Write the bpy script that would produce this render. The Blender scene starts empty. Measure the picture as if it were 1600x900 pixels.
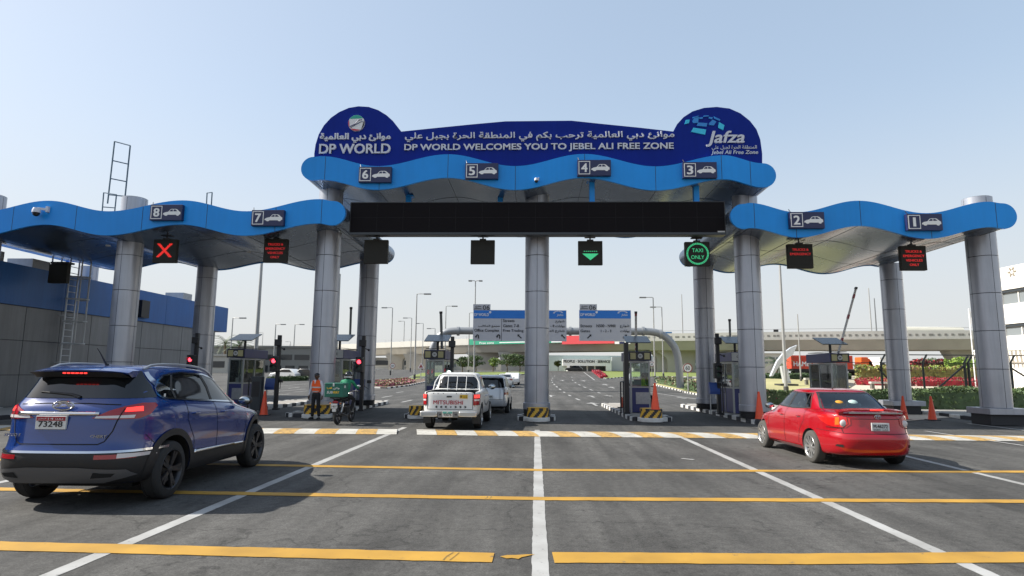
import bpy, bmesh, math, random
from mathutils import Vector, Matrix
from mathutils.bvhtree import BVHTree
random.seed(7)
R = math.radians
scene = bpy.context.scene
# ------------------------------------------------------------------ camera
EYE = 1.75; FPX = 960.0
PITCH, YAW, ROLL = R(7.82), R(2.28), R(0.5)
cam = bpy.data.objects.new('camera', bpy.data.cameras.new('camera'))
scene.collection.objects.link(cam)
cam.data.sensor_width = 36; cam.data.lens = 36 * FPX / 1600
cam.data.clip_end = 6000; cam.data.clip_start = 0.05
cam.matrix_world = (Matrix.Translation((0, 0, EYE)) @ Matrix.Rotation(YAW, 4, 'Z')
                    @ Matrix.Rotation(R(90) + PITCH, 4, 'X') @ Matrix.Rotation(ROLL, 4, 'Z'))
scene.camera = cam
scene.render.resolution_x = 1024; scene.render.resolution_y = 576
# ------------------------------------------------------------------ sky, sun, exposure
SUN_EL = R(40); SUN_DIR = Vector((-math.cos(SUN_EL), 0.03, math.sin(SUN_EL))).normalized()
w = bpy.data.worlds.new('World'); scene.world = w; w.use_nodes = True
nt = w.node_tree; nt.nodes.clear()
sky = nt.nodes.new('ShaderNodeTexSky'); sky.sky_type = 'NISHITA'; sky.sun_disc = False
sky.sun_elevation = SUN_EL; sky.sun_rotation = math.atan2(SUN_DIR.x, SUN_DIR.y)
sky.air_density = 1.0; sky.dust_density = 1.3; sky.ozone_density = 1.6
hs = nt.nodes.new('ShaderNodeHueSaturation'); hs.inputs['Saturation'].default_value = 1.22
hs.inputs['Value'].default_value = 1.04
bgn = nt.nodes.new('ShaderNodeBackground'); bgn.inputs['Strength'].default_value = 0.15
wo = nt.nodes.new('ShaderNodeOutputWorld')
gmn = nt.nodes.new('ShaderNodeGamma'); gmn.inputs[1].default_value = 0.42
nt.links.new(sky.outputs[0], gmn.inputs[0]); nt.links.new(gmn.outputs[0], hs.inputs['Color']); # ground haze: greyer and a little darker towards the horizon
wtc = nt.nodes.new('ShaderNodeTexCoord'); wsx = nt.nodes.new('ShaderNodeSeparateXYZ'); wmr = nt.nodes.new('ShaderNodeMapRange'); wmx = nt.nodes.new('ShaderNodeMix'); wmx.data_type = 'RGBA'
wmr.inputs['From Min'].default_value = 0.0; wmr.inputs['From Max'].default_value = 0.42; wmr.inputs['To Min'].default_value = 0.85; wmr.inputs['To Max'].default_value = 0.0; wmr.interpolation_type = 'SMOOTHSTEP'
nt.links.new(wtc.outputs['Generated'], wsx.inputs[0]); nt.links.new(wsx.outputs[2], wmr.inputs['Value']); nt.links.new(wmr.outputs[0], wmx.inputs[0])
nt.links.new(hs.outputs[0], wmx.inputs[6]); wmx.inputs[7].default_value = (1.58, 1.60, 1.62, 1)
nt.links.new(wmx.outputs[2], bgn.inputs['Color']); nt.links.new(bgn.outputs[0], wo.inputs[0])
sd = bpy.data.lights.new('sun', 'SUN'); sd.energy = 2.7; sd.angle = R(0.55); sd.color = (1, 0.95, 0.87)
so = bpy.data.objects.new('sun', sd); scene.collection.objects.link(so)
so.rotation_euler = SUN_DIR.to_track_quat('Z', 'Y').to_euler()
scene.view_settings.view_transform = 'Standard'; scene.view_settings.look = 'None'
scene.view_settings.exposure = 1.62; scene.view_settings.gamma = 1.0
scene.view_settings.use_curve_mapping = False

# ------------------------------------------------------------------ pixel of the photograph -> point of the world (survey helper)
def ray(x, y):
    u = (x - 800) / FPX; v = (450 - y) / FPX
    u2 = u * math.cos(ROLL) - v * math.sin(ROLL); v2 = v * math.cos(ROLL) + u * math.sin(ROLL)
    f = math.cos(PITCH) - v2 * math.sin(PITCH); up = math.sin(PITCH) + v2 * math.cos(PITCH)
    return Vector((u2 * math.cos(YAW) - f * math.sin(YAW), f * math.cos(YAW) + u2 * math.sin(YAW), up))
def at(x, y, Y):
    d = ray(x, y); q = d * (Y / d.y); q.z += EYE; return q
def gnd(x, y, z=0.0):
    d = ray(x, y); q = d * ((z - EYE) / d.z); q.z = z; return q

# ------------------------------------------------------------------ materials
MATS = {}
def mat(name, col, rough=0.6, metal=0.0, var=0.0, scale=3.0, bump=0.0, bscale=40.0, coat=0.0, emit=None, es=1.0, spec=0.5, dirt=None, streak=0.0):
    if name in MATS: return MATS[name]
    m = bpy.data.materials.new(name); m.use_nodes = True; t = m.node_tree; b = t.nodes['Principled BSDF']
    b.inputs['Base Color'].default_value = (*col, 1); b.inputs['Roughness'].default_value = rough
    b.inputs['Metallic'].default_value = metal; b.inputs['Coat Weight'].default_value = coat
    b.inputs['Specular IOR Level'].default_value = spec
    b.inputs['Coat Roughness'].default_value = 0.04
    m.diffuse_color = (*col, 1)
    if emit: b.inputs['Emission Color'].default_value = (*emit, 1); b.inputs['Emission Strength'].default_value = es
    if var or bump or dirt:
        tc = t.nodes.new('ShaderNodeTexCoord')
    if var:
        n = t.nodes.new('ShaderNodeTexNoise'); n.inputs['Scale'].default_value = scale; n.inputs['Detail'].default_value = 6
        t.links.new(tc.outputs['Object'], n.inputs['Vector'])
        r = t.nodes.new('ShaderNodeValToRGB'); r.color_ramp.elements[0].position = 0.3; r.color_ramp.elements[1].position = 0.7
        a = dirt or tuple(max(0, c * (1 - var)) for c in col); c2 = tuple(min(1, c * (1 + var)) for c in col)
        r.color_ramp.elements[0].color = (*a, 1); r.color_ramp.elements[1].color = (*c2, 1)
        t.links.new(n.outputs['Fac'], r.inputs[0]); t.links.new(r.outputs[0], b.inputs['Base Color'])
        if streak:     # faint rain streaks and dust running down
            mp = t.nodes.new('ShaderNodeMapping'); mp.inputs['Scale'].default_value = (5, 5, .35); t.links.new(tc.outputs['Object'], mp.inputs[0])
            n3 = t.nodes.new('ShaderNodeTexNoise'); n3.inputs['Scale'].default_value = 1.0; n3.inputs['Detail'].default_value = 7; n3.inputs['Roughness'].default_value = .7; t.links.new(mp.outputs[0], n3.inputs['Vector'])
            r3 = t.nodes.new('ShaderNodeValToRGB'); r3.color_ramp.elements[0].position = .36; r3.color_ramp.elements[1].position = .66; r3.color_ramp.elements[0].color = ((1-streak),)*3 + (1,); r3.color_ramp.elements[1].color = (1, 1, 1, 1); t.links.new(n3.outputs['Fac'], r3.inputs[0])
            mx3 = t.nodes.new('ShaderNodeMix'); mx3.data_type = 'RGBA'; mx3.blend_type = 'MULTIPLY'; mx3.inputs[0].default_value = 1; t.links.new(r.outputs[0], mx3.inputs[6]); t.links.new(r3.outputs[0], mx3.inputs[7]); t.links.new(mx3.outputs[2], b.inputs['Base Color'])
        mr = t.nodes.new('ShaderNodeMapRange'); mr.inputs['To Min'].default_value = max(0.02, rough - 0.08); mr.inputs['To Max'].default_value = min(1, rough + 0.08)
        t.links.new(n.outputs['Fac'], mr.inputs['Value']); t.links.new(mr.outputs[0], b.inputs['Roughness'])
    if bump:
        n2 = t.nodes.new('ShaderNodeTexNoise'); n2.inputs['Scale'].default_value = bscale; n2.inputs['Detail'].default_value = 4
        t.links.new(tc.outputs['Object'], n2.inputs['Vector'])
        bp = t.nodes.new('ShaderNodeBump'); bp.inputs['Strength'].default_value = bump; bp.inputs['Distance'].default_value = 0.02
        t.links.new(n2.outputs['Fac'], bp.inputs['Height']); t.links.new(bp.outputs[0], b.inputs['Normal'])
    MATS[name] = m; return m
def glassmat(name, tint=(0.5, 0.55, 0.55), gloss=0.12, rough=0.02):
    if name in MATS: return MATS[name]
    m = bpy.data.materials.new(name); m.use_nodes = True; t = m.node_tree; t.nodes.clear()
    o = t.nodes.new('ShaderNodeOutputMaterial'); mx = t.nodes.new('ShaderNodeMixShader')
    tr = t.nodes.new('ShaderNodeBsdfTransparent'); tr.inputs[0].default_value = (*tint, 1)
    g = t.nodes.new('ShaderNodeBsdfGlossy'); g.inputs[0].default_value = (0.9, 0.95, 1, 1); g.inputs['Roughness'].default_value = rough
    lw = t.nodes.new('ShaderNodeFresnel'); lw.inputs['IOR'].default_value = 1.5
    ad = t.nodes.new('ShaderNodeMath'); ad.operation = 'ADD'; ad.inputs[1].default_value = gloss; ad.use_clamp = True
    t.links.new(lw.outputs[0], ad.inputs[0]); t.links.new(ad.outputs[0], mx.inputs[0])
    t.links.new(tr.outputs[0], mx.inputs[1]); t.links.new(g.outputs[0], mx.inputs[2]); t.links.new(mx.outputs[0], o.inputs[0])
    MATS[name] = m; return m

blue_panel = mat('blue_panel', (0.011, 0.27, 0.74), 0.36, 0.0, 0.10, 0.35, 0.05, 1.2, spec=0.3, streak=0.06)
navy_panel = mat('navy_panel', (0.006, 0.022, 0.225), 0.5, 0.0, 0.07, 0.5, spec=0.10, streak=0.08)
soffit_m = mat('soffit_metal', (0.15, 0.205, 0.285), 0.26, 0.72, 0.10, 0.5, 0.05, 1.2)
alu = mat('alu_cladding', (0.41, 0.425, 0.47), 0.38, 0.5, 0.07, 1.0, 0.03, 2.0, streak=0.16)
seam_m = mat('seam', (0.03, 0.035, 0.04), 0.8)
black = mat('black_plastic', (0.012, 0.012, 0.014), 0.45)
ledblack = mat('led_black', (0.006, 0.0045, 0.0055), 0.6, spec=0.12)
lanebox = mat('lane_board', (0.020, 0.019, 0.015), 0.6, spec=0.25)
letter = mat('letter_white', (0.58, 0.60, 0.66), 0.5)
white = mat('white_paint', (0.78, 0.78, 0.76), 0.5)
sign_navy = mat('sign_navy', (0.014, 0.018, 0.075), 0.4)
steel = mat('steel', (0.42, 0.44, 0.45), 0.35, 0.8)
galv = mat('galvanised', (0.36, 0.37, 0.38), 0.5, 0.5, 0.1, 5)
conc = mat('concrete', (0.42, 0.40, 0.36), 0.85, 0, 0.12, 1.5, 0.1, 20)
red_led = mat('red_led', (0.3, 0.01, 0.01), 0.5, emit=(1, 0.03, 0.02), es=0.27)
dimred_led = mat('dim_red_led', (0.2, 0.01, 0.01), 0.5, emit=(1, 0.02, 0.02), es=0.12)
green_led = mat('green_led', (0.03, 0.3, 0.15), 0.5, emit=(0.06, 0.70, 0.28), es=0.19)

# ------------------------------------------------------------------ mesh builder
COL = scene.collection
def tag(o, label=None, cat=None, group=None, kind=None):
    if label: o['label'] = label
    if cat: o['category'] = cat
    if group: o['group'] = group
    if kind: o['kind'] = kind
    return o
def thing(name, loc, label, cat, group=None, rz=0.0):
    o = bpy.data.objects.new(name, None); COL.objects.link(o)
    o.location = loc; o.rotation_euler = (0, 0, rz); o.empty_display_size = 0.3
    tag(o, label, cat, group); return o
class MB:
    def __init__(s): s.bm = bmesh.new(); s.mi = 0
    def vf(s, vs, fs, mi=None):
        v = [s.bm.verts.new(p) for p in vs]
        for f in fs:
            try:
                q = s.bm.faces.new([v[i] for i in f]); q.material_index = s.mi if mi is None else mi
            except ValueError: pass
        return v
    def box(s, x0, x1, y0, y1, z0, z1, mi=None):
        s.vf([(x0,y0,z0),(x1,y0,z0),(x1,y1,z0),(x0,y1,z0),(x0,y0,z1),(x1,y0,z1),(x1,y1,z1),(x0,y1,z1)],
             [(0,3,2,1),(4,5,6,7),(0,1,5,4),(1,2,6,5),(2,3,7,6),(3,0,4,7)], mi); return s
    def obox(s, c, ax, ay, az, mi=None):   # oriented box: centre and three half axes
        c = Vector(c); ax, ay, az = Vector(ax), Vector(ay), Vector(az); vs = []
        for k in (-1, 1):
            for a, b in ((-1,-1),(1,-1),(1,1),(-1,1)): vs.append(c + a*ax + b*ay + k*az)
        s.vf(vs, [(0,3,2,1),(4,5,6,7),(0,1,5,4),(1,2,6,5),(2,3,7,6),(3,0,4,7)], mi); return s
    def bar(s, p0, p1, w, h=None, up=(0,0,1), mi=None):
        p0, p1 = Vector(p0), Vector(p1); d = (p1 - p0); L = d.length; d.normalize(); u = Vector(up)
        if abs(d.dot(u)) > 0.98: u = Vector((0, 1, 0))
        sx = d.cross(u).normalized(); sz = sx.cross(d).normalized(); h = h or w
        return s.obox((p0 + p1) / 2, sx * w / 2, d * L / 2, sz * h / 2, mi)
    def tube(s, pts, r, n=10, mi=None, cap=True):
        pts = [Vector(p) for p in pts]; rs = r if isinstance(r, (list, tuple)) else [r] * len(pts); rings = []
        prev = None
        for i, p in enumerate(pts):
            d = (pts[min(i+1, len(pts)-1)] - pts[max(i-1, 0)]).normalized()
            if prev is None:
                u = Vector((0,0,1)) if abs(d.z) < 0.9 else Vector((0,1,0)); a = d.cross(u).normalized()
            else: a = (prev - d * prev.dot(d)).normalized()
            prev = a; b = d.cross(a)
            rings.append([s.bm.verts.new(p + (a*math.cos(2*math.pi*k/n) + b*math.sin(2*math.pi*k/n)) * rs[i]) for k in range(n)])
        m = s.mi if mi is None else mi
        for i in range(len(rings)-1):
            for k in range(n):
                f = s.bm.faces.new((rings[i][k], rings[i][(k+1)%n], rings[i+1][(k+1)%n], rings[i+1][k])); f.material_index = m
        if cap:
            for rg in (rings[0][::-1], rings[-1]):
                f = s.bm.faces.new(rg); f.material_index = m
        return s
    def lathe(s, prof, c=(0,0,0), axis='Z', n=24, mi=None, a0=0, a1=2*math.pi):  # prof: (radius, height)
        c = Vector(c); rings = []; full = abs(a1-a0-2*math.pi) < 1e-6; m = s.mi if mi is None else mi
        N = n if full else n + 1
        for r, h in prof:
            rg = []
            for k in range(N):
                t = a0 + (a1-a0)*k/n; x, y = r*math.cos(t), r*math.sin(t)
                v = (x, y, h) if axis == 'Z' else ((h, x, y) if axis == 'X' else (x, h, y))
                rg.append(s.bm.verts.new(c + Vector(v)))
            rings.append(rg)
        for i in range(len(rings)-1):
            for k in range(N if full else N-1):
                try:
                    f = s.bm.faces.new((rings[i][k], rings[i][(k+1)%N], rings[i+1][(k+1)%N], rings[i+1][k])); f.material_index = m
                except ValueError: pass
        return s
    def prism(s, poly, y0, y1, mi=None, axis='Y'):   # poly of (x,z) swept along y (or (y,z) along x, (x,y) along z)
        n = len(poly)
        def v(p, t): return (p[0], t, p[1]) if axis == 'Y' else ((t, p[0], p[1]) if axis == 'X' else (p[0], p[1], t))
        s.vf([v(p, y0) for p in poly] + [v(p, y1) for p in poly],
             [tuple(range(n)), tuple(range(2*n-1, n-1, -1))] + [(i, i+n, (i+1)%n+n, (i+1)%n) for i in range(n)], mi); return s
    def sphere(s, c, r, sc=(1,1,1), u=12, v=8, mi=None):
        m = Matrix.Translation(c) @ Matrix.Diagonal((*sc, 1))
        q = bmesh.ops.create_uvsphere(s.bm, u_segments=u, v_segments=v, radius=r, matrix=m)
        for f in {f for vv in q['verts'] for f in vv.link_faces}: f.material_index = s.mi if mi is None else mi
        return s
    def build(s, name, mats, parent=None, smooth=False, bevel=0, local=False, sub=0, bseg=2, tri=False):
        bm = s.bm
        bmesh.ops.recalc_face_normals(bm, faces=bm.faces)
        me = bpy.data.meshes.new(name)
        if parent is not None and not local:
            bmesh.ops.transform(bm, matrix=(Matrix.Translation(parent.location) @ parent.rotation_euler.to_matrix().to_4x4()).inverted(), verts=bm.verts)
        bm.to_mesh(me); bm.free()
        for m in (mats if isinstance(mats, (list, tuple)) else [mats]): me.materials.append(m)
        o = bpy.data.objects.new(name, me); COL.objects.link(o)
        if parent is not None: o.parent = parent
        if smooth:
            me.polygons.foreach_set('use_smooth', [True]*len(me.polygons))
            if smooth != 'all':
                me.set_sharp_from_angle(angle=R(38))
        if bevel:
            b = o.modifiers.new('bevel', 'BEVEL'); b.width = bevel; b.segments = bseg; b.limit_method = 'ANGLE'; b.angle_limit = R(40)
        if sub:
            q = o.modifiers.new('sub', 'SUBSURF'); q.levels = sub; q.render_levels = sub
        return o
def copy_tree(o, parent=None):
    c = o.copy(); COL.objects.link(c)
    if parent is not None: c.parent = parent; c.matrix_parent_inverse = o.matrix_parent_inverse
    for ch in [x for x in COL.objects if x.parent == o]: copy_tree(ch, c)
    return c

# ------------------------------------------------------------------ writing
AR = {'ا':(0xFE8D,2),'أ':(0xFE83,2),'ئ':(0xFE89,4),'ب':(0xFE8F,4),'ة':(0xFE93,2),'ت':(0xFE95,4),'ث':(0xFE99,4),'ج':(0xFE9D,4),'ح':(0xFEA1,4),'خ':(0xFEA5,4),
'د':(0xFEA9,2),'ذ':(0xFEAB,2),'ر':(0xFEAD,2),'ز':(0xFEAF,2),'س':(0xFEB1,4),'ش':(0xFEB5,4),'ص':(0xFEB9,4),'ض':(0xFEBD,4),'ط':(0xFEC1,4),'ظ':(0xFEC5,4),'ع':(0xFEC9,4),
'غ':(0xFECD,4),'ف':(0xFED1,4),'ق':(0xFED5,4),'ك':(0xFED9,4),'ل':(0xFEDD,4),'م':(0xFEE1,4),'ن':(0xFEE5,4),'ه':(0xFEE9,4),'و':(0xFEED,2),'ى':(0xFEEF,2),'ي':(0xFEF1,4)}
def arabic(s):
    out = []
    for i, c in enumerate(s):
        if c not in AR: out.append(c); continue
        b, n = AR[c]
        pj = i > 0 and s[i-1] in AR and AR[s[i-1]][1] == 4
        nj = i+1 < len(s) and s[i+1] in AR and n == 4
        out.append(chr(b + (3 if pj and nj and n == 4 else 1 if pj else 2 if nj else 0)))
    return ''.join(out[::-1])
TXT = {}
def text_mesh(s, bold=0.0, depth=0.0, shear=0.0, res=3):
    k = (s, bold, shear, res)
    if k not in TXT:
        cu = bpy.data.curves.new('txt', 'FONT'); cu.body = s; cu.offset = bold; cu.shear = shear; cu.resolution_u = res; cu.extrude = 0.5
        o = bpy.data.objects.new('txt', cu); COL.objects.link(o)
        bpy.context.view_layer.update()
        me = bpy.data.meshes.new_from_object(o.evaluated_get(bpy.context.evaluated_depsgraph_get()))
        bpy.data.objects.remove(o); TXT[k] = me
    return TXT[k]
def text(mb, s, x0, x1, z0, z1, y, depth=0.02, bold=0.0, shear=0.0, ar=False, mi=None, M=None, res=3):
    """writes s to fill the box x0..x1, z0..z1 on the plane y, facing -y (M maps that to elsewhere)"""
    if ar: s = arabic(s)
    me = text_mesh(s, 0.0, shear=shear, res=res); co = [v.co for v in me.vertices]
    if not co: return
    if bold > 0.004:     # bold: three copies a stroke's breadth apart, each a hair prouder
        zh = z1-z0; dx = bold*zh*1.1; dz = bold*zh*.6
        for k, (ox, oz) in enumerate(((-dx, -dz), (dx, dz), (dx, -dz), (-dx, dz))): text(mb, s if not ar else s, x0+dx+ox, x1-dx+ox, z0+dz+oz, z1-dz+oz, y, depth*(1+.02*k)+.0004*k, 0.0, shear, False, mi, M, res)
        return
    a, b = min(c.x for c in co), max(c.x for c in co); c0, c1 = min(c.y for c in co), max(c.y for c in co)
    sx = (x1-x0)/(b-a); sz = (z1-z0)/(c1-c0); vs = []
    for c in co:
        p = Vector((x0+(c.x-a)*sx, y - (c.z+0.5)*depth, z0+(c.y-c0)*sz))
        vs.append(M @ p if M else p)
    mb.vf(vs, [tuple(p.vertices) for p in me.polygons], mi)
# ================================================================== ground, road, markings
def TZ(Y):
    return 0.0 if Y < 60 else (0.022*(Y-60) if Y < 160 else 2.2)
def gt(px, py, dz=0.0):      # pixel -> point on the terrain (road rises gently beyond the gate)
    d = ray(px, py); Y = 3.0
    while Y < 400:
        z = EYE + d.z*Y/d.y
        if z <= TZ(Y) + dz: break
        Y += 0.05 if Y < 60 else 0.2
    return Vector((d.x*Y/d.y, Y, TZ(Y)+dz))
def sheet(name, poly, dz, mt, kind='structure', label=None, parent=None):
    bm = bmesh.new(); vs = [bm.verts.new((p[0], p[1], 0)) for p in poly]; bm.faces.new(vs)
    for yy in (60, 160):
        bmesh.ops.bisect_plane(bm, geom=bm.verts[:]+bm.edges[:]+bm.faces[:], plane_co=(0, yy, 0), plane_no=(0, 1, 0))
    bmesh.ops.triangulate(bm, faces=bm.faces[:])
    for v in bm.verts: v.co.z = TZ(v.co.y) + dz
    for f in bm.faces:
        f.normal_update()
        if f.normal.z < 0: f.normal_flip()
    me = bpy.data.meshes.new(name); bm.to_mesh(me); bm.free(); me.materials.append(mt)
    o = bpy.data.objects.new(name, me); COL.objects.link(o)
    if kind: o['kind'] = kind
    return o
# asphalt: worn grey with aggregate grain, polished wheel paths, patches and cracks
def asphalt(name, base):
    m = bpy.data.materials.new(name); m.use_nodes = True; t = m.node_tree; b = t.nodes['Principled BSDF']; L = t.links.new
    N = t.nodes.new; tc = N('ShaderNodeTexCoord')
    def noise(s, d=6, r=.6, vec=None, sc=None):
        n = N('ShaderNodeTexNoise'); n.inputs['Scale'].default_value = s; n.inputs['Detail'].default_value = d; n.inputs['Roughness'].default_value = r
        if sc:
            mp = N('ShaderNodeMapping'); mp.inputs['Scale'].default_value = sc; L(tc.outputs['Object'], mp.inputs[0]); L(mp.outputs[0], n.inputs['Vector'])
        else: L(tc.outputs['Object'], n.inputs['Vector'])
        return n.outputs['Fac']
    def ramp(x, a, c, ca, cb):
        r = N('ShaderNodeValToRGB'); r.color_ramp.elements[0].position = a; r.color_ramp.elements[1].position = c
        r.color_ramp.elements[0].color = (*ca, 1); r.color_ramp.elements[1].color = (*cb, 1); L(x, r.inputs[0]); return r.outputs[0]
    def mix(kind, f, a, c):
        x = N('ShaderNodeMix'); x.data_type = 'RGBA'; x.blend_type = kind
        if isinstance(f, float): x.inputs[0].default_value = f
        else: L(f, x.inputs[0])
        L(a, x.inputs[6])
        if isinstance(c, tuple): x.inputs[7].default_value = (*c, 1)
        else: L(c, x.inputs[7])
        return x.outputs[2]
    g = base
    c = ramp(noise(.35, 8, .65), .35, .68, tuple(v*.72 for v in g), tuple(v*1.26 for v in g))
    c = mix('MULTIPLY', 1.0, c, ramp(noise(48, 4, .85), .34, .68, (.52,)*3, (1.55,)*3))                  # stones
    c = mix('MULTIPLY', 1.0, c, ramp(noise(9, 8, .8), .36, .64, (.68,)*3, (1.24,)*3))
    c = mix('MULTIPLY', 1.0, c, ramp(noise(1.0, 5, .6, sc=(1.7, .10, 1)), .32, .66, (.66,)*3, (1.22,)*3))       # long streaks with the traffic
    dark = ramp(noise(1.0, 6, .7, sc=(1.3, .35, 1)), .56, .70, (1, 1, 1), (.55, .55, .53)); c = mix('MULTIPLY', .8, c, dark)  # oil stains
    pit = ramp(noise(7, 6, .85, sc=(1.0, .7, 1)), .385, .43, (0, 0, 0), (1, 1, 1))
    zone = ramp(noise(.45, 3, .5, sc=(.9, .35, 1)), .44, .56, (0, 0, 0), (1, 1, 1))
    pm = N('ShaderNodeMath'); pm.operation = 'MAXIMUM'; iv = N('ShaderNodeMath'); iv.operation = 'SUBTRACT'; iv.inputs[0].default_value = 1; L(zone, iv.inputs[1]); L(pit, pm.inputs[0]); L(iv.outputs[0], pm.inputs[1])
    pc = N('ShaderNodeMix'); pc.data_type = 'RGBA'; L(pm.outputs[0], pc.inputs[0]); pc.inputs[6].default_value = (.42, .42, .40, 1); pc.inputs[7].default_value = (1, 1, 1, 1)
    c = mix('MULTIPLY', 1.0, c, pc.outputs[2])
    # wheel paths: two smoother paler tracks and an oil line in each 4.1 m lane
    sp = N('ShaderNodeSeparateXYZ'); L(tc.outputs['Object'], sp.inputs[0])
    wv = N('ShaderNodeMath'); wv.operation = 'MULTIPLY_ADD'; wv.inputs[1].default_value = 2*math.pi/4.1; wv.inputs[2].default_value = math.pi; L(sp.outputs[0], wv.inputs[0])
    cs = N('ShaderNodeMath'); cs.operation = 'COSINE'; L(wv.outputs[0], cs.inputs[0])
    ns = noise(.9, 5, .7, sc=(1, .25, 1)); ad = N('ShaderNodeMath'); ad.operation = 'MULTIPLY_ADD'; ad.inputs[1].default_value = 1.9; L(ns, ad.inputs[0]); L(cs.outputs[0], ad.inputs[2])
    c = mix('MULTIPLY', 1.0, c, ramp(ad.outputs[0], 1.35, 1.95, (1.07,)*3, (.66, .66, .65)))
    # cracks and sealed joints
    vo = N('ShaderNodeTexVoronoi'); vo.feature = 'DISTANCE_TO_EDGE'; vo.inputs['Scale'].default_value = .23
    wn = N('ShaderNodeTexNoise'); wn.inputs['Scale'].default_value = 1.4; wn.inputs['Detail'].default_value = 8; L(tc.outputs['Object'], wn.inputs['Vector'])
    wm = N('ShaderNodeMix'); wm.data_type = 'RGBA'; wm.blend_type = 'LINEAR_LIGHT'; wm.inputs[0].default_value = .9; L(tc.outputs['Object'], wm.inputs[6]); L(wn.outputs['Color'], wm.inputs[7]); L(wm.outputs[2], vo.inputs['Vector'])
    ck = ramp(vo.outputs['Distance'], 0.0025, .0055, (.45, .45, .45), (1, 1, 1)); c = mix('MULTIPLY', .8, c, ck)
    spk = ramp(noise(160, 2, .5), .70, .76, (0, 0, 0), (1, 1, 1)); c = mix('MIX', spk, c, (.26, .255, .24))  # pale chips
    L(c, b.inputs['Base Color']); b.inputs['Roughness'].default_value = .86; b.inputs['Specular IOR Level'].default_value = .35
    bp = N('ShaderNodeBump'); bp.inputs['Strength'].default_value = .55; bp.inputs['Distance'].default_value = .012
    L(noise(75, 4, .8), bp.inputs['Height']); L(bp.outputs[0], b.inputs['Normal'])
    MATS[name] = m; return m
def worn_paint(name, col, under=(.07, .07, .068), amount=.5, edge=.42):
    m = bpy.data.materials.new(name); m.use_nodes = True; t = m.node_tree; b = t.nodes['Principled BSDF']; L = t.links.new; N = t.nodes.new
    tc = N('ShaderNodeTexCoord'); n = N('ShaderNodeTexNoise'); n.inputs['Scale'].default_value = 9; n.inputs['Detail'].default_value = 9; n.inputs['Roughness'].default_value = .75
    L(tc.outputs['Object'], n.inputs['Vector'])
    r = N('ShaderNodeValToRGB'); r.color_ramp.elements[0].position = edge-.09; r.color_ramp.elements[1].position = edge
    r.color_ramp.elements[0].color = (*[u*amount+c*(1-amount) for u, c in zip(under, col)], 1); r.color_ramp.elements[1].color = (*col, 1); L(n.outputs['Fac'], r.inputs[0])
    n2 = N('ShaderNodeTexNoise'); n2.inputs['Scale'].default_value = 1.6; n2.inputs['Detail'].default_value = 5; L(tc.outputs['Object'], n2.inputs['Vector'])
    r2 = N('ShaderNodeValToRGB'); r2.color_ramp.elements[0].position = .3; r2.color_ramp.elements[1].position = .7; r2.color_ramp.elements[0].color = (.72, .71, .69, 1); r2.color_ramp.elements[1].color = (1.06,)*3+(1,); L(n2.outputs['Fac'], r2.inputs[0])
    x = N('ShaderNodeMix'); x.data_type = 'RGBA'; x.blend_type = 'MULTIPLY'; x.inputs[0].default_value = 1; L(r.outputs[0], x.inputs[6]); L(r2.outputs[0], x.inputs[7]); L(x.outputs[2], b.inputs['Base Color'])
    b.inputs['Roughness'].default_value = .7
    MATS[name] = m; return m
asph = asphalt('asphalt', (.070, .068, .0635))
ypaint = worn_paint('yellow_paint', (.43, .24, .03), amount=.8, edge=.40); wpaint = worn_paint('white_road_paint', (.36, .36, .35), amount=.75, edge=.42); hump_w = worn_paint('hump_white', (.48,.47,.43), edge=.45, amount=.6); hump_y = worn_paint('hump_yellow', (.50,.31,.09), edge=.50, amount=.7)
sand = mat('sandy_ground', (.36, .32, .25), .95, 0, .14, .05, .15, 3)
m = MB(); xs = [-3000, -300, -120, 0, 120, 300, 3000]; ys = [-300, 0, 60, 160, 400, 4500]
for i in range(len(xs)-1):
    for j in range(len(ys)-1):
        m.vf([(xs[i], ys[j], TZ(ys[j])-.012), (xs[i+1], ys[j], TZ(ys[j])-.012), (xs[i+1], ys[j+1], TZ(ys[j+1])-.012), (xs[i], ys[j+1], TZ(ys[j+1])-.012)], [(0, 1, 2, 3)])
g = m.build('ground', sand); tag(g, kind='structure')
sheet('road', [(-90, -40), (34, -40), (34, 60), (45, 90), (60, 175), (-150, 175), (-140, 60)], 0, asph)

def strip_mesh(mb, pts, w0, dz, rnd=None, jitter=0.0, n=None, cut0=0, cut1=0):
    """paint strip along pts (x,y) with slightly ragged edges"""
    seg = []
    for a, b in zip(pts, pts[1:]):
        L = math.hypot(b[0]-a[0], b[1]-a[1]); k = max(1, int(L/(.12 if jitter else 2.0)))
        for i in range(k): seg.append((a[0]+(b[0]-a[0])*i/k, a[1]+(b[1]-a[1])*i/k))
    seg.append(pts[-1]); Ls, Rs = [], []
    for i, p in enumerate(seg):
        a, b = seg[max(i-1, 0)], seg[min(i+1, len(seg)-1)]; dx, dy = b[0]-a[0], b[1]-a[1]; l = math.hypot(dx, dy) or 1; nx, ny = -dy/l, dx/l
        j0, j1 = ((rnd.uniform(-1, 1)*jitter, rnd.uniform(-1, 1)*jitter) if jitter else (0, 0))
        Ls.append((p[0]+nx*(w0/2+j0), p[1]+ny*(w0/2+j0), TZ(p[1])+dz)); Rs.append((p[0]-nx*(w0/2+j1), p[1]-ny*(w0/2+j1), TZ(p[1])+dz))
    k = len(seg); mb.vf(Ls + Rs, [(i, i+k, i+k+1, i+1) for i in range(k-1)])
rnd = random.Random(5)
m = MB()
for pts in ([(-4.14, -3), (-4.13, 19.65)], [(.045, -3), (.045, 19.35)], [(4.02, -3), (4.06, 17.9)]): strip_mesh(m, pts, .155, .0035, rnd, .005)
pr = [gnd(1408, 711), gnd(1600, 757)]; strip_mesh(m, [(p.x, p.y) for p in pr] + [(gnd(1600, 757).x+.02, -2)], .14, .0035, rnd, .005)
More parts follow.
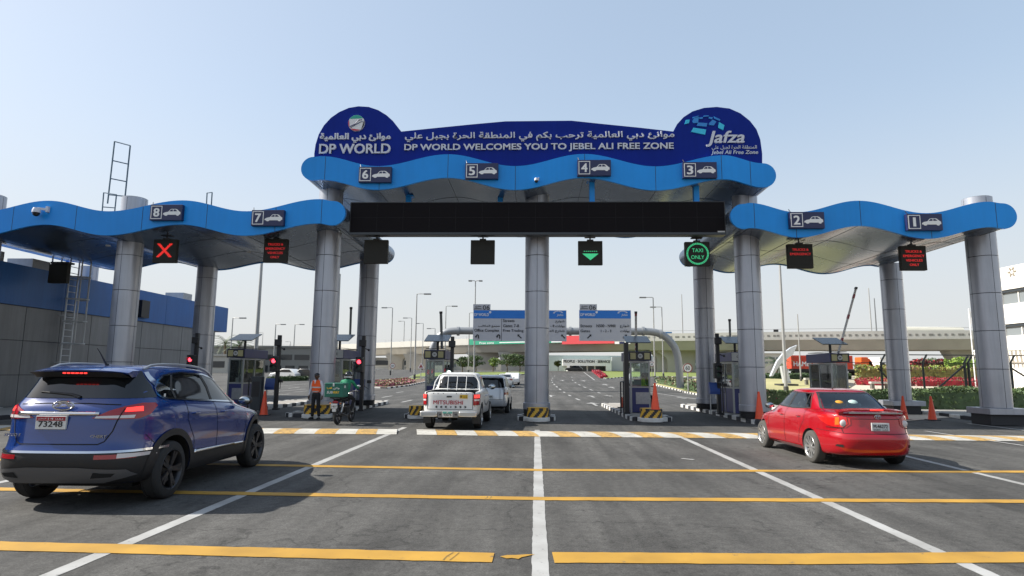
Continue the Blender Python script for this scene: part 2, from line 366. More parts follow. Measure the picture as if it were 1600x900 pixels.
strip_mesh(m, [(-8.25, -3), (-8.25, 17.0)], .15, .0035, rnd, .005)
strip_mesh(m, [(gnd(1445, 674).x, gnd(1445, 674).y), (gnd(1600, 697).x, gnd(1600, 697).y)], .12, .014, rnd, .005)
p1, p2 = gnd(1065, 717), gnd(1084, 719); strip_mesh(m, [(p1.x, p1.y), (p2.x, p2.y)], .10, .010, rnd, .01)
m.build('lane_lines', wpaint)['kind'] = 'structure'
m = MB()
strip_mesh(m, [(-22, 6.3), (-5.3, 6.17), (-.40, 6.12)], .30, .007, rnd, .008); strip_mesh(m, [(.17, 6.17), (2.5, 6.28), (4.79, 6.5), (12, 7.0)], .34, .007, rnd, .008)
m.vf([(-.34, 6.16, .007), (-.27, 6.21, .007), (-.17, 6.22, .007), (-.09, 6.245, .007), (.0, 6.25, .007), (-.05, 6.215, .007), (-.08, 6.19, .007), (-.13, 6.15, .007), (-.16, 6.09, .007), (-.22, 6.12, .007), (-.27, 6.10, .007)], [tuple(range(11))])
strip_mesh(m, [(-24, 9.3), (-6.8, 8.93), (.03, 8.92), (6.9, 9.30), (20, 10.2)], .225, .007, rnd, .009)
strip_mesh(m, [(-24, 12.2), (-5.2, 11.56), (.04, 11.47), (8.47, 12.08), (24, 13.4)], .23, .007, rnd, .009)
m.build('rumble_lines', ypaint)['kind'] = 'structure'
# painted hump: white and yellow blocks with slanting joints
cl = [(-22, 17.9), (-7.8, 17.95), (-3.8, 18.2), (0, 18.1), (3.73, 18.25), (11.1, 18.45), (24, 18.9)]
def cly(x):
    for a, b in zip(cl, cl[1:]):
        if a[0] <= x <= b[0]: return a[1] + (b[1]-a[1])*(x-a[0])/(b[0]-a[0])
    return cl[-1][1]
mw, my = MB(), MB(); x = -20.0; k = 0; sl = .32
while x < 23:
    x2 = x + .57
    for (hx0, hx1) in ((x, x2),):
        if not (-4.25 < x < -4.0):
            mb = mw if k % 2 else my; prev = None
            for i in range(7):
                t = i/6; yy = (t-.5)*1.55; z = .010 + .035*math.sin(math.pi*t); o = -sl*(t-.5)
                cur = [(hx0+o, cly(hx0)+yy, z), (hx1-.004+o, cly(hx1)+yy, z)]
                if prev: mb.vf([prev[0], prev[1], cur[1], cur[0]], [(0, 1, 2, 3)])
                prev = cur
    x = x2; k += 1
mw.build('speed_hump_white', hump_w)['kind'] = 'structure'; my.build('speed_hump_yellow', hump_y)['kind'] = 'structure'

# markings beyond the gate
m = MB()
def zb(lst): return [(840+x/9, 540+y/9) for x, y in lst]
def dash(px, L=2.0, w=.16, ang=None, vis=None):
    p = gt(*px); d = Vector((vis[0], vis[1])) if vis else Vector((0, 1)); d.normalize()
    strip_mesh(m, [(p.x-d.x*L/2, p.y-d.y*L/2), (p.x+d.x*L/2, p.y+d.y*L/2)], w, .012)
for line in ([(255, 416), (220, 445), (197, 475), (198, 503), (218, 533), (250, 563), (291, 600), (343, 637), (408, 680), (500, 730), (640, 790)], [(485, 425), (478, 470), (510, 507), (555, 538), (620, 570), (705, 605), (805, 643), (935, 690), (1110, 745)]):
    P_ = [gt(*q_) for q_ in zb(line)]
    for a, b in zip(P_, P_[1:]):
        d = (b-a); L = min(d.length*.5, 2.6); d.normalize(); c = (a+b)/2
        strip_mesh(m, [(c.x-d.x*L/2, c.y-d.y*L/2), (c.x+d.x*L/2, c.y+d.y*L/2)], .17, .012)
def arrow(px, L=3.6, w=.16, lr=0):
    p = gt(*px); strip_mesh(m, [(p.x, p.y-L/2), (p.x, p.y+L*.15)], w, .012)
    z = TZ(p.y)+.012; m.vf([(p.x-.42, p.y+L*.15, z), (p.x+.42, p.y+L*.15, z), (p.x+lr*.5, p.y+L*.5, TZ(p.y+L*.5)+.012)], [(0, 1, 2)])
for q_ in zb([(350, 493), (650, 497), (765, 718), (790, 825), (185, 710), (1015, 712), (1050, 592), (955, 552)]): arrow(q_)
for q_ in ((636, 627), (625, 613), (605, 620), (598, 627), (560, 612), (700, 600), (700, 612), (1075, 616), (1115, 622), (1065, 622), (460, 606), (470, 612), (440, 617), (1560, 668)): dash(q_, 3.0, .18)
for a, b in (((912, 581.5), (929, 594)), ((929, 594), (940, 593.5)), ((940, 593.5), (975, 590.5)), ((1008, 612), (1090, 624)), ((840, 580.7), (911, 581.3)), ((420, 605), (478, 600)), ((420, 613), (478, 608))):
    p, q_ = gt(*a), gt(*b); strip_mesh(m, [(p.x, p.y), (q_.x, q_.y)], .18, .012)
m.build('road_markings', wpaint)['kind'] = 'structure'

m = MB(); r3 = random.Random(21)
for (x0_, y0_, x1_, y1_, n_) in ((-.86, 6.0, -.80, 6.25, 2), (-.70, 8.84, -.68, 9.0, 2)):
    for k in range(n_):
        o_ = k*.06; strip_mesh(m, [(x0_+o_, y0_), ((x0_+x1_)/2+o_+r3.uniform(-.02, .02), (y0_+y1_)/2), (x1_+o_, y1_)], .014, .0095, r3, .004)
m.build('tyre_marks', mat('tyre_mark', (.20, .13, .04), .9))['kind'] = 'structure'
# ================================================================== the gate
FY, RY = 21.95, 30.0          # front and rear plane of the canopies
CY, CRY = 23.6, 29.5          # front and rear row of columns
def interp(ext, n=16):        # smooth wave through its crests and troughs
    pts = []
    for (x0, z0), (x1, z1) in zip(ext, ext[1:]):
        for k in range(n):
            t = k / n; pts.append((x0 + (x1-x0)*t, z0 + (z1-z0)*(1-math.cos(math.pi*t))/2))
    pts.append(ext[-1]); return pts
def canopy(name, label, ext_px, hh, round_l, round_r, seams_px, cut_l=None):
    """ext_px: (x, y) pixels of the crests and troughs of the upper edge"""
    ext = [(at(x, y, FY).x, at(x, y, FY).z - hh) for x, y in ext_px]
    cl = interp(ext)
    # offset curves (normal to the centre line)
    top, bot = [], []
    for i, (x, z) in enumerate(cl):
        top.append((x, z + hh)); bot.append((x, z - hh))
    def cap(x, z, sgn, zt0, zb0):
        return [(x + sgn*hh*1.0*math.sin(t), z + hh*math.cos(t)) for t in [math.pi*k/14 for k in range(1, 14)]]
    poly = top[:]
    if round_r: poly += cap(cl[-1][0], cl[-1][1], 1, 0, 0)
    poly += bot[::-1]
    if round_l: poly += cap(cl[0][0], cl[0][1], -1, 0, 0)[::-1]
    root = thing(name, (sum(p[0] for p in poly)/len(poly), (FY+RY)/2, min(p[1] for p in poly)), label, 'canopy', 'wavy blue canopies of the gate')
    def inset(poly, d):
        out = []; n = len(poly)
        for i in range(n):
            p0, p1 = Vector(poly[i-1]), Vector(poly[(i+1) % n]); t = (p1-p0)
            if t.length < 1e-9: out.append(poly[i]); continue
            t.normalize(); out.append((poly[i][0] - t.y*-1*d*-1, poly[i][1] - t.x*d))
        return out
    body = inset(poly, 0.03)
    m = MB(); m.prism(poly, FY, FY+0.10); m.build('fascia', blue_panel, root, True)
    m = MB(); m.prism(poly, RY-0.10, RY); m.build('rear_fascia', blue_panel, root, True)
    m = MB(); m.prism(body, FY+0.10, RY-0.10); m.build('soffit', soffit_m, root, True)
    # seams of the fascia cladding and of the soffit cladding
    m = MB()
    for sx in seams_px:
        X = at(sx, 300, FY).x
        z = None
        for (a, b), (c, d) in zip(cl, cl[1:]):
            if a <= X <= c: z = b + (d-b)*(X-a)/(c-a)
        if z is None: continue
        m.box(X-0.009, X+0.009, FY-0.002, FY+0.02, z-hh+0.004, z+hh-0.004)
    for X, Z in cl[::16]:
        m.box(X-0.005, X+0.005, FY+0.12, RY-0.12, Z-hh+0.022, Z-hh+0.036)
    for yy in (24.6, 27.3):
        for (a, b), (c, d) in zip(cl[::2], cl[2::2]):
            m.bar((a, yy, b-hh+0.027), (c, yy, d-hh+0.027), 0.009, 0.010)
    m.build('cladding_seam', seam_m, root)
    return root, poly
HH = 0.465
can_l, poly_l = canopy('gate_canopy', 'long lower blue wavy canopy on the left, over lane signs 8 and 7', [(-140, 313), (-30, 331), (75, 313.5), (170, 330), (285, 313), (385, 330), (500, 311), (521, 314)], HH, False, True, [-80, 25, 123, 226, 326, 433, 504])
can_r, poly_r = canopy('gate_canopy', 'lower blue wavy canopy on the right, over lane signs 2 and 1', [(1161, 318.5), (1171, 317), (1245, 331.5), (1341, 313.5), (1447, 333), (1545, 315), (1566, 317.5)], HH, True, True, [1177, 1241, 1342, 1450, 1553])
can_u, poly_u = canopy('gate_canopy', 'raised middle blue wavy canopy under the dark blue welcome sign', [(490, 245), (503, 244), (590, 259.5), (700, 241), (805, 259.5), (912, 240.5), (1025, 260), (1130, 242.5), (1192, 255)], 0.455, True, True, [506, 592, 699, 805, 914, 1025, 1129, 1174])

# soffit downlights, long lights
def soffit_bits(root, poly, spots):
    for x, y, X, Z in spots:
        m = MB(); m.lathe([(0.09, 0), (0.09, 0.05), (0.0, 0.06)], (X, y, Z), n=14); m.build('downlight', white, root, True)
soffit_bits(can_l, poly_l, [(0, 24, -17.5, 6.72), (0, 26, -12.6, 6.86), (0, 25, -9.2, 7.08), (0, 27.5, -8.9, 7.1), (0, 27.5, -14.5, 7.02)])

# welcome sign on top of the middle canopy
SY = 22.12
outl = [(491, 262), (491, 240), (493, 226), (498, 210), (506, 196), (517, 184), (530, 175), (545, 168.5), (560, 166), (576, 167), (591, 172), (604, 180), (614, 189), (621, 198), (627, 205.5),
        (680, 200), (740, 194), (790, 189.5), (840, 189), (893, 188.5), (940, 193.5), (1000, 199.5), (1052, 205.5),
        (1058, 194), (1068, 183), (1082, 174), (1100, 168.5), (1120, 167), (1140, 169.5), (1157, 177), (1172, 189), (1182, 202), (1188, 218), (1191, 240), (1191, 262),
        (1130, 260), (1025, 275), (912, 262), (805, 275), (700, 262), (590, 275)]
root = thing('welcome_sign', (0, SY, 9.3), 'dark blue welcome billboard with two rounded ends on top of the middle canopy', 'sign')
m = MB(); m.prism([(at(x, y, SY).x, at(x, y, SY).z) for x, y in outl], SY, SY+0.30); m.build('panel', navy_panel, root)
def tbox(mb, s, px, Y, dep, bold=0.02, **k):
    a = at(px[0], px[3], Y); b = at(px[2], px[1], Y)
    text(mb, s, a.x, b.x, a.z, b.z, Y, dep, bold, **k)
m = MB()
tbox(m, 'DP WORLD', (499, 225, 611, 241), SY, 0.06, 0.03)
tbox(m, 'DP WORLD WELCOMES YOU TO JEBEL ALI FREE ZONE', (632, 223.5, 1052, 238.5), SY, 0.06, 0.026)
m.build('lettering', letter, root)
m = MB()
tbox(m, 'موانئ دبي العالمية', (500, 208, 611, 224), SY, 0.06, 0.028, ar=True)
tbox(m, 'موانئ دبي العالمية ترحب بكم في المنطقة الحرة بجبل علي', (633, 205, 1053, 222.5), SY, 0.06, 0.012, ar=True)
m.build('arabic_lettering', letter, root)
m = MB()
tbox(m, 'Jafza', (1103, 205, 1162, 230), SY, 0.06, 0.02, shear=0.25)
tbox(m, 'المنطقة الحرة لجبل علي', (1112, 227, 1182, 236), SY, 0.03, 0.0, ar=True)
tbox(m, 'Jebel Ali Free Zone', (1111, 235, 1184, 243), SY, 0.03, 0.015, shear=0.2)
m.build('zone_lettering', letter, root)
# petals of the right logo
cyan = mat('logo_cyan', (0.03, 0.50, 0.72), 0.4); blue2 = mat('logo_blue', (0.02, 0.22, 0.58), 0.4)
def shapes(mb, lst, Y, dep, scale=1.0):
    for poly in lst:
        mb.prism([(at(x, y, Y).x, at(x, y, Y).z) for x, y in poly], Y-dep, Y-0.001)
q = lambda pts: [(820 + x/4.0, 150 + y/4.0) for x, y in pts]
m = MB(); shapes(m, [q([(1052, 200), (1132, 212), (1125, 244), (1038, 226)]), q([(1212, 165), (1246, 185), (1238, 215), (1206, 200)]), q([(1006, 152), (1030, 150), (1024, 172), (998, 178)])], SY, 0.04); m.build('petal', cyan, root)
m = MB(); shapes(m, [q([(1082, 168), (1140, 172), (1134, 194), (1072, 188)]), q([(1150, 172), (1172, 150), (1196, 162), (1180, 186), (1150, 184)]), q([(1056, 140), (1086, 134), (1082, 170), (1052, 172), (1048, 156)]), q([(1180, 130), (1222, 150), (1216, 158), (1184, 144)]),
                     q([(1048, 134), (1086, 125), (1082, 131), (1050, 141)]), q([(1118, 124), (1148, 124), (1148, 130), (1116, 132)]), q([(1150, 133), (1174, 136), (1168, 148), (1146, 142)]), q([(1088, 136), (1112, 134), (1110, 144), (1090, 146)])], SY, 0.04)
m.build('petal', blue2, root)
# round emblem of the left logo
ec = at(557.5, 193, SY); er = 13.6/960*22.3
em_w = mat('emblem_white', (0.68, 0.68, 0.68), 0.5); em_g = mat('emblem_green', (0.02, 0.33, 0.24), 0.5); em_r = mat('emblem_red', (0.5, 0.03, 0.06), 0.5)
m = MB(); m.lathe([(0, -0.06), (er, -0.06), (er, 0)], (ec.x, SY, ec.z), 'Y', 32); eb = m.build('emblem', em_w, root)
def disc_cap(a0, a1, chord=None, dep=0.064):
    pts = [(ec.x + er*0.985*math.cos(a0+(a1-a0)*k/12), ec.z + er*0.985*math.sin(a0+(a1-a0)*k/12)) for k in range(13)]
    mm = MB(); mm.prism(pts, SY-dep, SY-0.061); return mm
def emb(mm, mt):
    o = mm.build('emblem_field', mt); o.parent = eb; o.data.transform(Matrix.Translation(-root.location)); return o
emb(disc_cap(R(35), R(150)), em_g); emb(disc_cap(R(155), R(215)), em_r); emb(disc_cap(R(225), R(300)), em_r); emb(disc_cap(R(-50), R(20)), black)
mm = MB()
mm.tube([(ec.x-er*.8, SY-0.066, ec.z-er*.45), (ec.x-er*.1, SY-0.066, ec.z-er*.1), (ec.x+er*.25, SY-0.066, ec.z+er*.35), (ec.x+er*.7, SY-0.066, ec.z+er*.4)], 0.018, 6)
mm.tube([(ec.x-er*.7, SY-0.066, ec.z-er*.6), (ec.x+0, SY-0.066, ec.z-er*.2), (ec.x+er*.5, SY-0.066, ec.z+er*.1), (ec.x+er*.8, SY-0.066, ec.z+er*.15)], 0.014, 6)
emb(mm, mat('emblem_line', (0.05, 0.06, 0.15), 0.5))

# long unlit LED display
LY = 22.35
a, b = at(547, 363, LY), at(1131, 316, LY)
root = thing('led_display', ((a.x+b.x)/2, LY, a.z), 'long black unlit message display hanging under the middle canopy', 'display')
m = MB(); m.box(a.x, b.x, LY, LY+0.35, a.z, b.z); m.build('screen', ledblack, root, bevel=0.01)
m = MB(); nmod = 14
for k in range(1, nmod): xx = a.x+(b.x-a.x)*k/nmod; m.box(xx-.003, xx+.003, LY-.003, LY-.0005, a.z+.01, b.z-.01)
m.box(a.x+.01, b.x-.01, LY-.0035, LY-.001, (a.z+b.z)/2-.003, (a.z+b.z)/2+.003)
m.build('module_seam', mat('module_seam', (.0095, .0085, .0095), .7), root)
m = MB(); m.box(a.x-.035, a.x-.001, LY-.012, LY+.35, a.z, b.z+.03); m.box(b.x+.001, b.x+.035, LY-.012, LY+.35, a.z, b.z+.03); m.box(a.x, b.x, LY-.012, LY+.35, b.z+.001, b.z+.03); m.build('frame', mat('frame_dark', (.02, .02, .022), .4), root)
m = MB(); m.box(a.x-.03, b.x+.03, LY-0.02, LY+0.40, a.z-0.10, a.z-0.002); m.build('bottom_rail', mat('rail_dark', (0.05, 0.055, 0.06), 0.4, 0.5), root, bevel=0.01)
m = MB(); p = at(1127, 362.5, LY); m.box(p.x-.13, p.x+.13, LY-0.008, LY-0.001, p.z-.04, p.z+.04); m.build('maker_plate', mat('dull_white', (.5, .5, .48), .6), root)
for px_, tall in ((632, 0), (780, 0), (925, 1), (1088, 1)):
    p = at(px_, 300, LY+.2); m = MB(); zt = b.z + (0.95 if tall else 0.62)
    yy = LY + (.16 if tall else .9)
    m.box(p.x-.10, p.x+.10, yy, yy+.2, b.z+.002, zt); m.box(p.x-.2, p.x+.2, yy-.08, yy+.28, zt-.10, zt-.06); m.box(p.x-.2, p.x+.2, yy-.08, yy+.28, b.z+.03, b.z+.06)
    m.build('hanger', blue_panel, root, bevel=0.01)

# lane number signs on the fascias
CARS = [(0, .18), (.02, .36), (.12, .50), (.30, .60), (.42, .95), (.50, 1.0), (.72, 1.0), (.80, .93), (.93, .62), (.99, .55), (1.0, .22), (.93, .16), (.92, .10), (.88, .0), (.82, .0), (.77, .06), (.75, .14), (.28, .14), (.26, .06), (.21, .0), (.15, .0), (.10, .06), (.08, .14)]
def lane_sign(n, px, py):
    place = {8: 'left canopy crest', 7: 'left canopy by front column', 6: 'under DP WORLD', 5: 'middle canopy left of centre', 4: 'middle canopy right of centre', 3: 'under the right round logo', 2: 'inner right canopy', 1: 'outer right canopy'}[n]
    c = at(px, py, FY - .05); Wd, Hh = 1.22, 0.60
    root = thing('lane_sign', (c.x, FY-.06, c.z-Hh/2), f'navy lane sign number {n} with a white car, {place}', 'sign', 'lane number signs on the canopies')
    m = MB(); m.box(c.x-Wd/2, c.x+Wd/2, FY-.16, FY-.003, c.z-Hh/2, c.z+Hh/2); m.build('panel', sign_navy, root, bevel=0.008)
    m = MB(); Y = FY-.162; x0, x1, z0, z1 = c.x-Wd/2+.04, c.x-Wd/2+.46, c.z-.25, c.z+.25
    for q_ in ((x0, x1, z0, z0+.025), (x0, x1, z1-.025, z1), (x0, x0+.025, z0+.026, z1-.026), (x1-.025, x1, z0+.026, z1-.026)): m.box(q_[0], q_[1], Y-.006, Y, q_[2], q_[3])
    dw = .05 if n == 1 else .115
    text(m, str(n), (x0+x1)/2-dw, (x0+x1)/2+dw, c.z-.165, c.z+.165, Y, .006, 0.018 if n == 1 else 0.035)
    m.build('number', white, root)
    m = MB(); X0, X1, Z0 = c.x-Wd/2+.50, c.x+Wd/2-.05, c.z-.13
    m.prism([(X0+(X1-X0)*x, Z0+.26*z) for x, z in CARS], Y-.006, Y)
    cs = m.build('car_symbol', white, root)
    for pts in ([(.36, .64), (.45, .90), (.56, .92), (.56, .64)], [(.60, .64), (.60, .92), (.70, .92), (.82, .66)]):
        m = MB(); m.prism([(X0+(X1-X0)*x, Z0+.26*z) for x, z in pts], Y-.009, Y-.0065); m.build('window_symbol', sign_navy, root).parent = cs
    m = MB(); m.tube([(c.x-Wd/2+.06, FY-.12, c.z+Hh/2), (c.x-Wd/2+.02, FY-.05, c.z+Hh/2+.12)], .012, 6); m.build('cable', black, root)
for n, px, py in ((8, 262, 333), (7, 420, 341.5), (6, 587, 274), (5, 753, 268.5), (4, 928, 263.5), (3, 1092.5, 267), (2, 1259, 345), (1, 1442, 348)): lane_sign(n, px, py)

mid_led = mat('mid_red_led', (.25, .01, .01), .5, emit=(1, .025, .02), es=.16)
# LED lane boards hanging below
def lane_board(px, py, name_lab, kind, rz=0):
    BYY = 22.75; c = at(px, py, BYY); s_ = 0.455
    root = thing('lane_signal', (c.x, BYY, c.z), name_lab, 'lane signal', 'square LED boards hanging over the lanes')
    m = MB(); m.box(c.x-s_, c.x+s_, BYY, BYY+.18, c.z-s_, c.z+s_); m.build('housing', lanebox, root, bevel=0.01)
    m = MB(); m.tube([(c.x, BYY+.1, c.z+s_), (c.x, BYY+.1, c.z+s_+.34)], .03, 8); m.box(c.x-.2, c.x+.2, BYY, BYY+.2, c.z+s_+.14, c.z+s_+.18); m.box(c.x-.12, c.x+.12, BYY+.02, BYY+.16, c.z+s_+.002, c.z+s_+.06); m.build('hanger', black, root)
    Y = BYY - .003; m = MB(); mt = red_led
    if kind == 'x':
        rnd = random.Random(3)
        for k in range(15):
            t = -1 + 2*k/14
            for sg in (-1, 1):
                for j in (-1, 0, 1):
                    x = c.x + sg*t*.24 + j*.04 + rnd.uniform(-.008, .008); z = c.z + t*.25 + .02
                    m.box(x-.019, x+.019, Y-.006-.001*(sg+j), Y, z-.015, z+.015)
    elif kind == 'text4' or kind == 'text2':
        rows = ['TRUCKS &', 'EMERGENCY', 'VEHICLES', 'ONLY'] if kind == 'text4' else ['TRUCKS &', 'EMERGENCY']
        mt = mid_led if px > 1300 else dimred_led
        ws = {'TRUCKS &': .30, 'EMERGENCY': .38, 'VEHICLES': .30, 'ONLY': .17}
        for i, r_ in enumerate(rows):
            z = c.z + .24 - i*.165; text(m, r_, c.x-ws[r_], c.x+ws[r_], z-.045, z+.045, Y, .004, .02)
    elif kind == 'arrow':
        mt = green_led
        m.prism([(c.x-.30, c.z-.03), (c.x-.26, c.z-.07), (c.x, c.z-.28), (c.x+.26, c.z-.07), (c.x+.30, c.z-.03)], Y-.006, Y)
        for k in range(-3, 4): m.box(c.x+k*.075-.02, c.x+k*.075+.02, Y-.006, Y, c.z+.04, c.z+.07)
    elif kind == 'taxi':
        mt = green_led
        for k in range(40):
            t = 2*math.pi*k/40
            for rr in (.40, .365): m.obox((c.x+rr*math.cos(t), Y-.003, c.z+rr*math.sin(t)), (.014*math.cos(t), 0, .014*math.sin(t)), (0, .003, 0), (-.024*math.sin(t), 0, .024*math.cos(t)))
        text(m, 'TAXI', c.x-.20, c.x+.20, c.z+.06, c.z+.20, Y, .004, .0); text(m, 'ONLY', c.x-.24, c.x+.24, c.z-.20, c.z-.06, Y, .004, .0)
    if len(m.bm.verts): m.build('lit_symbol', mt, root)
    else: m.bm.free()
lane_board(257, 392, 'LED board under sign 8 showing a lit red X', 'x')
lane_board(430, 391.5, 'LED board under sign 7 with four dim red text rows', 'text4')
lane_board(587, 393, 'blank dark LED board left of the middle, in front of a rear column', 'none')
lane_board(754, 393.5, 'blank dark LED board against the sky between two columns', 'none')
lane_board(922.5, 395, 'LED board showing a green downward arrow', 'arrow')
lane_board(1090, 396.5, 'LED board reading TAXI ONLY in a green ring', 'taxi')
lane_board(1251, 400, 'dark LED board under sign 2 with two dim red text rows', 'text2')
lane_board(1428, 403, 'LED board under sign 1 with four bright red text rows', 'text4')

# columns
def column(X, Y, ztop, label, z0=0.15, flange='round', rad=0.465):
    root = thing('gate_column', (X, Y, z0), label, 'column', 'round grey clad columns of the gate')
    m = MB(); m.lathe([(rad-.02, z0), (rad-.02, ztop)], (X, Y, 0), n=36); m.build('core', seam_m, root, True)
    m = MB(); zs = [0.62, 2.02, 3.42, 4.82, 6.22, 7.62, 9.02, 10.4]
    for a_, b_ in zip(zs, zs[1:]):
        b2 = min(b_, ztop) - .008
        if b2 <= a_: break
        for k in range(4):
            t0 = -math.pi/2 + k*math.pi/2 + .016; t1 = t0 + math.pi/2 - .032; n = 12
            m.lathe([(rad-.02, a_+.008), (rad, a_+.012), (rad, b2-.004), (rad-.02, b2)], (X, Y, 0), n=n, a0=t0, a1=t1)
    m.build('cladding', alu, root, True)
    if ztop > 6: m = MB(); m.lathe([(0, ztop-.02), (rad, ztop-.02), (rad, ztop-.06)], (X, Y, 0), n=36); m.build('cap', alu, root, True)
    m = MB()
    if flange == 'round': m.lathe([(rad, .64), (rad+.05, .63), (rad+.05, .40), (rad-.02, .38)], (X, Y, 0), n=36)
    else: m.box(X-.68, X+.76, Y-.62, Y+.62, .40, .62)
    m.build('flange', alu, root, True, bevel=0.01)
    m = MB()
    if flange == 'round':
        m.lathe([(rad+.01, .15), (rad+.01, .395)], (X, Y, 0), n=36)
        for zz in (.18, .24, .30, .36): m.lathe([(rad+.01, zz-.02), (rad+.05, zz-.01), (rad+.05, zz+.01), (rad+.01, zz+.02)], (X, Y, 0), n=36)
    else: m.box(X-.60, X+.60, Y-.5, Y+.5, .02, .398)
    m.build('plinth', mat('plinth_dark', (.03, .03, .032), .7), root)
    return root
def cx(px, py, Y): return at(px, py, Y).x
column(cx(195, 480, CY), CY, at(207, 306, CY-.4).z, 'front column left of the blue SUV, rising above the left canopy', .02, 'box')
column(cx(508, 500, CY), CY, 9.3, 'tall front column directly behind the person in the orange vest')
column(cx(839, 500, CY), CY, 9.3, 'tall middle front column beside the pickup, on a striped block')
column(cx(1170.5, 480, CY), CY, 9.3, 'tall front column just behind the red sedan bonnet')
column(cx(1543, 490, CY), CY, at(1524, 306, CY-.4).z, 'rightmost front column, its pale top above the right canopy', .02, 'box', .49)
column(cx(320, 480, CRY), CRY, 7.0, 'rear column at the end of the low building, behind the SUV', .02, 'box')
column(cx(574, 500, CRY), CRY, 7.1, 'rear column behind the motorbike rider')
column(cx(1101, 500, CRY), CRY, 7.1, 'rear column behind the TAXI ONLY board', .15)
column(cx(1396, 480, CRY), CRY, 7.0, 'rear column standing in the hedge at right, behind the orange cones', .02, 'box')
column(cx(139, 420, 33), 33, 7.4, 'rear column partly hidden behind the caged ladder')
column(cx(-14, 330, CY), CY, at(-14, 306, CY).z, 'front column at the left edge, only its pale top showing', .02, 'box')

# ladder frames left on the canopy roof
lad_m = mat('ladder_blue', (0.08, 0.13, 0.17), .5, .3)
def ladder(Y, L0, L1, R0, R1, rungs, label, r=.03, extra=None):
    L0, L1, R0, R1 = [at(*p_, Y) for p_ in (L0, L1, R0, R1)]
    root = thing('ladder_frame', (min(L0.x, R0.x), Y, min(L0.z, R0.z)), label, 'ladder', 'metal ladder frames above the left canopy')
    m = MB(); m.tube([L0, L1], r, 8); m.build('rail', lad_m, root, True)
    m = MB(); m.tube([R0, R1], r, 8); m.build('rail', lad_m, root, True)
    for t in rungs:
        m = MB(); a_ = L0.lerp(L1, t[0]); b_ = R0.lerp(R1, t[1]); m.tube([a_, b_], r*.8, 8); m.build('rung', lad_m, root, True)
ladder(24.6, (168, 318), (179, 221), (194, 322), (203.5, 227.5), [(1, 1), (.69, .69), (.40, .40), (.14, .16)], 'tall leaning ladder frame rising above the left canopy against the sky')
ladder(24.2, (159.5, 332), (162, 301), (179, 333), (182, 304), [(1, 1), (.28, .28)], 'small ladder frame at the foot of the tall leaning one', .025)
ladder(24.2, (322.5, 322), (323.5, 301.5), (330, 324), (331.5, 300.5), [(1, 1)], 'single short rail frame on the canopy crest right of lane sign 8', .025)
# cameras
def dome(px, py, Y, label, k=1.0):
    c = at(px, py, Y); root = thing('dome_camera', (c.x, Y, c.z), label, 'camera', 'dome cameras on the canopies')
    m = MB(); m.lathe([(0, .16*k), (.11*k, .14*k), (.14*k, .05*k), (.14*k, -.04*k)], (c.x, Y-.22*k, c.z), n=20); m.build('housing', letter, root, True)
    m = MB(); m.lathe([(.125*k, -.04*k), (.11*k, -.12*k), (.06*k, -.17*k), (0, -.185*k)], (c.x, Y-.22*k, c.z), n=20); m.build('lens_dome', mat('dark_dome', (.02, .02, .02), .1), root, True)
    m = MB(); m.bar((c.x+.02, Y-.2*k, c.z+.13*k), (c.x+.28*k*k, Y-.06*k, c.z+.12*k), .06*k, .09*k); m.box(c.x+.24*k*k, c.x+.34*k*k, Y-.1*k, Y-.003, c.z+.02*k, c.z+.24*k); m.build('bracket', letter, root)
dome(64, 333, FY, 'white dome camera on the far left canopy fascia')
dome(838, 283, FY, 'small white dome camera on the middle canopy fascia', .55)
# ================================================================== islands, kerbs
kw = mat('kerb_white', (.62, .61, .58), .8, 0, .12, 6); kb = mat('kerb_black', (.035, .035, .04), .7, 0, .2, 6)
pave = mat('island_paving', (.30, .28, .25), .9, 0, .14, 4, .1, 30)
def kerb(name, pts, closed=True, h=.15, wd=.16, seg=.55, top=None, base=None, kind='structure'):
    """black and white kerb stones along pts (x, y)"""
    P_ = list(pts) + ([pts[0]] if closed else []); m = MB(); k = 0
    for a, b in zip(P_, P_[1:]):
        a, b = Vector((a[0], a[1])), Vector((b[0], b[1])); L = (b-a).length; n = max(1, round(L/seg)); d = (b-a)/n
        t = d.normalized(); nrm = Vector((-t.y, t.x)) * wd/2
        for i in range(n):
            p, q_ = a + d*i + t*.006, a + d*(i+1) - t*.006; z0, z1 = TZ(p.y), TZ(q_.y)
            v = [(p.x-nrm.x, p.y-nrm.y, z0-.02), (p.x+nrm.x, p.y+nrm.y, z0-.02), (q_.x+nrm.x, q_.y+nrm.y, z1-.02), (q_.x-nrm.x, q_.y-nrm.y, z1-.02)]
            m.vf(v + [(x, y, z+h+.02) for x, y, z in v], [(0, 3, 2, 1), (4, 5, 6, 7), (0, 1, 5, 4), (1, 2, 6, 5), (2, 3, 7, 6), (3, 0, 4, 7)], k % 2); k += 1
    o = m.build(name, [kw, kb], bevel=.012); o['kind'] = kind
    if top: sheet(top[0], pts, h-.012, top[1])
    return o
def rounded(x0, x1, y0, y1, r=.3):
    out = []
    for cx_, cy_, a0 in ((x1-r, y0+r, -90), (x1-r, y1-r, 0), (x0+r, y1-r, 90), (x0+r, y0+r, 180)):
        out += [(cx_+r*math.cos(R(a0+30*k)), cy_+r*math.sin(R(a0+30*k))) for k in range(4)]
    return out
ISL = [at(367, 600, 26).x, at(512, 600, 26).x, at(680, 600, 26).x, at(1000, 600, 26).x, at(1160, 600, 26).x, at(1313, 600, 26).x]
for X in ISL: kerb('kerb', rounded(X-.72, X+.72, 22.5 if X == ISL[4] else 23.4, 34, .35), top=('traffic_island', pave))
kerb('kerb', rounded(-.62, .66, 22.9, 24.6, .35), top=('traffic_island', pave))
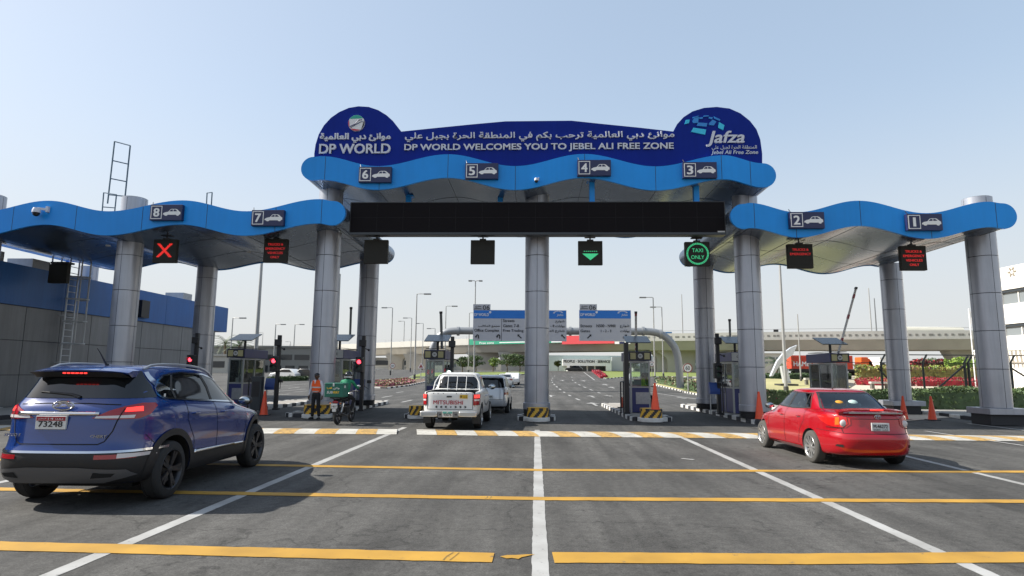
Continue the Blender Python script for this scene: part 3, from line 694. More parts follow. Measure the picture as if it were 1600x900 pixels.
# left pavement along the building, right pavement of the last lane
kerb('kerb', [(-18.2, 10), (-18.2, 38), (-21.9, 38), (-21.9, 10)], top=('pavement', pave))
rp = [gnd(1418, 646), gnd(1470, 650), gnd(1522, 657)]
kerb('kerb', [(rp[0].x-3, rp[0].y+6), (rp[0].x, rp[0].y), (rp[1].x, rp[1].y), (rp[2].x, rp[2].y), (rp[2].x+1.6, rp[2].y), (rp[2].x+14, rp[2].y+.4), (rp[2].x+14, rp[2].y+12), (rp[0].x+4, rp[0].y+12)], seg=1.0, top=('pavement', mat('pavement', (.25, .24, .22), .9, 0, .1, 3)))

# striped nose blocks
ystr = mat('stripe_yellow', (.72, .42, .05), .6, 0, .12, 8)
def nose(px, py, label, wd=.78, Yn=None):
    p = gnd(px, py); Y0 = Yn or p.y; root = thing('striped_block', (p.x, Y0, 0), label, 'barrier block', 'yellow and black striped blocks at the island noses')
    m = MB(); n = 24; r = wd/2
    for k in range(n):      # half round front with slanting stripes (material per face)
        t0, t1 = math.pi + math.pi*k/n, math.pi + math.pi*(k+1)/n
        for j in range(6):
            z0, z1 = .16 + .055*j, .16 + .055*(j+1)
            m.vf([(p.x+r*math.cos(t0), Y0+.35+.35*math.sin(t0), z0), (p.x+r*math.cos(t1), Y0+.35+.35*math.sin(t1), z0), (p.x+r*math.cos(t1), Y0+.35+.35*math.sin(t1), z1), (p.x+r*math.cos(t0), Y0+.35+.35*math.sin(t0), z1)], [(0, 1, 2, 3)], 0 if ((k - j*.8) % 6) < 3 else 1)
    m.lathe([(0, .49), (r-.0, .49)], (p.x, Y0+.35, 0), n=24, mi=0)
    m.build('block', [ystr, kb], root)
    m = MB(); m.lathe([(r+.02, 0), (r+.06, .02), (r+.06, .13), (r+.02, .155), (0, .156)], (p.x, Y0+.35, .002), n=28); m.build('base', kw, root, True)
nose(499, 652.5, 'yellow and black block beside the person in the orange vest', 1.0, 22.7); nose(649, 655, 'small striped block by the left rear wheel of the pickup', .55, 22.9); nose(840, 659, 'striped block with a round white base at the foot of the middle column', .78, 22.35)
nose(1018, 659.5, 'striped block carrying a tall orange cone, between two booths', .8, 22.75)
p = gnd(1600, 658); root = thing('striped_block', (p.x, p.y, 0), 'long striped block at the right edge beside the rightmost column', 'barrier block', 'yellow and black striped blocks at the island noses')
m = MB()
for k in range(14):
    x0 = gnd(1560, 657).x + k*.28; m.vf([(x0, p.y, .16), (x0+.28, p.y, .16), (x0+.40, p.y, .46), (x0+.12, p.y, .46)], [(0, 1, 2, 3)], k % 2)
m.box(gnd(1560, 657).x+.02, gnd(1560, 657).x+3.9, p.y+.004, p.y+.5, .16, .46, 0)
m.build('block', [kb, ystr], root); m = MB(); m.box(gnd(1582, 657).x, p.x+2.5, p.y-.12, p.y+.45, 0, .158); m.build('base', kw, root, bevel=.02)

# cones
cone_o = mat('cone_orange', (.75, .075, .02), .5, 0, .06, 9); cone_d = mat('cone_faded', (.62, .10, .05), .6)
proto = None
def cone(px, py, label, h=.95, z=0.0, mt=cone_o, Y=None):
    p = gnd(px, py, z)
    if Y: p = Vector((at(px, py, Y).x, Y, z))
    root = thing('traffic_cone', p, label, 'traffic cone', 'orange traffic cones')
    m = MB(); X, Y, Z = p; m.box(X-.21, X+.21, Y-.21, Y+.21, Z+.001, Z+.03); m.build('base', mat('cone_base', (.03, .03, .03), .7), root, bevel=.012)
    m = MB(); m.lathe([(.165*h/.95, Z+.031), (.15*h/.95, Z+.06), (.035, Z+h-.015), (.02, Z+h), (0, Z+h)], (X, Y, 0), n=20); m.build('body', mt, root, True)
cone(412, 649, 'orange cone beside the front wheel of the blue SUV'); cone(1024, 641, 'orange cone standing on the striped block by a booth', .93, .50); cone(1187, 649.5, 'orange cone behind the mirror of the red sedan', 1.0, .142, Y=22.86)
cone(1413, 656, 'orange cone by the right tail light of the red sedan'); cone(1457, 656.5, 'orange cone standing alone on the road near the rightmost column'); cone(972, 637, 'short faded orange cone behind the booth right of the middle column', .5, .15, cone_d)
cone(483, 652, 'orange cone half hidden behind the person in the vest', .8, 0.0)

# ------------------------------------------------------------------ toll booths
bnavy = mat('booth_navy', (.018, .024, .12), .4, 0, .08, 3); bglass = glassmat('booth_glass', (.93, .97, .95), .0)
bframe = mat('booth_frame', (.30, .31, .31), .4, .6); panelm = mat('brushed_panel', (.30, .31, .33), .35, .7, .12, 12)
logo_y = mat('booth_sticker', (.40, .36, .18), .6); skin = mat('skin', (.10, .055, .035), .6); solar = mat('solar_panel', (.10, .12, .14), .25, .3)
def booth(x0px, x1px, label, Y0=26.0, dark_front=True, logo_right=False):
    X0, X1 = at(x0px, 600, Y0).x, at(x1px, 600, Y0).x; D = 2.1; Y1 = Y0 + D; xc = (X0+X1)/2
    root = thing('toll_booth', (xc, Y0, .15), label, 'toll booth', 'toll booths on the islands')
    m = MB(); m.box(X0+.02, X1-.02, Y0+.02, Y1-.02, .15, 1.16); m.build('lower_cabin', bnavy, root, bevel=.02)
    m = MB(); m.box(X0+.22, X1-.04, Y0+.002, Y0+.018, .50, .98)
    for k in range(8): m.box(X0+.26, X1-.08, Y0-.004, Y0+.001, .55+k*.05, .562+k*.05)
    m.build('vent_panel', panelm, root)
    m = MB()
    for x, y in ((X0, Y0), (X1-.06, Y0), (X0, Y1-.06), (X1-.06, Y1-.06), (X0, (Y0+Y1)/2), (X1-.06, (Y0+Y1)/2)): m.box(x, x+.06, y, y+.06, .15, 2.26)
    for z in (1.165, 2.20): m.box(X0+.005, X1-.005, Y0+.005, Y0+.05, z, z+.05); m.box(X0+.005, X0+.05, Y0+.06, Y1-.06, z, z+.05); m.box(X1-.05, X1-.005, Y0+.06, Y1-.06, z, z+.05); m.box(X0+.005, X1-.005, Y1-.05, Y1-.005, z, z+.05)
    m.build('frame', bframe, root)
    for x_ in (X0+.02, X1-.03): m = MB(); m.box(x_, x_+.008, Y0+.07, Y1-.07, 1.22, 2.19); m.build('window', bglass, root)
    for y_ in (Y0+.02, Y1-.03): m = MB(); m.box(X0+.07, X1-.07, y_, y_+.008, 1.22, 2.19); m.build('window', bglass, root)
    m = MB(); m.box(X0+.12, X1-.12, Y0+.5, Y0+.9, 1.17, 1.22); m.box(xc-.16, xc+.14, Y0+.6, Y0+.7, 1.23, 1.5); m.box(X0+.15, X0+.3, Y0+.4, Y0+.5, 1.23, 1.42); m.build('counter', mat('grey_plastic', (.2, .2, .2), .5), root)
    m = MB(); m.box(X0-.06, X1+.06, Y0-.10, Y1+.1, 2.28, 2.66); m.build('header', bnavy, root, bevel=.012)
    m = MB(); m.box(X0-.04, X1+.04, Y0-.112, Y0-.102, 2.30, 2.64); sb = m.build('sign_face', black if dark_front else mat('grey_sign', (.42, .42, .40), .5), root)
    if dark_front:
        for s_ in (X0-.0, X1-.24): m = MB(); m.box(s_, s_+.22, Y0-.118, Y0-.1125, 2.34, 2.60); m.build('sticker', logo_y, root)
        m = MB()
        m.lathe([(0, -.012), (.10, -.012), (.10, -.008)], (xc, Y0-.1125, 2.47), 'Y', 16); m.build('round_logo', mat('logo_grey', (.45, .45, .44), .5), root, True)
        m = MB(); text(m, 'W', xc-.05, xc+.05, 2.43, 2.51, Y0-.125, .004, .02); m.build('logo_letter', black, root)
    else:
        m = MB(); text(m, 'GATE', xc-.2, xc+.2, 2.42, 2.52, Y0-.113, .004, .0); m.build('lettering', black, root)
    # roof rail, post and solar panel
    m = MB(); m.tube([(xc, Y0+.7, 2.66), (xc, Y0+.7, 3.12)], .055, 10); m.build('mast', black, root, True)
    m = MB(); c = Vector((xc, Y0+.7, 3.20)); m.obox(c, (.52, 0, 0), (0, .48, .16), (0, -.006, .018)); m.build('solar_panel', solar, root)
    m = MB(); m.tube([(X0, Y0, 2.665), (X0, Y0, 2.72), (X1, Y0, 2.72), (X1, Y1, 2.72), (X0, Y1, 2.72), (X0, Y0, 2.72)], .012, 6); m.build('roof_rail', black, root)
    return root
booth(355, 379, 'toll booth with solar panel between the SUV bonnet and the first traffic light', 26.3); booth(506, 534, 'toll booth half hidden behind the front column next to the vest person', 26.2, False)
booth(664, 693, 'toll booth just left of the pickup, with a curved mast behind it'); booth(985, 1016, 'toll booth with a navy base right of the middle column, cone in front')
booth(1145, 1173, 'toll booth half hidden by the front column left of the red sedan', 26, False); booth(1300, 1326, 'toll booth behind the roof of the red sedan, beside a raised boom', 26.3)
# attendant seen inside the booth right of the middle column
def simple_person(name, loc, label, parts, scale=1.0): pass

# ------------------------------------------------------------------ traffic lights
lr = mat('lamp_red_on', (.4, .02, .02), .4, emit=(1, .05, .08), es=1.5); lg = mat('lamp_white_green_on', (.5, .6, .55), .4, emit=(.75, 1, .9), es=.85); lens_off = mat('lens_off', (.02, .05, .035), .3)
def traffic_light(px, pyl, Y, label, state, top=3.25, side=-1):
    p = at(px, pyl, Y); X = p.x; root = thing('traffic_light', (X, Y, .15), label, 'traffic light', 'traffic lights on the islands')
    m = MB(); m.box(X+.04*0-.07+.08, X+.07+.08, Y+.12, Y+.26, .15, top); m.box(X-.02, X+.20, Y+.06, Y+.32, .15, .22); m.build('post', black, root, bevel=.01)
    m = MB(); m.box(X-.15, X+.15, Y-.10, Y+.115, p.z-.42, p.z+.20); m.build('housing', black, root, bevel=.02)
    m = MB(); m.box(X-.06, X+.22, Y+.0, Y+.12, top-.45, top-.18); m.build('camera_box', black, root, bevel=.02)
    for dz, on in ((0, state == 'red'), (-.25, state == 'green')):
        z = p.z + dz if state != 'green' else p.z + (dz + .25)*1.0 - (0 if on else 0)
        if state == 'green': z = p.z if on else p.z + .0 - .26
        m = MB(); m.lathe([(.0, -.112), (.065, -.110), (.085, -.103)], (X, Y, z), 'Y', 20); m.build('lens', (lr if state == 'red' else lg) if on else lens_off, root, True)
        m = MB(); m.lathe([(.10, -.105), (.105, -.24)], (X, Y, z), 'Y', 16, a0=R(0), a1=R(180)); m.build('hood', black, root, True)
    m = MB(); m.tube([(X+.16, Y+.2, p.z+.55), (X+.30, Y+.15, p.z+.50)], .02, 6); m.sphere((X+.32, Y+.13, p.z+.49), .05); m.build('sensor', black, root, True)
traffic_light(299, 562, 25.6, 'traffic light showing red at the end of the low building, above the SUV roof', 'red', 3.3); traffic_light(429, 564, 25.0, 'red traffic light between the cone and the column, beside a blue ticket box', 'red', 3.2)
traffic_light(562, 565.5, 25.0, 'red traffic light above the motorbike rider', 'red', 3.2); traffic_light(702, 582, 25.2, 'traffic light showing a bright green-white lamp behind the pickup', 'green', 3.2)
traffic_light(1121, 575, 25.3, 'unlit black traffic light in front of the rear column behind the TAXI ONLY board', 'off', 3.4)
X = at(979, 600, 25.4).x; o = MB(); o.box(X-.09, X+.09, 25.3, 25.5, .15, 3.0)
root = thing('signal_post', (X, 25.4, .15), 'plain black post at the left side of the booth right of the middle column', 'post'); o.build('post', black, root, bevel=.01); m = MB(); m.box(X-.12, X+.12, 25.28, 25.52, .152, .2); m.build('foot', black, root)

# ticket readers
rb = mat('reader_blue', (.015, .05, .22), .4)
def reader(px, Y, label, lean=1):
    X = at(px, 600, Y).x; root = thing('ticket_machine', (X, Y, .15), label, 'ticket machine', 'ticket machines on the islands')
    m = MB(); m.box(X-.2, X+.2, Y, Y+.3, .95, 1.05); m.prism([(Y-.02, 1.05), (Y+.32, 1.05), (Y+.32, 1.42), (Y+.1, 1.42)], X-.2, X+.2, axis='X'); m.build('hood', rb, root)
    for dx in (-.16, .16): m = MB(); m.tube([(X+dx, Y+.15, .15), (X+dx, Y+.15, .95)], .022, 8); m.build('leg', steel, root, True)
    m = MB(); m.tube([(X+.2, Y+.1, 1.15), (X+.42, Y+.1, 1.0), (X+.42, Y+.1, 1.25)], .015, 6); m.box(X+.34, X+.5, Y+.04, Y+.14, 1.25, 1.38); m.build('card_reader', black, root)
reader(421, 25.2, 'blue ticket machine on thin legs behind the cone near the SUV'); reader(560, 25.4, 'blue ticket machine on thin legs behind the motorbike'); reader(1117, 25.4, 'blue ticket machine at the foot of the rear column left of the red sedan')
X = at(402, 600, 24.6).x; root = thing('control_cabinet', (X, 24.6, .15), 'narrow black cabinet beside the orange cone near the SUV', 'cabinet'); m = MB(); m.box(X-.2, X+.2, 24.5, 24.8, .15, 1.5); m.build('housing', mat('cabinet_dark', (.03, .035, .04), .5), root, bevel=.02); m = MB(); m.box(X-.14, X+.14, 24.49, 24.498, .7, 1.3); m.build('door_plate', black, root)
def railing(pxs, Y0, Y1, label):
    X = at(pxs, 600, Y0).x; root = thing('guard_rail', (X, Y0, .15), label, 'railing', 'black guard rails by the booths')
    m = MB(); m.tube([(X, Y0, .15), (X, Y0, 1.38), (X, Y0+.06, 1.42), (X, Y1-.06, 1.42), (X, Y1, 1.38), (X, Y1, .15)], .028, 8); m.build('rail', black, root, True)
railing(389, 24.9, 25.8, 'black guard rail left of the narrow cabinet'); railing(974, 24.6, 25.4, 'black guard rail at the left corner of the booth right of the middle column'); railing(1129, 24.9, 25.7, 'black guard rail in front of the booth left of the red sedan')

# raised booms
bw = mat('boom_white', (.60, .58, .55), .5, 0, .06, 4); br_ = mat('boom_red', (.30, .04, .05), .5); bgr = mat('boom_grey', (.17, .18, .18), .5, .3)
def boom(a, b, Y, label, bands=True, w=.11, col=None, bandpos=(.30, .62, .90)):
    A, B = at(*a, Y), at(*b, Y); root = thing('barrier_boom', (A.x, Y, A.z), label, 'barrier', 'raised barrier booms')
    m = MB(); m.bar(A, B, w, .06); m.build('arm', col or bw, root, bevel=.01)
    if bands:
        m = MB(); d = B-A
        for t in bandpos: m.bar(A+d*(t-.028), A+d*(t+.028), w+.006, .066)
        m.build('band', br_, root)
    m = MB(); m.bar(B, B+(B-A).normalized()*.1, w+.02, .08); m.build('tip', black, root)
boom((1306, 566), (1337, 452), 27.5, 'raised red and white boom leaning right above the booth behind the red sedan')
boom((994, 555), (993.5, 490), 28.5, 'upright boom above the booth right of the middle column', True, .10, bandpos=(.15, .25, .97)); boom((690.5, 545), (689, 490), 28.5, 'upright grey boom above the booth left of the pickup', False, .12, bgr)
boom((1141, 530), (1140, 502), 28.5, 'short upright boom end between the rear and front columns at right', False, .09, bgr); boom((547, 525), (548.5, 483), 29, 'upright boom end between the two columns behind the motorbike', False, .10, bgr)

# ------------------------------------------------------------------ low building on the left
wallm = mat('wall_cladding', (.200, .205, .212), .45, .2, .08, .8, streak=.2); bandm = mat('band_blue', (.010, .11, .36), .45, 0, .08, .5, streak=.15)
BX = -22.35; zb0, zt = 4.43, 6.17
root = thing('service_building', (BX, 25, 0), 'low grey panelled building with a deep blue roof band at left', 'building')
YE = 42.0
m = MB(); m.box(BX-14, BX-.04, -4, YE, 0, zb0); m.build('core', seam_m, root)
m = MB(); ys = -4.0; rows = [(0.02, 1.45), (1.47, 2.93), (2.95, zb0-.01)]
while ys < YE-.1:
    for a, b in rows:
        if 9.9 < ys < 22.3 and a < 2.9 and 18.3 < ys < 20.4: continue
        m.box(BX-.039, BX, ys+.016, min(ys+2.0, YE)-.016, a, b-.008)
    ys += 2.0
for k in range(7): m.box(BX-14+k*2+.012, BX-14+k*2+1.988, YE+.001, YE+.04, .02, zb0-.01)
m.build('wall', wallm, root)
m = MB(); ys = -4.0
m.box(BX-13.5, BX+.06, -4, YE+1.4, zb0+.02, zt-.02)
while ys < YE+1.3: m.box(BX+.06, BX+.09, ys+.012, min(ys+4, YE+1.4)-.012, zb0, zt); ys += 4
m.box(BX-13.5, BX+.09, YE+1.401, YE+1.43, zb0, zt); m.build('roof_band', bandm, root)
m = MB(); m.box(BX+.002, BX+.07, 18.3, 20.3, .02, 3.0); d_ = m.build('door_frame', mat('door_blue', (.012, .06, .26), .4), root)
m = MB(); m.box(BX+.071, BX+.08, 18.48, 20.1, .04, 2.82); m.build('door', mat('door_dark', (.006, .008, .012), .15), root)
m = MB(); m.box(BX+.0915, BX+.30, 33.4, 34.1, 4.62, 5.6); m.build('speaker_box', black, root)
m = MB(); m.box(BX+.002, BX+.02, 32.0, 33.2, .05, 2.5); m.build('side_door', mat('door_grey', (.02, .02, .022), .4), root)
for y_ in (14., 24.5, 27, 39): m = MB(); m.box(BX-1.6, BX-.4, y_-.5, y_+.5, zt-.02, zt+.5); m.build('roof_unit', galv, root)
# caged ladder
LXp = -21.6; Yl = 28.2
root = thing('caged_ladder', (LXp-.3, Yl, 1.3), 'galvanised caged ladder fixed to the low building wall', 'ladder')
lm = mat('ladder_galv', (.55, .56, .57), .45, .25)
lx = BX+.25
for yy in (Yl-.28, Yl+.28): m = MB(); m.tube([(lx, yy, 1.3), (lx, yy, 7.05), (lx-.2, yy, 7.3), (lx-.7, yy, 7.3), (lx-.9, yy, 7.1), (lx-.9, yy, 6.2)], .035, 8); m.build('stile', lm, root, True)
for k in range(18): m = MB(); m.tube([(lx, Yl-.28, 1.45+k*.3), (lx, Yl+.28, 1.45+k*.3)], .018, 6); m.build('rung', lm, root)
def hoopp(t, z): return (lx + .05 + .75*math.sin(t), Yl - .40*math.cos(t)*1.0, z)
for z in (2.9, 3.95, 5.0, 6.05, 7.0): m = MB(); m.tube([(lx, Yl-.28, z)] + [hoopp(math.pi*k/10, z) for k in range(11)] + [(lx, Yl+.28, z)], .04, 6); m.build('hoop', lm, root, True)
for t in (.25, .5, .75): m = MB(); m.tube([hoopp(math.pi*t, 2.9), hoopp(math.pi*t, 7.0)], .036, 6); m.build('cage_bar', lm, root, True)
for z in (2.0, 4.2): m = MB(); m.box(BX+.0, lx, Yl-.32, Yl-.26, z, z+.05); m.box(BX+.0, lx, Yl+.26, Yl+.32, z, z+.05); m.build('wall_bracket', lm, root)
root = thing('screen_board', (at(90, 430, 26).x, 26, at(90, 430, 26).z), 'dark board hanging under the left canopy behind the caged ladder', 'display')
c = at(90, 428, 26); m = MB(); m.box(c.x-.42, c.x+.42, 26, 26.2, c.z-.40, c.z+.45); m.build('housing', lanebox, root); m = MB(); m.box(c.x-.3, c.x+.5, 25.9, 26.3, c.z+.452, c.z+.53); m.build('bracket', black, root)
# ================================================================== beyond the gate
leafm = {}
def leafmat(name, col, v=.35):
    m = mat(name, col, .6, 0, v, 2.2); m.node_tree.nodes['Principled BSDF'].inputs['Subsurface Weight'].default_value = 0
    return m
g1 = leafmat('leaf_dark', (.05, .085, .030)); g2 = leafmat('leaf_mid', (.085, .13, .04)); g3 = leafmat('leaf_bright', (.20, .30, .04)); gy = leafmat('leaf_yellowish', (.22, .20, .05)); fr = leafmat('flower_red', (.30, .012, .025)); fd = leafmat('leaf_maroon', (.12, .03, .03)); fp = leafmat('flower_purple', (.30, .08, .12)); bark = mat('bark', (.12, .09, .06), .9)
leaf_cream = leafmat('leaf_cream', (.30, .30, .18))
def leaves(mb, c, rad, n, size, rnd, mi=None, flat=False, mis=None):
    """n leaf faces spread through an uneven ellipsoid shell"""
    for _ in range(n):
        while True:
            v = Vector((rnd.uniform(-1, 1), rnd.uniform(-1, 1), rnd.uniform(-1, 1)))
            if .35 < v.length < 1: break
        p = Vector((c[0]+v.x*rad[0], c[1]+v.y*rad[1], c[2]+v.z*rad[2]))
        a = Vector((rnd.gauss(0, 1), rnd.gauss(0, 1), rnd.gauss(0, .6))).normalized(); b = a.cross(Vector((rnd.gauss(0, 1), rnd.gauss(0, 1), rnd.gauss(0, 1)))).normalized()
        s_ = size*rnd.uniform(.6, 1.4); k = rnd.choice(mis) if mis else (mi or 0)
        mb.vf([p-a*s_, p-b*s_*.5, p+a*s_, p+b*s_*.5], [(0, 1, 2, 3)], k)
def tree(px, pyb, htop_px, Y, label, wpx, mt=None, seed=1, trunk_h=.35, group='trees under the flyover'):
    rnd = random.Random(seed); b = at(px, pyb, Y); zb = TZ(Y); zt = at(px, htop_px, Y).z; H_ = zt - zb; W = wpx/960*Y
    root = thing('tree', (b.x, Y, zb), label, 'tree', group); mt = mt or [g1, g2]
    m = MB(); th = H_*trunk_h; m.tube([(b.x, Y, zb), (b.x+.08*H_*.3, Y, zb+th*.6), (b.x, Y, zb+th), (b.x, Y, zb+H_*.7)], [.035*H_, .028*H_, .022*H_, .008*H_], 8)
    for k in range(6):
        t = rnd.uniform(0, 6.28); m.tube([(b.x, Y, zb+th*.9), (b.x+math.cos(t)*W*.2, Y+math.sin(t)*W*.2, zb+H_*.55), (b.x+math.cos(t)*W*.38, Y+math.sin(t)*W*.38, zb+H_*.75)], [.018*H_, .012*H_, .005*H_], 5)
    m.build('trunk', bark, root, True)
    m = MB()
    for k in range(16):
        t = rnd.uniform(0, 6.28); r = rnd.uniform(0, .36)*W; hz = rnd.uniform(.42, .90)
        leaves(m, (b.x+math.cos(t)*r*1.1, Y+math.sin(t)*r, zb+H_*hz), (W*.2, W*.2, H_*.11), 130, .045*H_*.8, rnd, mis=list(range(len(mt))))
    m.build('crown', mt, root)
def bush(name, poly, h, n, size, mts, label, cat, rnd, group=None, kind=None, layers=1):
    """clipped hedge or flower bed: a solid core and leaf faces over a ground polygon"""
    c = Vector((sum(p[0] for p in poly)/len(poly), sum(p[1] for p in poly)/len(poly), 0)); c.z = TZ(c.y)
    m = MB(); xs = [p[0] for p in poly]; ys = [p[1] for p in poly]
    def inside(x, y):
        r = False
        for i in range(len(poly)):
            (x1, y1), (x2, y2) = poly[i][:2], poly[i-1][:2]
            if (y1 > y) != (y2 > y) and x < (x2-x1)*(y-y1)/(y2-y1)+x1: r = not r
        return r
    bb = [((p[0]-c.x)*.93+c.x, (p[1]-c.y)*.93+c.y) for p in poly]; m.vf([(x, y, TZ(y)) for x, y in bb]+[(x, y, TZ(y)+h*.80) for x, y in bb], [tuple(range(len(bb)))[::-1], tuple(range(len(bb), 2*len(bb)))]+[(i, (i+1) % len(bb), (i+1) % len(bb)+len(bb), i+len(bb)) for i in range(len(bb))], 0)
    k = 0
    while k < n:
        x, y = rnd.uniform(min(xs), max(xs)), rnd.uniform(min(ys), max(ys))
        if not inside(x, y): continue
        hh_ = h*(.86 + .14*math.sin(x*1.3+y*.7)*math.sin(x*.37-y*1.9)) ; z = TZ(y) + hh_*(1 - rnd.random()**2.2*.95) + rnd.uniform(0, .09)*h
        a = Vector((rnd.gauss(0, 1), rnd.gauss(0, 1), rnd.gauss(0, 1))).normalized(); b_ = a.cross(Vector((rnd.gauss(0, 1), rnd.gauss(0, 1), rnd.gauss(0, 1)))).normalized(); s_ = size*rnd.uniform(.5, 1.4); p = Vector((x, y, z))
        cl_ = math.sin(x*2.1/size*.04+y*1.1)+rnd.gauss(0, .8)
        m.vf([p-a*s_, p-b_*s_*.5, p+a*s_, p+b_*s_*.5], [(0, 1, 2, 3)], min(len(mts)-1, max(0, int((cl_+1.5)/3*len(mts))))); k += 1
    root = MB and m
    o = m.build(name, mts); o.data.transform(Matrix.Translation(-c)); o.location = c
    tag(o, label, cat, group, kind); return o
rnd = random.Random(11)
lawn = mat('lawn', (.16, .20, .045), .95, 0, .25, .7, .2, 60); lawn_dry = mat('lawn_dry', (.36, .33, .15), .95, 0, .18, .25, .2, 40); tan = mat('tan_paving', (.50, .42, .33), .9, 0, .07, .6)
g_ = lambda L_: [tuple(gt(*p)[:2]) for p in L_]
# lawn behind the booth (bright green), right lawn (drier), left strip
def island(pxs, mt, kname='kerb', h=.13, name='lawn', kerbs=True, seg=1.0):
    P_ = g_(pxs); sheet(name, P_, h, mt)
    if kerbs: kerb('kerb', P_, True, h, .18, seg)
island([(945, 592.5), (975, 589.8), (1055, 589), (1100, 590), (1150, 590), (1150, 581.5), (1060, 580.5), (940, 580.2), (934, 581)], lawn)
island([(1022, 602), (1060, 610.5), (1088, 617), (1120, 622), (1190, 633), (1260, 640), (1300, 596), (1180, 592), (1120, 592.5), (1060, 594)], lawn_dry, seg=.7)
island([(640, 590), (700, 588.5), (760, 587), (845, 584.5), (856, 581.5), (760, 582), (660, 583.5)], lawn)
island([(585, 606.5), (605, 607.2), (636, 603.5), (664, 597.5), (668, 594), (640, 591), (586, 599)], mat('soil', (.12, .08, .055), .95, 0, .2, 2), seg=.7)
sheet('lawn', g_([(618, 596.5), (640, 592.3), (662, 591.5), (650, 594), (640, 595.5)]), .15, lawn)
sheet('pavement', g_([(1268, 634), (1320, 612), (1340, 600), (1600, 600), (1640, 606), (1640, 640), (1400, 660)]), .02, tan)
sheet('lawn', g_([(1190, 612), (1330, 606), (1310, 597), (1180, 593)]), .10, lawn_dry)
# flower island, shrubs, hedges
bush('flower_bed', g_([(584, 605.5), (606, 606), (634, 602.5), (650, 599), (636, 594), (586, 598.5)]), .38, 5200, .12, [fp, fd, gy, fp, leaf_cream, g1], 'reddish purple flower bed on the left traffic island by the lamp posts', 'flower bed', rnd)
bush('flower_bed', g_([(924, 580.3), (936, 580.6), (946, 588), (950, 591.5), (938, 591.5)]), .5, 1500, .16, [fr, fr, fp], 'narrow red flower strip on the kerb point beside the far lawn', 'flower bed', rnd)
bush('shrub_bed', g_([(1024, 600), (1058, 608.5), (1087, 615), (1100, 613), (1075, 603), (1050, 598)]), .9, 5200, .13, [g1, g1, g2, fd, leaf_cream], 'low variegated shrubs along the kerb left of the rear column', 'shrubs', rnd)
Yh = 33.0
bush('hedge', [at(1194, 600, 34).to_2d()[:], at(1275, 600, 34).to_2d()[:], at(1275, 600, 35.6).to_2d()[:], at(1194, 600, 35.6).to_2d()[:]], .98, 6500, .065, [g1, g2, g1, leaf_cream, fp], 'variegated hedge behind the bonnet of the red sedan', 'hedge', rnd, 'hedges on the right')
bush('hedge', [at(1280, 600, 33.8).to_2d()[:], at(1428, 600, 33.8).to_2d()[:], at(1428, 600, 35.8).to_2d()[:], at(1280, 600, 35.8).to_2d()[:]], .98, 9000, .07, [g1, g1, g2, g1], 'dark green hedge between the two right columns, left half', 'hedge', rnd, 'hedges on the right')
bush('hedge', [at(1420, 600, 31.2).to_2d()[:], at(1700, 600, 31.2).to_2d()[:], at(1700, 600, 34).to_2d()[:], at(1420, 600, 34).to_2d()[:]], 1.18, 17000, .07, [g1, g2, g1, g2], 'thick dark green hedge behind the rightmost column and cones', 'hedge', rnd, 'hedges on the right')
bush('flower_bed', g_([(1425, 604), (1640, 606), (1640, 600), (1425, 598)]), .9, 9000, .13, [fr, fd, fr, g1, fr], 'deep red flower band between the tan paving and bright green bushes', 'flower bed', rnd)
bush('flower_bed', g_([(1335, 602), (1425, 604), (1425, 597.5), (1340, 597)]), .75, 5000, .13, [fr, fd, gy, fr], 'red and ochre flowers behind the stone bench at right', 'flower bed', rnd)
bush('shrub_bed', g_([(1335, 596.5), (1500, 597.5), (1640, 597.5), (1640, 594), (1345, 593.5)]), 2.4, 12000, .24, [gy, g2, gy, g3, fd], 'yellow green shrubs in front of the maroon bushes', 'shrubs', rnd)
bush('hedge', g_([(1478, 595), (1548, 595), (1548, 591.5), (1478, 591.5)]), 3.7, 7000, .22, [g3, g3, g2], 'bright lime green rounded bushes left of the rightmost column', 'hedge', rnd)
bush('hedge', g_([(1580, 595), (1640, 595), (1640, 591.5), (1580, 591.5)]), 3.9, 4000, .22, [g3, g3, g2], 'lime green bushes at the right edge below the white building', 'hedge', rnd)
bush('shrub_bed', g_([(1395, 592.5), (1480, 592.5), (1480, 590.5), (1395, 590.5)]), 3.4, 7000, .26, [fd, fd, g1, fr], 'dark maroon bushes under the flyover at right', 'shrubs', rnd)
bush('hedge', g_([(1200, 593), (1330, 593), (1330, 591.8), (1200, 591.8)]), .9, 6000, .2, [g1, g1], 'long low dark hedge in front of the red container truck', 'hedge', rnd)
bush('hedge', g_([(1090, 590.5), (1300, 592), (1300, 591.2), (1090, 589.8)]), .8, 3500, .2, [g1, g2], 'thin hedge line across the right lawn', 'hedge', rnd)
bush('hedge', g_([(418, 596), (480, 595), (480, 594), (418, 595)]), .45, 3000, .2, [g1, g1], 'dark hedge line across the road at left', 'hedge', rnd)
kerb('kerb', g_([(420, 595.5), (482, 594.2)]), False, .2, .3, 1.5)
# benches
def bench(px0, px1, pyb, pyt, label):
    a, b = gt(px0, pyb), gt(px1, pyb); root = thing('stone_bench', a, label, 'bench', 'concrete benches on the right lawn')
    H_ = (pyb-pyt)/960*a.y; m = MB(); m.box(a.x, b.x, a.y, a.y+.6, a.z+H_*.72, a.z+H_); m.build('seat', conc, root, bevel=.03)
    for x in (a.x+.1, b.x-.4): m = MB(); m.box(x, x+.3, a.y+.08, a.y+.52, a.z, a.z+H_*.718); m.build('leg', mat('conc_dark', (.12, .115, .10), .9), root)
bench(1259, 1276, 603, 591, 'small concrete bench on the lawn left of the booth with the boom'); bench(1362, 1389, 608, 597, 'long concrete bench partly behind the rear column at right')

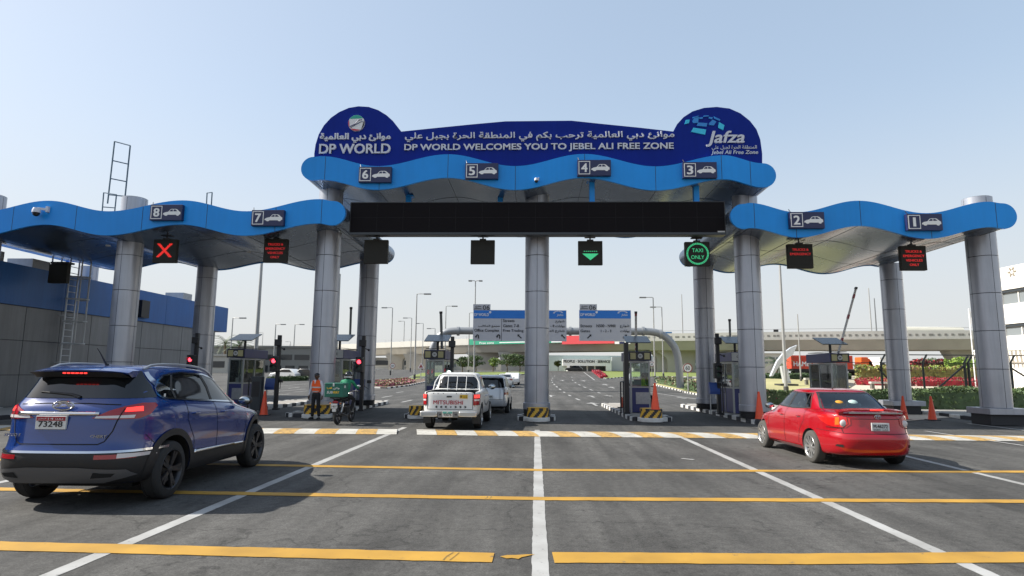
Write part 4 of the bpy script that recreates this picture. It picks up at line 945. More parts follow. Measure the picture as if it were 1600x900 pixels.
# flyover
bridge_c = mat('bridge_concrete', (.36, .345, .31), .85, 0, .10, .25); bridge_p = mat('bridge_parapet', (.46, .45, .415), .8, 0, .06, .3)
BP = [(-175, 288), (-110, 245), (-75, 222), (-49.6, 201), (-20, 176), (10, 156), (33, 146), (58, 138), (88, 131), (125, 124), (170, 117)]
def bez(pts, n=6):
    out = []
    for i in range(len(pts)-1):
        p0, p1, p2, p3 = [Vector(pts[max(0, min(len(pts)-1, j))]) for j in (i-1, i, i+1, i+2)]
        for k in range(n):
            t = k/n; out.append(.5*((2*p1) + (-p0+p2)*t + (2*p0-5*p1+4*p2-p3)*t*t + (-p0+3*p1-3*p2+p3)*t**3))
    out.append(Vector(pts[-1])); return out
BC = bez(BP)
def along(mb, prof, closed=True):
    """sweep a (offset, z) profile along the flyover axis; offset > 0 is away from the camera"""
    rings = []
    for i, p in enumerate(BC):
        t = (BC[min(i+1, len(BC)-1)] - BC[max(i-1, 0)]).normalized(); nrm = Vector((-t.y, t.x)); nrm = nrm if nrm.y > 0 else -nrm
        rings.append([(p.x+nrm.x*o, p.y+nrm.y*o, z) for o, z in prof])
    n = len(prof); vs = [v for r_ in rings for v in r_]; fs = []
    for i in range(len(rings)-1):
        for k in range(n): fs.append((i*n+k, i*n+(k+1) % n, (i+1)*n+(k+1) % n, (i+1)*n+k))
    mb.vf(vs, fs)
root = thing('flyover', (10, 156, 2.2), 'long concrete road flyover crossing the whole background', 'bridge')
m = MB(); along(m, [(1.2, 7.25), (10.5, 7.25), (12, 9.4), (0, 9.4)]); m.build('girder', bridge_c, root, True)
m = MB(); along(m, [(-.1, 9.402), (12.1, 9.402), (12.1, 9.75), (-.1, 9.75)]); m.build('deck', bridge_p, root)
m = MB(); along(m, [(-.1, 9.752), (.35, 9.752), (.30, 11.2), (-.05, 11.2)]); m.build('parapet', bridge_p, root)
m = MB(); along(m, [(11.7, 9.752), (12.1, 9.752), (12.1, 11.2), (11.7, 11.2)]); m.build('parapet', bridge_p, root)
m = MB()    # small openings of the parapet
for i in range(len(BC)-1):
    a, b = BC[i], BC[i+1]; L = (b-a).length; t = (b-a).normalized()
    k = 0
    while k*1.25 < L-.3:
        p = a + t*(k*1.25+.3); nrm = Vector((-t.y, t.x)); nrm = nrm if nrm.y > 0 else -nrm
        if p.x > 20: m.obox((p.x-nrm.x*.11, p.y-nrm.y*.11, 10.35), (t.x*.25, t.y*.25, 0), (nrm.x*.02, nrm.y*.02, 0), (0, 0, .2))
        k += 1
m.build('parapet_opening', mat('opening_dark', (.20, .195, .18), .9), root)
m = MB()
for i in range(0, 37, 2):
    a = BC[i]
    if a.x < 15: m.tube([(a.x+.1, a.y+.1, 11.2), (a.x+.1, a.y+.1, 11.75)], .05, 5)
along(m, [(.08, 11.75), (.16, 11.75), (.16, 11.82), (.08, 11.82)]); m.build('railing', galv, root)
def pier(px, w0, w1, Yoff=5):
    best = min(BC, key=lambda p: abs((p.x/p.y) - ray(px, 570).x/ray(px, 570).y)); X = ray(px, 570).x/ray(px, 570).y*(best.y+Yoff); Y = best.y+Yoff
    m = MB(); prof = [(w1/2, 7.25), (w1/2*.98, 6.9), (w0/2*1.08, 5.6), (w0/2, 4.9), (w0/2, 2.0)]
    rings = [[(X-w, Y-1.6, z), (X+w, Y-1.6, z), (X+w, Y+1.6, z), (X-w, Y+1.6, z)] for w, z in prof]
    m.vf([v for r_ in rings for v in r_], [(i*4+k, i*4+(k+1) % 4, (i+1)*4+(k+1) % 4, (i+1)*4+k) for i in range(4) for k in range(4)])
    m.build('pier', bridge_c, root)
for px, a, b in ((619, 4.6, 6.8), (652, 6.5, 8.5), (758, 6, 11), (812, 10, 12), (1038, 4, 6), (1062, 6.5, 11), (1135, 5, 8), (1500, 4, 6), (530, 6, 9), (430, 6, 9)): pier(px, a, b)
# banners on the flyover
def banner(px0, px1, pyt, pyb, mt, label, rows=()):
    a = ray(px0, 540); b = ray(px1, 540)
    def onb(r_):
        best = min(BC, key=lambda p: abs(p.x/p.y - r_.x/r_.y)); Y = best.y - 1.9; return Vector((r_.x/r_.y*Y, Y))
    A, B = onb(a), onb(b); zt_, zb_ = at(px0, pyt, A.y).z, at(px0, pyb, A.y).z
    root_ = thing('banner', (A.x, A.y, zb_), label, 'banner', 'banners on the flyover')
    t = (B-A); L = t.length; t.normalize(); M_ = Matrix.Translation((A.x, A.y, 0)) @ Matrix.Rotation(math.atan2(t.y, t.x), 4, 'Z')
    m = MB(); m.box(0, L, 0, .06, zb_, zt_); bmesh.ops.transform(m.bm, matrix=M_, verts=m.bm.verts); m.build('sheet', mt, root_)
    for s_, f0, f1, z0, z1, mt2 in rows:
        m = MB()
        if s_: text(m, s_, L*f0, L*f1, zb_+(zt_-zb_)*z0, zb_+(zt_-zb_)*z1, -.01, .02, .02, ar=any(c in AR for c in s_))
        else: m.box(L*f0, L*f1, -.03, -.005, zb_+(zt_-zb_)*z0, zb_+(zt_-zb_)*z1)
        bmesh.ops.transform(m.bm, matrix=M_, verts=m.bm.verts); m.build('lettering' if s_ else 'stripe', mt2, root_)
bgreen = mat('banner_green', (.02, .28, .17), .7); bred = mat('banner_red', (.62, .06, .07), .7); bwht = mat('banner_white', (.75, .75, .75), .7)
banner(733, 883, 530, 539, bgreen, 'long green banner with white rows of text on the flyover', [('موانئ دبي العالمية ترحب بكم', .30, .66, .52, .92, bwht), ('Free zone', .12, .28, .10, .45, bwht), (None, .34, .74, .20, .34, bwht), (None, .87, .99, .56, .9, bwht), (None, .87, .99, .08, .42, bwht)])
banner(878, 960, 525, 538, bred, 'red banner between the two overhead road signs on the flyover', []); banner(960.5, 985, 534, 537.5, bwht, 'thin white and navy strip right of the red banner', [(None, .3, .62, .02, .98, sign_navy)])
# gantry with two sign boards
GY = 60.0
root = thing('sign_gantry', (gt(1064, 600).x, GY, 0), 'thick grey bent pipe gantry spanning the road', 'gantry')
gm = mat('gantry_grey', (.28, .29, .30), .45, .4)
def G3(px, py): p = at(px, py, GY+.6); return (p.x, GY+.6, p.z)
m = MB(); pl = [(672, 606), (672, 570), (676, 545), (685, 528), (698, 519), (716, 517), (740, 517), (838, 517.5), (900, 517.5), (985, 518), (1012, 518), (1032, 522), (1047, 533), (1057, 550), (1061, 575), (1063, 606)]
pts = bez([G3(*p)[:3] for p in pl], 4); m.tube(pts, .36, 16); m.build('pipe', gm, root, True)
for px in (716, 891, 1005, 1032):
    m = MB(); p = at(px, 517.5 if px < 1020 else 522, GY+.6); m.tube([(p.x-.12, GY+.6, p.z), (p.x+.12, GY+.6, p.z)], .45, 16); m.build('joint', gm, root, True)
sgrey = mat('sign_grey', (.43, .43, .46), .5); sblue = mat('sign_blue', (.01, .15, .52), .5)
def gsign(px0, px1, label, parts):
    a, b = at(px0, 532.6, GY), at(px1, 485, GY); root = thing('overhead_sign', ((a.x+b.x)/2, GY, a.z), label, 'road sign', 'overhead road signs on the gantry')
    m = MB(); m.box(a.x, b.x, GY-.1, GY, a.z, b.z); m.build('board', sgrey, root)
    m = MB(); zb_ = at(px0, 497.5, GY).z; m.box(a.x+.04, b.x-.04, GY-.112, GY-.102, zb_, b.z-.04); m.build('blue_band', sblue, root)
    m = MB(); c0, c1 = at(px0+.5, 484.6, GY), at(px0+27.5, 475.5, GY); m.box(c0.x, c1.x, GY-.1, GY-.02, c0.z, c1.z); xb = m.build('exit_plate', sgrey, root)
    m = MB(); tb = lambda s, x0, y0, x1, y1, **k: tbox(m, s, (x0, y0, x1, y1), GY-.113, .02, k.pop('bold', .01), **k)
    tb('06', px0+15.5, 477, px0+26, 484, bold=.0); tb('مخرج', px0+4, 477.3, px0+13, 480.6, ar=True); tb('Junction', px0+2, 481, px0+13.5, 483.6); m.build('exit_number', black, root)
    m = MB(); tb('DP WORLD', px0+2, 489.5, px0+25, 493.8, bold=.03); p = at(px0+27, 488, GY); m.sphere((p.x, GY-.12, p.z), .12, (1, .1, 1)); m.build('operator_name', letter, root)
    m = MB(); tb('Jafza', px1-15, 490.5, px1-5, 494.5, shear=.2)
    for k in range(7):
        t = R(20+k*25); p = at(px1-13, 489.8, GY); m.obox((p.x+.42*math.cos(t), GY-.12, p.z+.22*math.sin(t)), (.08, 0, 0), (0, .006, 0), (0, 0, .035))
    m.build('zone_name', letter, root)
    for nm, fn in parts: m = MB(); fn(m); m.build(nm, black, root)
def T(s, x0, y0, x1, y1, ar=False): return lambda m: tbox(m, s, (x0, y0, x1, y1), GY-.105, .02, .012, ar=ar)
def poly_px(pts): return lambda m: m.prism([(at(x, y, GY).x, at(x, y, GY).z) for x, y in pts], GY-.115, GY-.103)
def diag(x, y, s=1, k=1):   # arrow pointing up-left (s=-1) or up-right (s=1)
    return poly_px([(x+s*3.4*k, y-3.2), (x+s*3.2*k, y+.6), (x+s*2.0*k, y-.4), (x-s*2.2*k, y+3.6), (x-s*3.4*k, y+2.2), (x+s*.8*k, y-1.7), (x-s*.3*k, y-2.9)])
def uturn(x, y):
    def f(m):
        pts = [at(x+2.4, y+3.2, GY), at(x+2.4, y-.8, GY), at(x+1.7, y-2.4, GY), at(x+.3, y-2.8, GY), at(x-1.1, y-2.1, GY), at(x-1.6, y-.4, GY)]
        m.tube([(p.x, GY-.12, p.z) for p in pts], .055, 6)
        m.prism([(at(a, b, GY).x, at(a, b, GY).z) for a, b in ((x-3.6, y-.5), (x+.4, y-.5), (x-1.6, y+2.2))], GY-.125, GY-.104)
    return f
def line(x, y0, y1): return lambda m: m.box(at(x, y1, GY).x, at(x+.6, y1, GY).x, GY-.108, GY-.102, at(x, y1, GY).z, at(x, y0, GY).z)
gsign(739, 885, 'wider overhead road sign with Office Complex and U-turn arrows, crossed by the middle column', [('lettering', T('Office Complex', 741, 514, 780, 519.5)), ('arabic_lettering', T('مجمع المكاتب', 747, 507.5, 781, 512, True)), ('divider', line(783.2, 498.5, 532.5)), ('lettering', T('Streets', 786, 498.8, 804, 503.2)), ('lettering', T('Gates 7-8', 786, 506.8, 811, 511.2)), ('lettering', T('Free Trading', 786, 514.5, 818, 519.5)), ('arabic_lettering', T('شوارع', 868, 500, 882, 505, True)), ('arabic_lettering', T('بوابات 8 -', 860, 507.5, 882, 512, True)), ('arabic_lettering', T('شارع التجارة', 846, 515, 882, 520, True)), ('arrow', diag(812, 525.8, -1)), ('arrow', diag(880, 525.8, -1)), ('arrow', uturn(745.5, 526)), ('arrow', uturn(778.5, 526))])
gsign(905, 985.5, 'narrower overhead road sign reading Streets N500 and Gates 1 2 3', [('lettering', T('Streets', 907, 507, 925, 511.3)), ('lettering', T('N500 - N900', 932, 507, 962, 511.3)), ('arabic_lettering', T('شوارع', 969, 507, 983, 512.5, True)), ('lettering', T('Gates', 907, 515, 922, 519)), ('lettering', T('1 - 2 - 3', 939, 515, 955, 519)), ('arabic_lettering', T('بوابات', 969, 515, 983.5, 520, True)), ('arrow', diag(920.5, 525.8, 1)), ('arrow', diag(976, 525.8, 1))])

# street lamps
lampm = mat('lamp_pole', (.34, .34, .33), .5, .4, .05, 2)
def lamp(px, pyt, label, arm=1, base=None, H_=12.0, r=.10, Yf=None, z0=None, dbl=False, armL=2.0):
    Y = Yf
    if Y is None:
        Y = 60.
        for _ in range(12): Y = (H_+(TZ(Y) if z0 is None else z0)-EYE)/((at(px, pyt, 1.).z-EYE))
    zb = TZ(Y) if z0 is None else z0; p = at(px, pyt, Y); X = at(base or px, 560, Y).x; X = p.x if base is None else X
    root = thing('street_lamp', (X, Y, zb), label, 'street lamp', 'street lamps beyond the gate')
    m = MB(); m.tube([(X, Y, zb), (X, Y, zb+(p.z-zb)*.5), (X, Y, p.z)], [r*1.15, r*.95, r*.7], 10)
    m.build('pole', lampm, root, True)
    m = MB(); m.tube([(X, Y, zb+.001), (X, Y, zb+.8)], r*1.6, 10); m.build('base', mat('lamp_base', (.05, .05, .05), .6), root, True)
    for s_ in ((-1, 1) if dbl else (arm,)):
        if not s_: continue
        m = MB(); m.tube([(X, Y, p.z-.1), (X+s_*.15, Y, p.z+.04), (X+s_*armL*.8, Y, p.z+.02)], r*.55, 6); m.build('arm', lampm, root, True)
        m = MB(); m.box(X+s_*armL*.5, X+s_*armL, Y-.18, Y+.18, p.z-.08, p.z+.10); m.build('lamp_head', mat('lamp_head', (.25, .25, .25), .5, .3), root, bevel=.03)
lamp(613.5, 481, 'street lamp left of the round speed sign, arm to the left', -1); lamp(651.5, 459.5, 'tallest street lamp left of the pickup, arm to the right', 1); lamp(643.5, 497, 'street lamp with a short left arm beside the tallest one', -1); lamp(661.5, 505.5, 'short distant street lamp left of the booth by the pickup', -1)
lamp(680, 513.5, 'faint small street lamp behind the solar panel by the pickup', -1, H_=10); lamp(697, 478.5, 'street lamp behind the curved left end of the gantry, arm right', 1); lamp(733.5, 489, 'street lamp at the left edge of the Office Complex sign', 1); lamp(743, 439, 'tall lamp mast rising above the Office Complex sign', 1, H_=14, dbl=True, armL=1.)
lamp(1020.5, 465, 'street lamp right of the narrower overhead sign, arm left', -1, H_=12); lamp(1034, 480, 'second street lamp right of the narrower overhead sign, slightly shorter', -1)
lamp(1218, 408, 'tall near lamp pole under the right canopy by lane sign 2', 0, H_=13, Yf=52, r=.13); lamp(409, 408, 'tall near lamp pole under lane sign 7', 0, Yf=50, r=.16)
lamp(1246, 491, 'thin pole between the white fin and the container truck', 0, H_=10); lamp(364, 497, 'street lamp just right of the low building', 1, Yf=90); lamp(431, 507, 'street lamp above the red traffic light near the SUV', 1, Yf=120, r=.13); lamp(461, 507, 'street lamp between the traffic light and the front column', 1, Yf=128, r=.13)
lamp(531, 428, 'lamp pole seen just right of the tall front column', 0, Yf=55, r=.13); 
for px, yt, lab in ((632, 502, 'small lamp on the flyover above the flower island'), (411, 520, 'small lamp on the flyover left of the front column'), (454, 534, 'tiny lamp on the flyover by the front column'), (1065, 460, 'thin lamp on the flyover left of the TAXI ONLY column'), (1357, 450, 'taller of two thin lamps on the flyover at right'), (1366, 466, 'shorter of two thin lamps on the flyover at right')):
    c = min(BC, key=lambda p: abs(p.x/p.y - ray(px, 520).x/ray(px, 520).y)); lamp(px, yt, lab, -1 if px < 640 else 0, Yf=c.y+6, z0=9.75, r=.13)
for px, pt, pbm in ((745+56, 540, 587),):
    pass
# small sign posts
def disc_sign(px, py, Y, r, label, inner=True, base_z=None):
    c = at(px, py, Y); root = thing('round_sign', (c.x, Y, TZ(Y)), label, 'road sign', 'small round road signs')
    m = MB(); m.tube([(c.x, Y+.06, TZ(Y)), (c.x, Y+.06, c.z+r)], .05, 8); m.build('post', lampm, root, True)
    m = MB(); m.lathe([(0, -.02), (r, -.02), (r, .02)], (c.x, Y, c.z), 'Y', 24); m.build('plate', white, root, True)
    m = MB(); m.lathe([(r*.78, -.026), (r*1.0, -.026), (r*1.0, -.021), (r*.78, -.021)], (c.x, Y, c.z), 'Y', 24); m.build('rim', mat('rim_red', (.30, .10, .09), .6), root)
    m = MB(); text(m, '60', c.x-r*.45, c.x+r*.45, c.z-r*.4, c.z+r*.4, Y-.022, .006, .01); m.build('lettering', black, root)
disc_sign(613.5, 571.5, 88, .40, 'round speed limit sign on the flower island left of the pickup'); disc_sign(1074.5, 575, 55, .42, 'round speed limit sign on the shrub kerb right of the gantry leg'); disc_sign(1018.5, 569, 100, .4, 'round sign seen through the booth posts near the far lawn')
p = at(658, 572, 80); root = thing('triangle_sign', (p.x, 80, TZ(80)), 'small triangular warning sign on the left island', 'road sign'); m = MB(); m.tube([(p.x, 80, TZ(80)), (p.x, 80, p.z)], .05, 6); m.build('post', lampm, root); m = MB(); m.prism([(p.x-.45, p.z-.3), (p.x+.45, p.z-.3), (p.x, p.z+.45)], 79.9, 79.94); m.build('plate', white, root)
m = MB(); m.prism([(p.x-.27, p.z-.2), (p.x+.27, p.z-.2), (p.x, p.z+.27)], 79.88, 79.895); m.build('symbol', mat('rim_red2', (.30, .08, .07), .6), root)

# trees under the flyover, palms
tree(722, 585, 556, 128, 'round dark tree under the flyover left of the Office Complex sign', 34, seed=2); tree(743, 585, 554, 132, 'looser tree standing against the flyover pier', 30, seed=3); tree(770, 584, 557, 136, 'light green small tree just right of the pier', 24, [g2, g3], 4); tree(792, 584, 552, 134, 'dark tree under the flyover left of the middle column', 36, seed=5)
tree(812, 584, 553, 138, 'dark tree half hidden behind the middle column', 30, seed=8); tree(700, 585, 560, 150, 'small dark tree behind the traffic light by the pickup', 22, seed=9); tree(990, 584, 562, 180, 'small tree behind the booth right of the middle column', 18, seed=10, group='trees beyond the flyover'); tree(1150, 588, 562, 150, 'dark tree seen between the rear and front columns at right', 26, seed=12, group='trees beyond the flyover'); tree(1410, 588, 560, 150, 'dark tree beyond the maroon bushes under the flyover', 34, seed=13, group='trees beyond the flyover'); tree(1450, 588, 558, 158, 'broad dark tree behind the maroon bushes', 40, seed=14, group='trees beyond the flyover')
tree(872, 584, 563, 168, 'small yellowish tree in front of the white storefront', 13, [g3, gy], 6, group='trees beyond the flyover')
def palm(px, pyt, Y, label, seed, hr=2.6):
    rnd = random.Random(seed); c = at(px, pyt, Y); zb = TZ(Y); root = thing('palm_tree', (c.x, Y, zb), label, 'palm tree', 'date palms')
    m = MB(); m.tube([(c.x, Y, zb), (c.x+.1, Y, (zb+c.z)/2), (c.x, Y, c.z)], [.32, .26, .22], 8); m.build('trunk', bark, root, True)
    for k in range(22):
        m = MB()
        t = rnd.uniform(0, 6.28); el = rnd.uniform(-.3, 1.2); prev = None; L = hr*rnd.uniform(.8, 1.1)
        for i in range(7):
            s_ = i/6; r_ = L*s_*math.cos(el*(1-s_*.2)); z = c.z + L*s_*math.sin(el) - L*.55*s_*s_
            p = Vector((c.x+r_*math.cos(t), Y+r_*math.sin(t), z)); w_ = .34*math.sin(math.pi*min(1, s_*.9+.1)); n_ = Vector((-math.sin(t), math.cos(t), 0))
            if prev:
                for sg in (-1, 1):
                    for j in range(3):
                        a = prev.lerp(p, j/3); b = prev.lerp(p, (j+.5)/3); m.vf([a, b, b+n_*sg*w_*1.6+Vector((0, 0, -.18))+(p-prev)*.5], [(0, 1, 2)])
            prev = p
        m.build('frond', g1 if k % 2 else g2, root)
palm(352, 536, 118, 'palm behind the end of the low building, left one', 1, 4.2); palm(374, 540, 118, 'palm above the booth header near the SUV', 2, 4.2); palm(1212, 566, 120, 'shaggy palm under the flyover behind the front column', 4, 4); palm(1228, 568, 126, 'palm beside the white fin under the flyover', 5, 4)

# white fin sculpture
FYY = 75; root = thing('fin_sculpture', (at(1222, 590, FYY).x, FYY, TZ(FYY)), 'white curved fin sculpture on the lawn right of the front column', 'sculpture')
wf = mat('fin_white', (.52, .54, .57), .35, .3)
o = [(1246, 539), (1236, 543), (1224, 552), (1214, 565), (1204, 588), (1208, 588), (1219, 570), (1230, 561), (1240, 553)]
m = MB(); m.prism([(at(x, y, FYY).x, at(x, y, FYY).z) for x, y in o], FYY, FYY+.5); m.build('blade', wf, root, bevel=.03)
m = MB(); m.prism([(at(x, y, FYY).x, at(x, y, FYY).z) for x, y in [(1224, 572), (1232, 572), (1240, 599), (1229, 599)]], FYY+.6, FYY+1.2); m.build('pedestal', wf, root, bevel=.03)
m = MB(); m.box(at(1218, 600, FYY).x, at(1246, 600, FYY).x, FYY-.3, FYY+1.6, TZ(FYY), TZ(FYY)+.35); m.build('plinth', mat('plinth_black', (.03, .03, .03), .5), root)

# fence on the right
root = thing('wire_fence', (at(1440, 600, 37).x, 37, 0), 'dark steel fence with angled post tops and diagonal braces at right', 'fence')
fm = mat('fence_steel', (.025, .03, .028), .5, .3)
fx = [1372, 1437, 1508, 1514, 1580, 1660]
for px in fx:
    Y = 37; p0, p1 = at(px, 640, Y), at(px+4 if px < 1500 else px-2, 560, Y); X = p1.x; m = MB(); m.tube([(X, Y, 0), (X, Y, 2.55)], .06 if px < 1500 else .075, 8); sg = 1 if px < 1505 or px > 1515 else 1
    m.tube([(X, Y, 2.55), (X+.28*sg, Y, 3.0)], .05, 6); m.build('post', fm, root, True)
def fp3(px, py): p = at(px, py, 37); return (p.x, 37, p.z)
for a, b, r_ in (((1508, 570), (1448, 622), .05), ((1372, 575), (1393, 598), .045), ((1575, 572), (1640, 612), .05)): m = MB(); m.tube([fp3(*a), fp3(*b)], r_, 6); m.build('brace', fm, root, True)
for z in (2.97, 2.5, .9): m = MB(); m.tube([(at(1310, 600, 37).x, 37, z), (at(1700, 600, 37).x, 37, z)], .018 if z < 2.9 else .03, 5); m.build('wire', fm, root)
m = MB()
xa, xb = at(1370, 600, 37).x, at(1700, 600, 37).x; x = xa
while x < xb: m.box(x, x+.006, 36.997, 37.003, .1, 2.5); x += .25
zz = .2
while zz < 2.5: m.box(xa, xb, 36.9975, 37.0035, zz, zz+.006); zz += .25
m.build('mesh_panel', fm, root)

# ------------------------------------------------------------------ buildings
wb = mat('office_white', (.72, .70, .65), .8, 0, .03, .3); dglass = mat('dark_glass', (.03, .035, .04), .12); wglass = mat('office_glass', (.18, .20, .21), .15)
OY = 66.0; root = thing('office_building', (at(1600, 560, OY).x, OY, 1.0), 'white office building with ribbon windows at the right edge', 'building')
C = at(1562, 560, OY); zt_ = at(1562, 422, OY).z; dirv = Vector((at(1700, 500, 56).x, 56)) - Vector((C.x, OY)); dirv.normalize(); nv = Vector((-dirv.y, dirv.x)); nv = nv if nv.y > 0 else -nv
Mo = Matrix(((dirv.x, nv.x, 0, C.x), (dirv.y, nv.y, 0, OY), (0, 0, 1, 0), (0, 0, 0, 1)))
zz = lambda py: at(1562, py, OY).z
def ob(name, mt, boxes, par=root, bev=0):
    m = MB()
    for b in boxes: m.box(*b)
    bmesh.ops.transform(m.bm, matrix=Mo, verts=m.bm.verts); return m.build(name, mt, par, bevel=bev)
z1, z2, z3, z4 = zz(478), zz(456), zz(526), zz(508)
ob('wall', wb, [(0, 30, 0, 14, z3-.0+2.0-2.0 if False else 0, z3), (0, 30, .4, 14, z3, z4), (0, .75, 0, .399, z3, z4), (0, 30, 0, 14, z4, z1), (0, 30, .4, 14, z1, z2), (0, .75, 0, .399, z1, z2), (0, 30, 0, 14, z2, zt_)], bev=0)
for za, zb2 in ((z3, z4), (z1, z2)):
    w_ = ob('window', wglass, [(.76, 30, .30, .39, za+.001, zb2-.35)]); ob('window', dglass, [(.76, 30, .10, .2, zb2-.30, zb2-.002)])
    m = MB()
    for k in range(14): m.box(.76+k*2.0, .86+k*2.0, .22, .29, za, zb2-.35)
    bmesh.ops.transform(m.bm, matrix=Mo, verts=m.bm.verts); mu = m.build('mullion', wb); mu.parent = w_; mu.data.transform(Matrix.Translation(-root.location))
ob('canopy_slats', wb, [(-1.5+k*.5, -1.3+k*.5, -1.5, -.1, zz(556), zz(548)) for k in range(20)]); ob('canopy_edge', wb, [(-1.6, 10, -1.6, -1.52, zz(549), zz(546.5))])
m = MB(); text(m, 'SHARAF', 4.2, 9.0, zz(434), zz(427), -.01, .04, .02); bmesh.ops.transform(m.bm, matrix=Mo, verts=m.bm.verts); m.build('lettering', mat('sign_brown', (.22, .19, .15), .6), root)
m = MB(); zc = zz(431); 
for k in range(6):
    t = R(60*k); m.obox((2.6+.35*math.cos(t), -.03, zc+.35*math.sin(t)), (.16*math.cos(t), 0, .16*math.sin(t)), (0, .02, 0), (-.09*math.sin(t), 0, .09*math.cos(t)))
bmesh.ops.transform(m.bm, matrix=Mo, verts=m.bm.verts); m.build('round_logo', mat('sign_brown', (.22, .19, .15), .6), root)
# storefront beyond the flyover
SYY = 215; a, b = at(878, 575, SYY), at(948, 575, SYY); S = lambda px, py: (at(px, py, SYY).x, at(px, py, SYY).z)
root = thing('storefront_building', (a.x, SYY, 2.2), 'white building reading PEOPLE SOLUTION SERVICE beyond the flyover', 'building')
m = MB(); m.box(S(840, 0)[0], S(1040, 0)[0], SYY+4, SYY+20, 2.0, S(0, 548)[1]); m.build('wall', mat('store_green', (.36, .43, .41), .7), root)
m = MB(); m.box(S(950, 0)[0], S(975, 0)[0], SYY+3, SYY+3.9, 2.0, S(0, 550)[1]); m.box(S(975, 0)[0], S(1040, 0)[0], SYY+3, SYY+3.9, S(0, 563)[1], S(0, 550)[1]); m.build('side_wall', mat('store_grey', (.50, .50, .50), .7), root)
m = MB(); m.box(S(878, 0)[0], S(948, 0)[0], SYY, SYY+3.9, S(0, 564)[1], S(0, 554)[1]); m.box(S(940, 0)[0], S(948, 0)[0], SYY, SYY+3.9, 2.0, S(0, 564)[1]); m.box(S(886-2, 0)[0], S(888, 0)[0], SYY, SYY+3.9, 2.0, S(0, 564)[1]); m.build('portal', white, root)
m = MB(); m.box(S(888, 0)[0], S(940, 0)[0], SYY+3.2, SYY+3.8, 2.0, S(0, 564)[1]); m.build('shop_window', dglass, root); m = MB()
for px in (913, 924): m.box(S(px, 0)[0], S(px+2, 0)[0], SYY+3, SYY+3.1, 2.0, S(0, 564)[1])
m.build('window_frame', white, root); m = MB(); m.box(S(976, 0)[0], S(1036, 0)[0], SYY+3.1, SYY+3.5, 2.0, S(0, 563.2)[1]); m.build('shop_window', wglass, root)
m = MB(); text(m, 'PEOPLE · SOLUTION · SERVICE', S(879, 0)[0], S(946, 0)[0], S(0, 559.5)[1], S(0, 555.5)[1], SYY-.01, .1, .03); m.build('lettering', black, root)
# other low buildings in the distance
def lowbld(px0, px1, pyt, Y, label, mt, mtw=None, winrows=(), depth=12, pyb=None):
    a, b = at(px0, pyt, Y), at(px1, pyt, Y); root = thing('distant_building', (a.x, Y, TZ(Y)), label, 'building', 'low buildings in the background')
    m = MB(); m.box(a.x, b.x, Y, Y+depth, TZ(Y)-.5, a.z); m.build('wall', mt, root)
    m = MB(); m.box(a.x-.3, b.x+.3, Y-.3, Y+depth, a.z+.002, a.z+.35); m.build('roof_edge', mt, root)
    for (y0, y1, n, w_) in winrows:
        L = b.x-a.x
        for k in range(n):
            m = MB(); m.box(a.x+L*(k+.5-w_/2)/n, a.x+L*(k+.5+w_/2)/n, Y-.06, Y-.002, at(px0, y1, Y).z, at(px0, y0, Y).z); m.build('window', mtw or dglass, root)
greyb = mat('distant_grey', (.22, .22, .205), .8, 0, .06, .2); beige = mat('distant_beige', (.45, .43, .38), .8, 0, .05, .2)
lowbld(300, 486, 542, 125, 'long grey two storey building behind the toll booths at left', greyb, None, [(553, 561, 7, .86), (570, 580, 9, .7)])
lowbld(300, 356, 556, 112, 'beige canteen building with a small sign at far left', beige, None, [(564, 574, 2, .7)])
lowbld(575, 700, 560, 235, 'beige building seen between the flyover piers at left', beige, None, [(563, 570, 3, .7)]); lowbld(700, 830, 562, 240, 'pale building behind the trees under the flyover', beige, wglass, [(567, 573, 8, .6)])
lowbld(585, 662, 573, 215, 'low white wall under the flyover at left', white, None, []); lowbld(1060, 1130, 556, 230, 'grey glass building right of the gantry leg', mat('distant_blue', (.30, .34, .36), .5), wglass, [(560, 567, 6, .7), (571, 577, 6, .7)])
lowbld(1190, 1222, 553, 235, 'pale office block behind the palms', beige, wglass, [(558, 561, 3, .8), (565, 568, 3, .8)]); lowbld(1375, 1420, 560, 230, 'white low building behind the right flower beds', white, dglass, [(566, 572, 5, .5)])
lowbld(990, 1060, 574, 210, 'low dark wall of shops behind the far lawn', greyb, None, [(576, 580, 6, .6)])
# blue and white distant boards
root = thing('blue_board', (at(798, 565, 190).x, 190, 2.2), 'small blue and white board under the flyover left of the middle column', 'sign'); m = MB(); m.box(at(800, 0, 190).x, at(816, 0, 190).x, 190, 190.3, at(800, 566, 190).z, at(800, 561, 190).z); m.build('board', mat('board_blue', (.05, .18, .36), .6), root)
m = MB(); m.box(at(801, 0, 190).x, at(802, 0, 190).x, 190.05, 190.2, 2.2, at(800, 566, 190).z); m.build('post', white, root)
cmin = min(BC, key=lambda p: abs(p.x/p.y - ray(1024, 520).x/ray(1024, 520).y)); YB = cmin.y+4
root = thing('roof_board', (at(1024, 522, YB).x, YB, 9.75), 'blue and white board on the flyover behind the gantry bend', 'sign'); m = MB(); m.box(at(1013, 0, YB).x, at(1036, 0, YB).x, YB, YB+.4, 9.8, at(1024, 518.5, YB).z); m.build('board', mat('board_blue', (.05, .18, .36), .6), root); m = MB(); m.box(at(1015, 0, YB).x, at(1019, 0, YB).x, YB-.02, YB-.005, 9.9, at(1024, 519, YB).z); m.build('stripe', white, root)
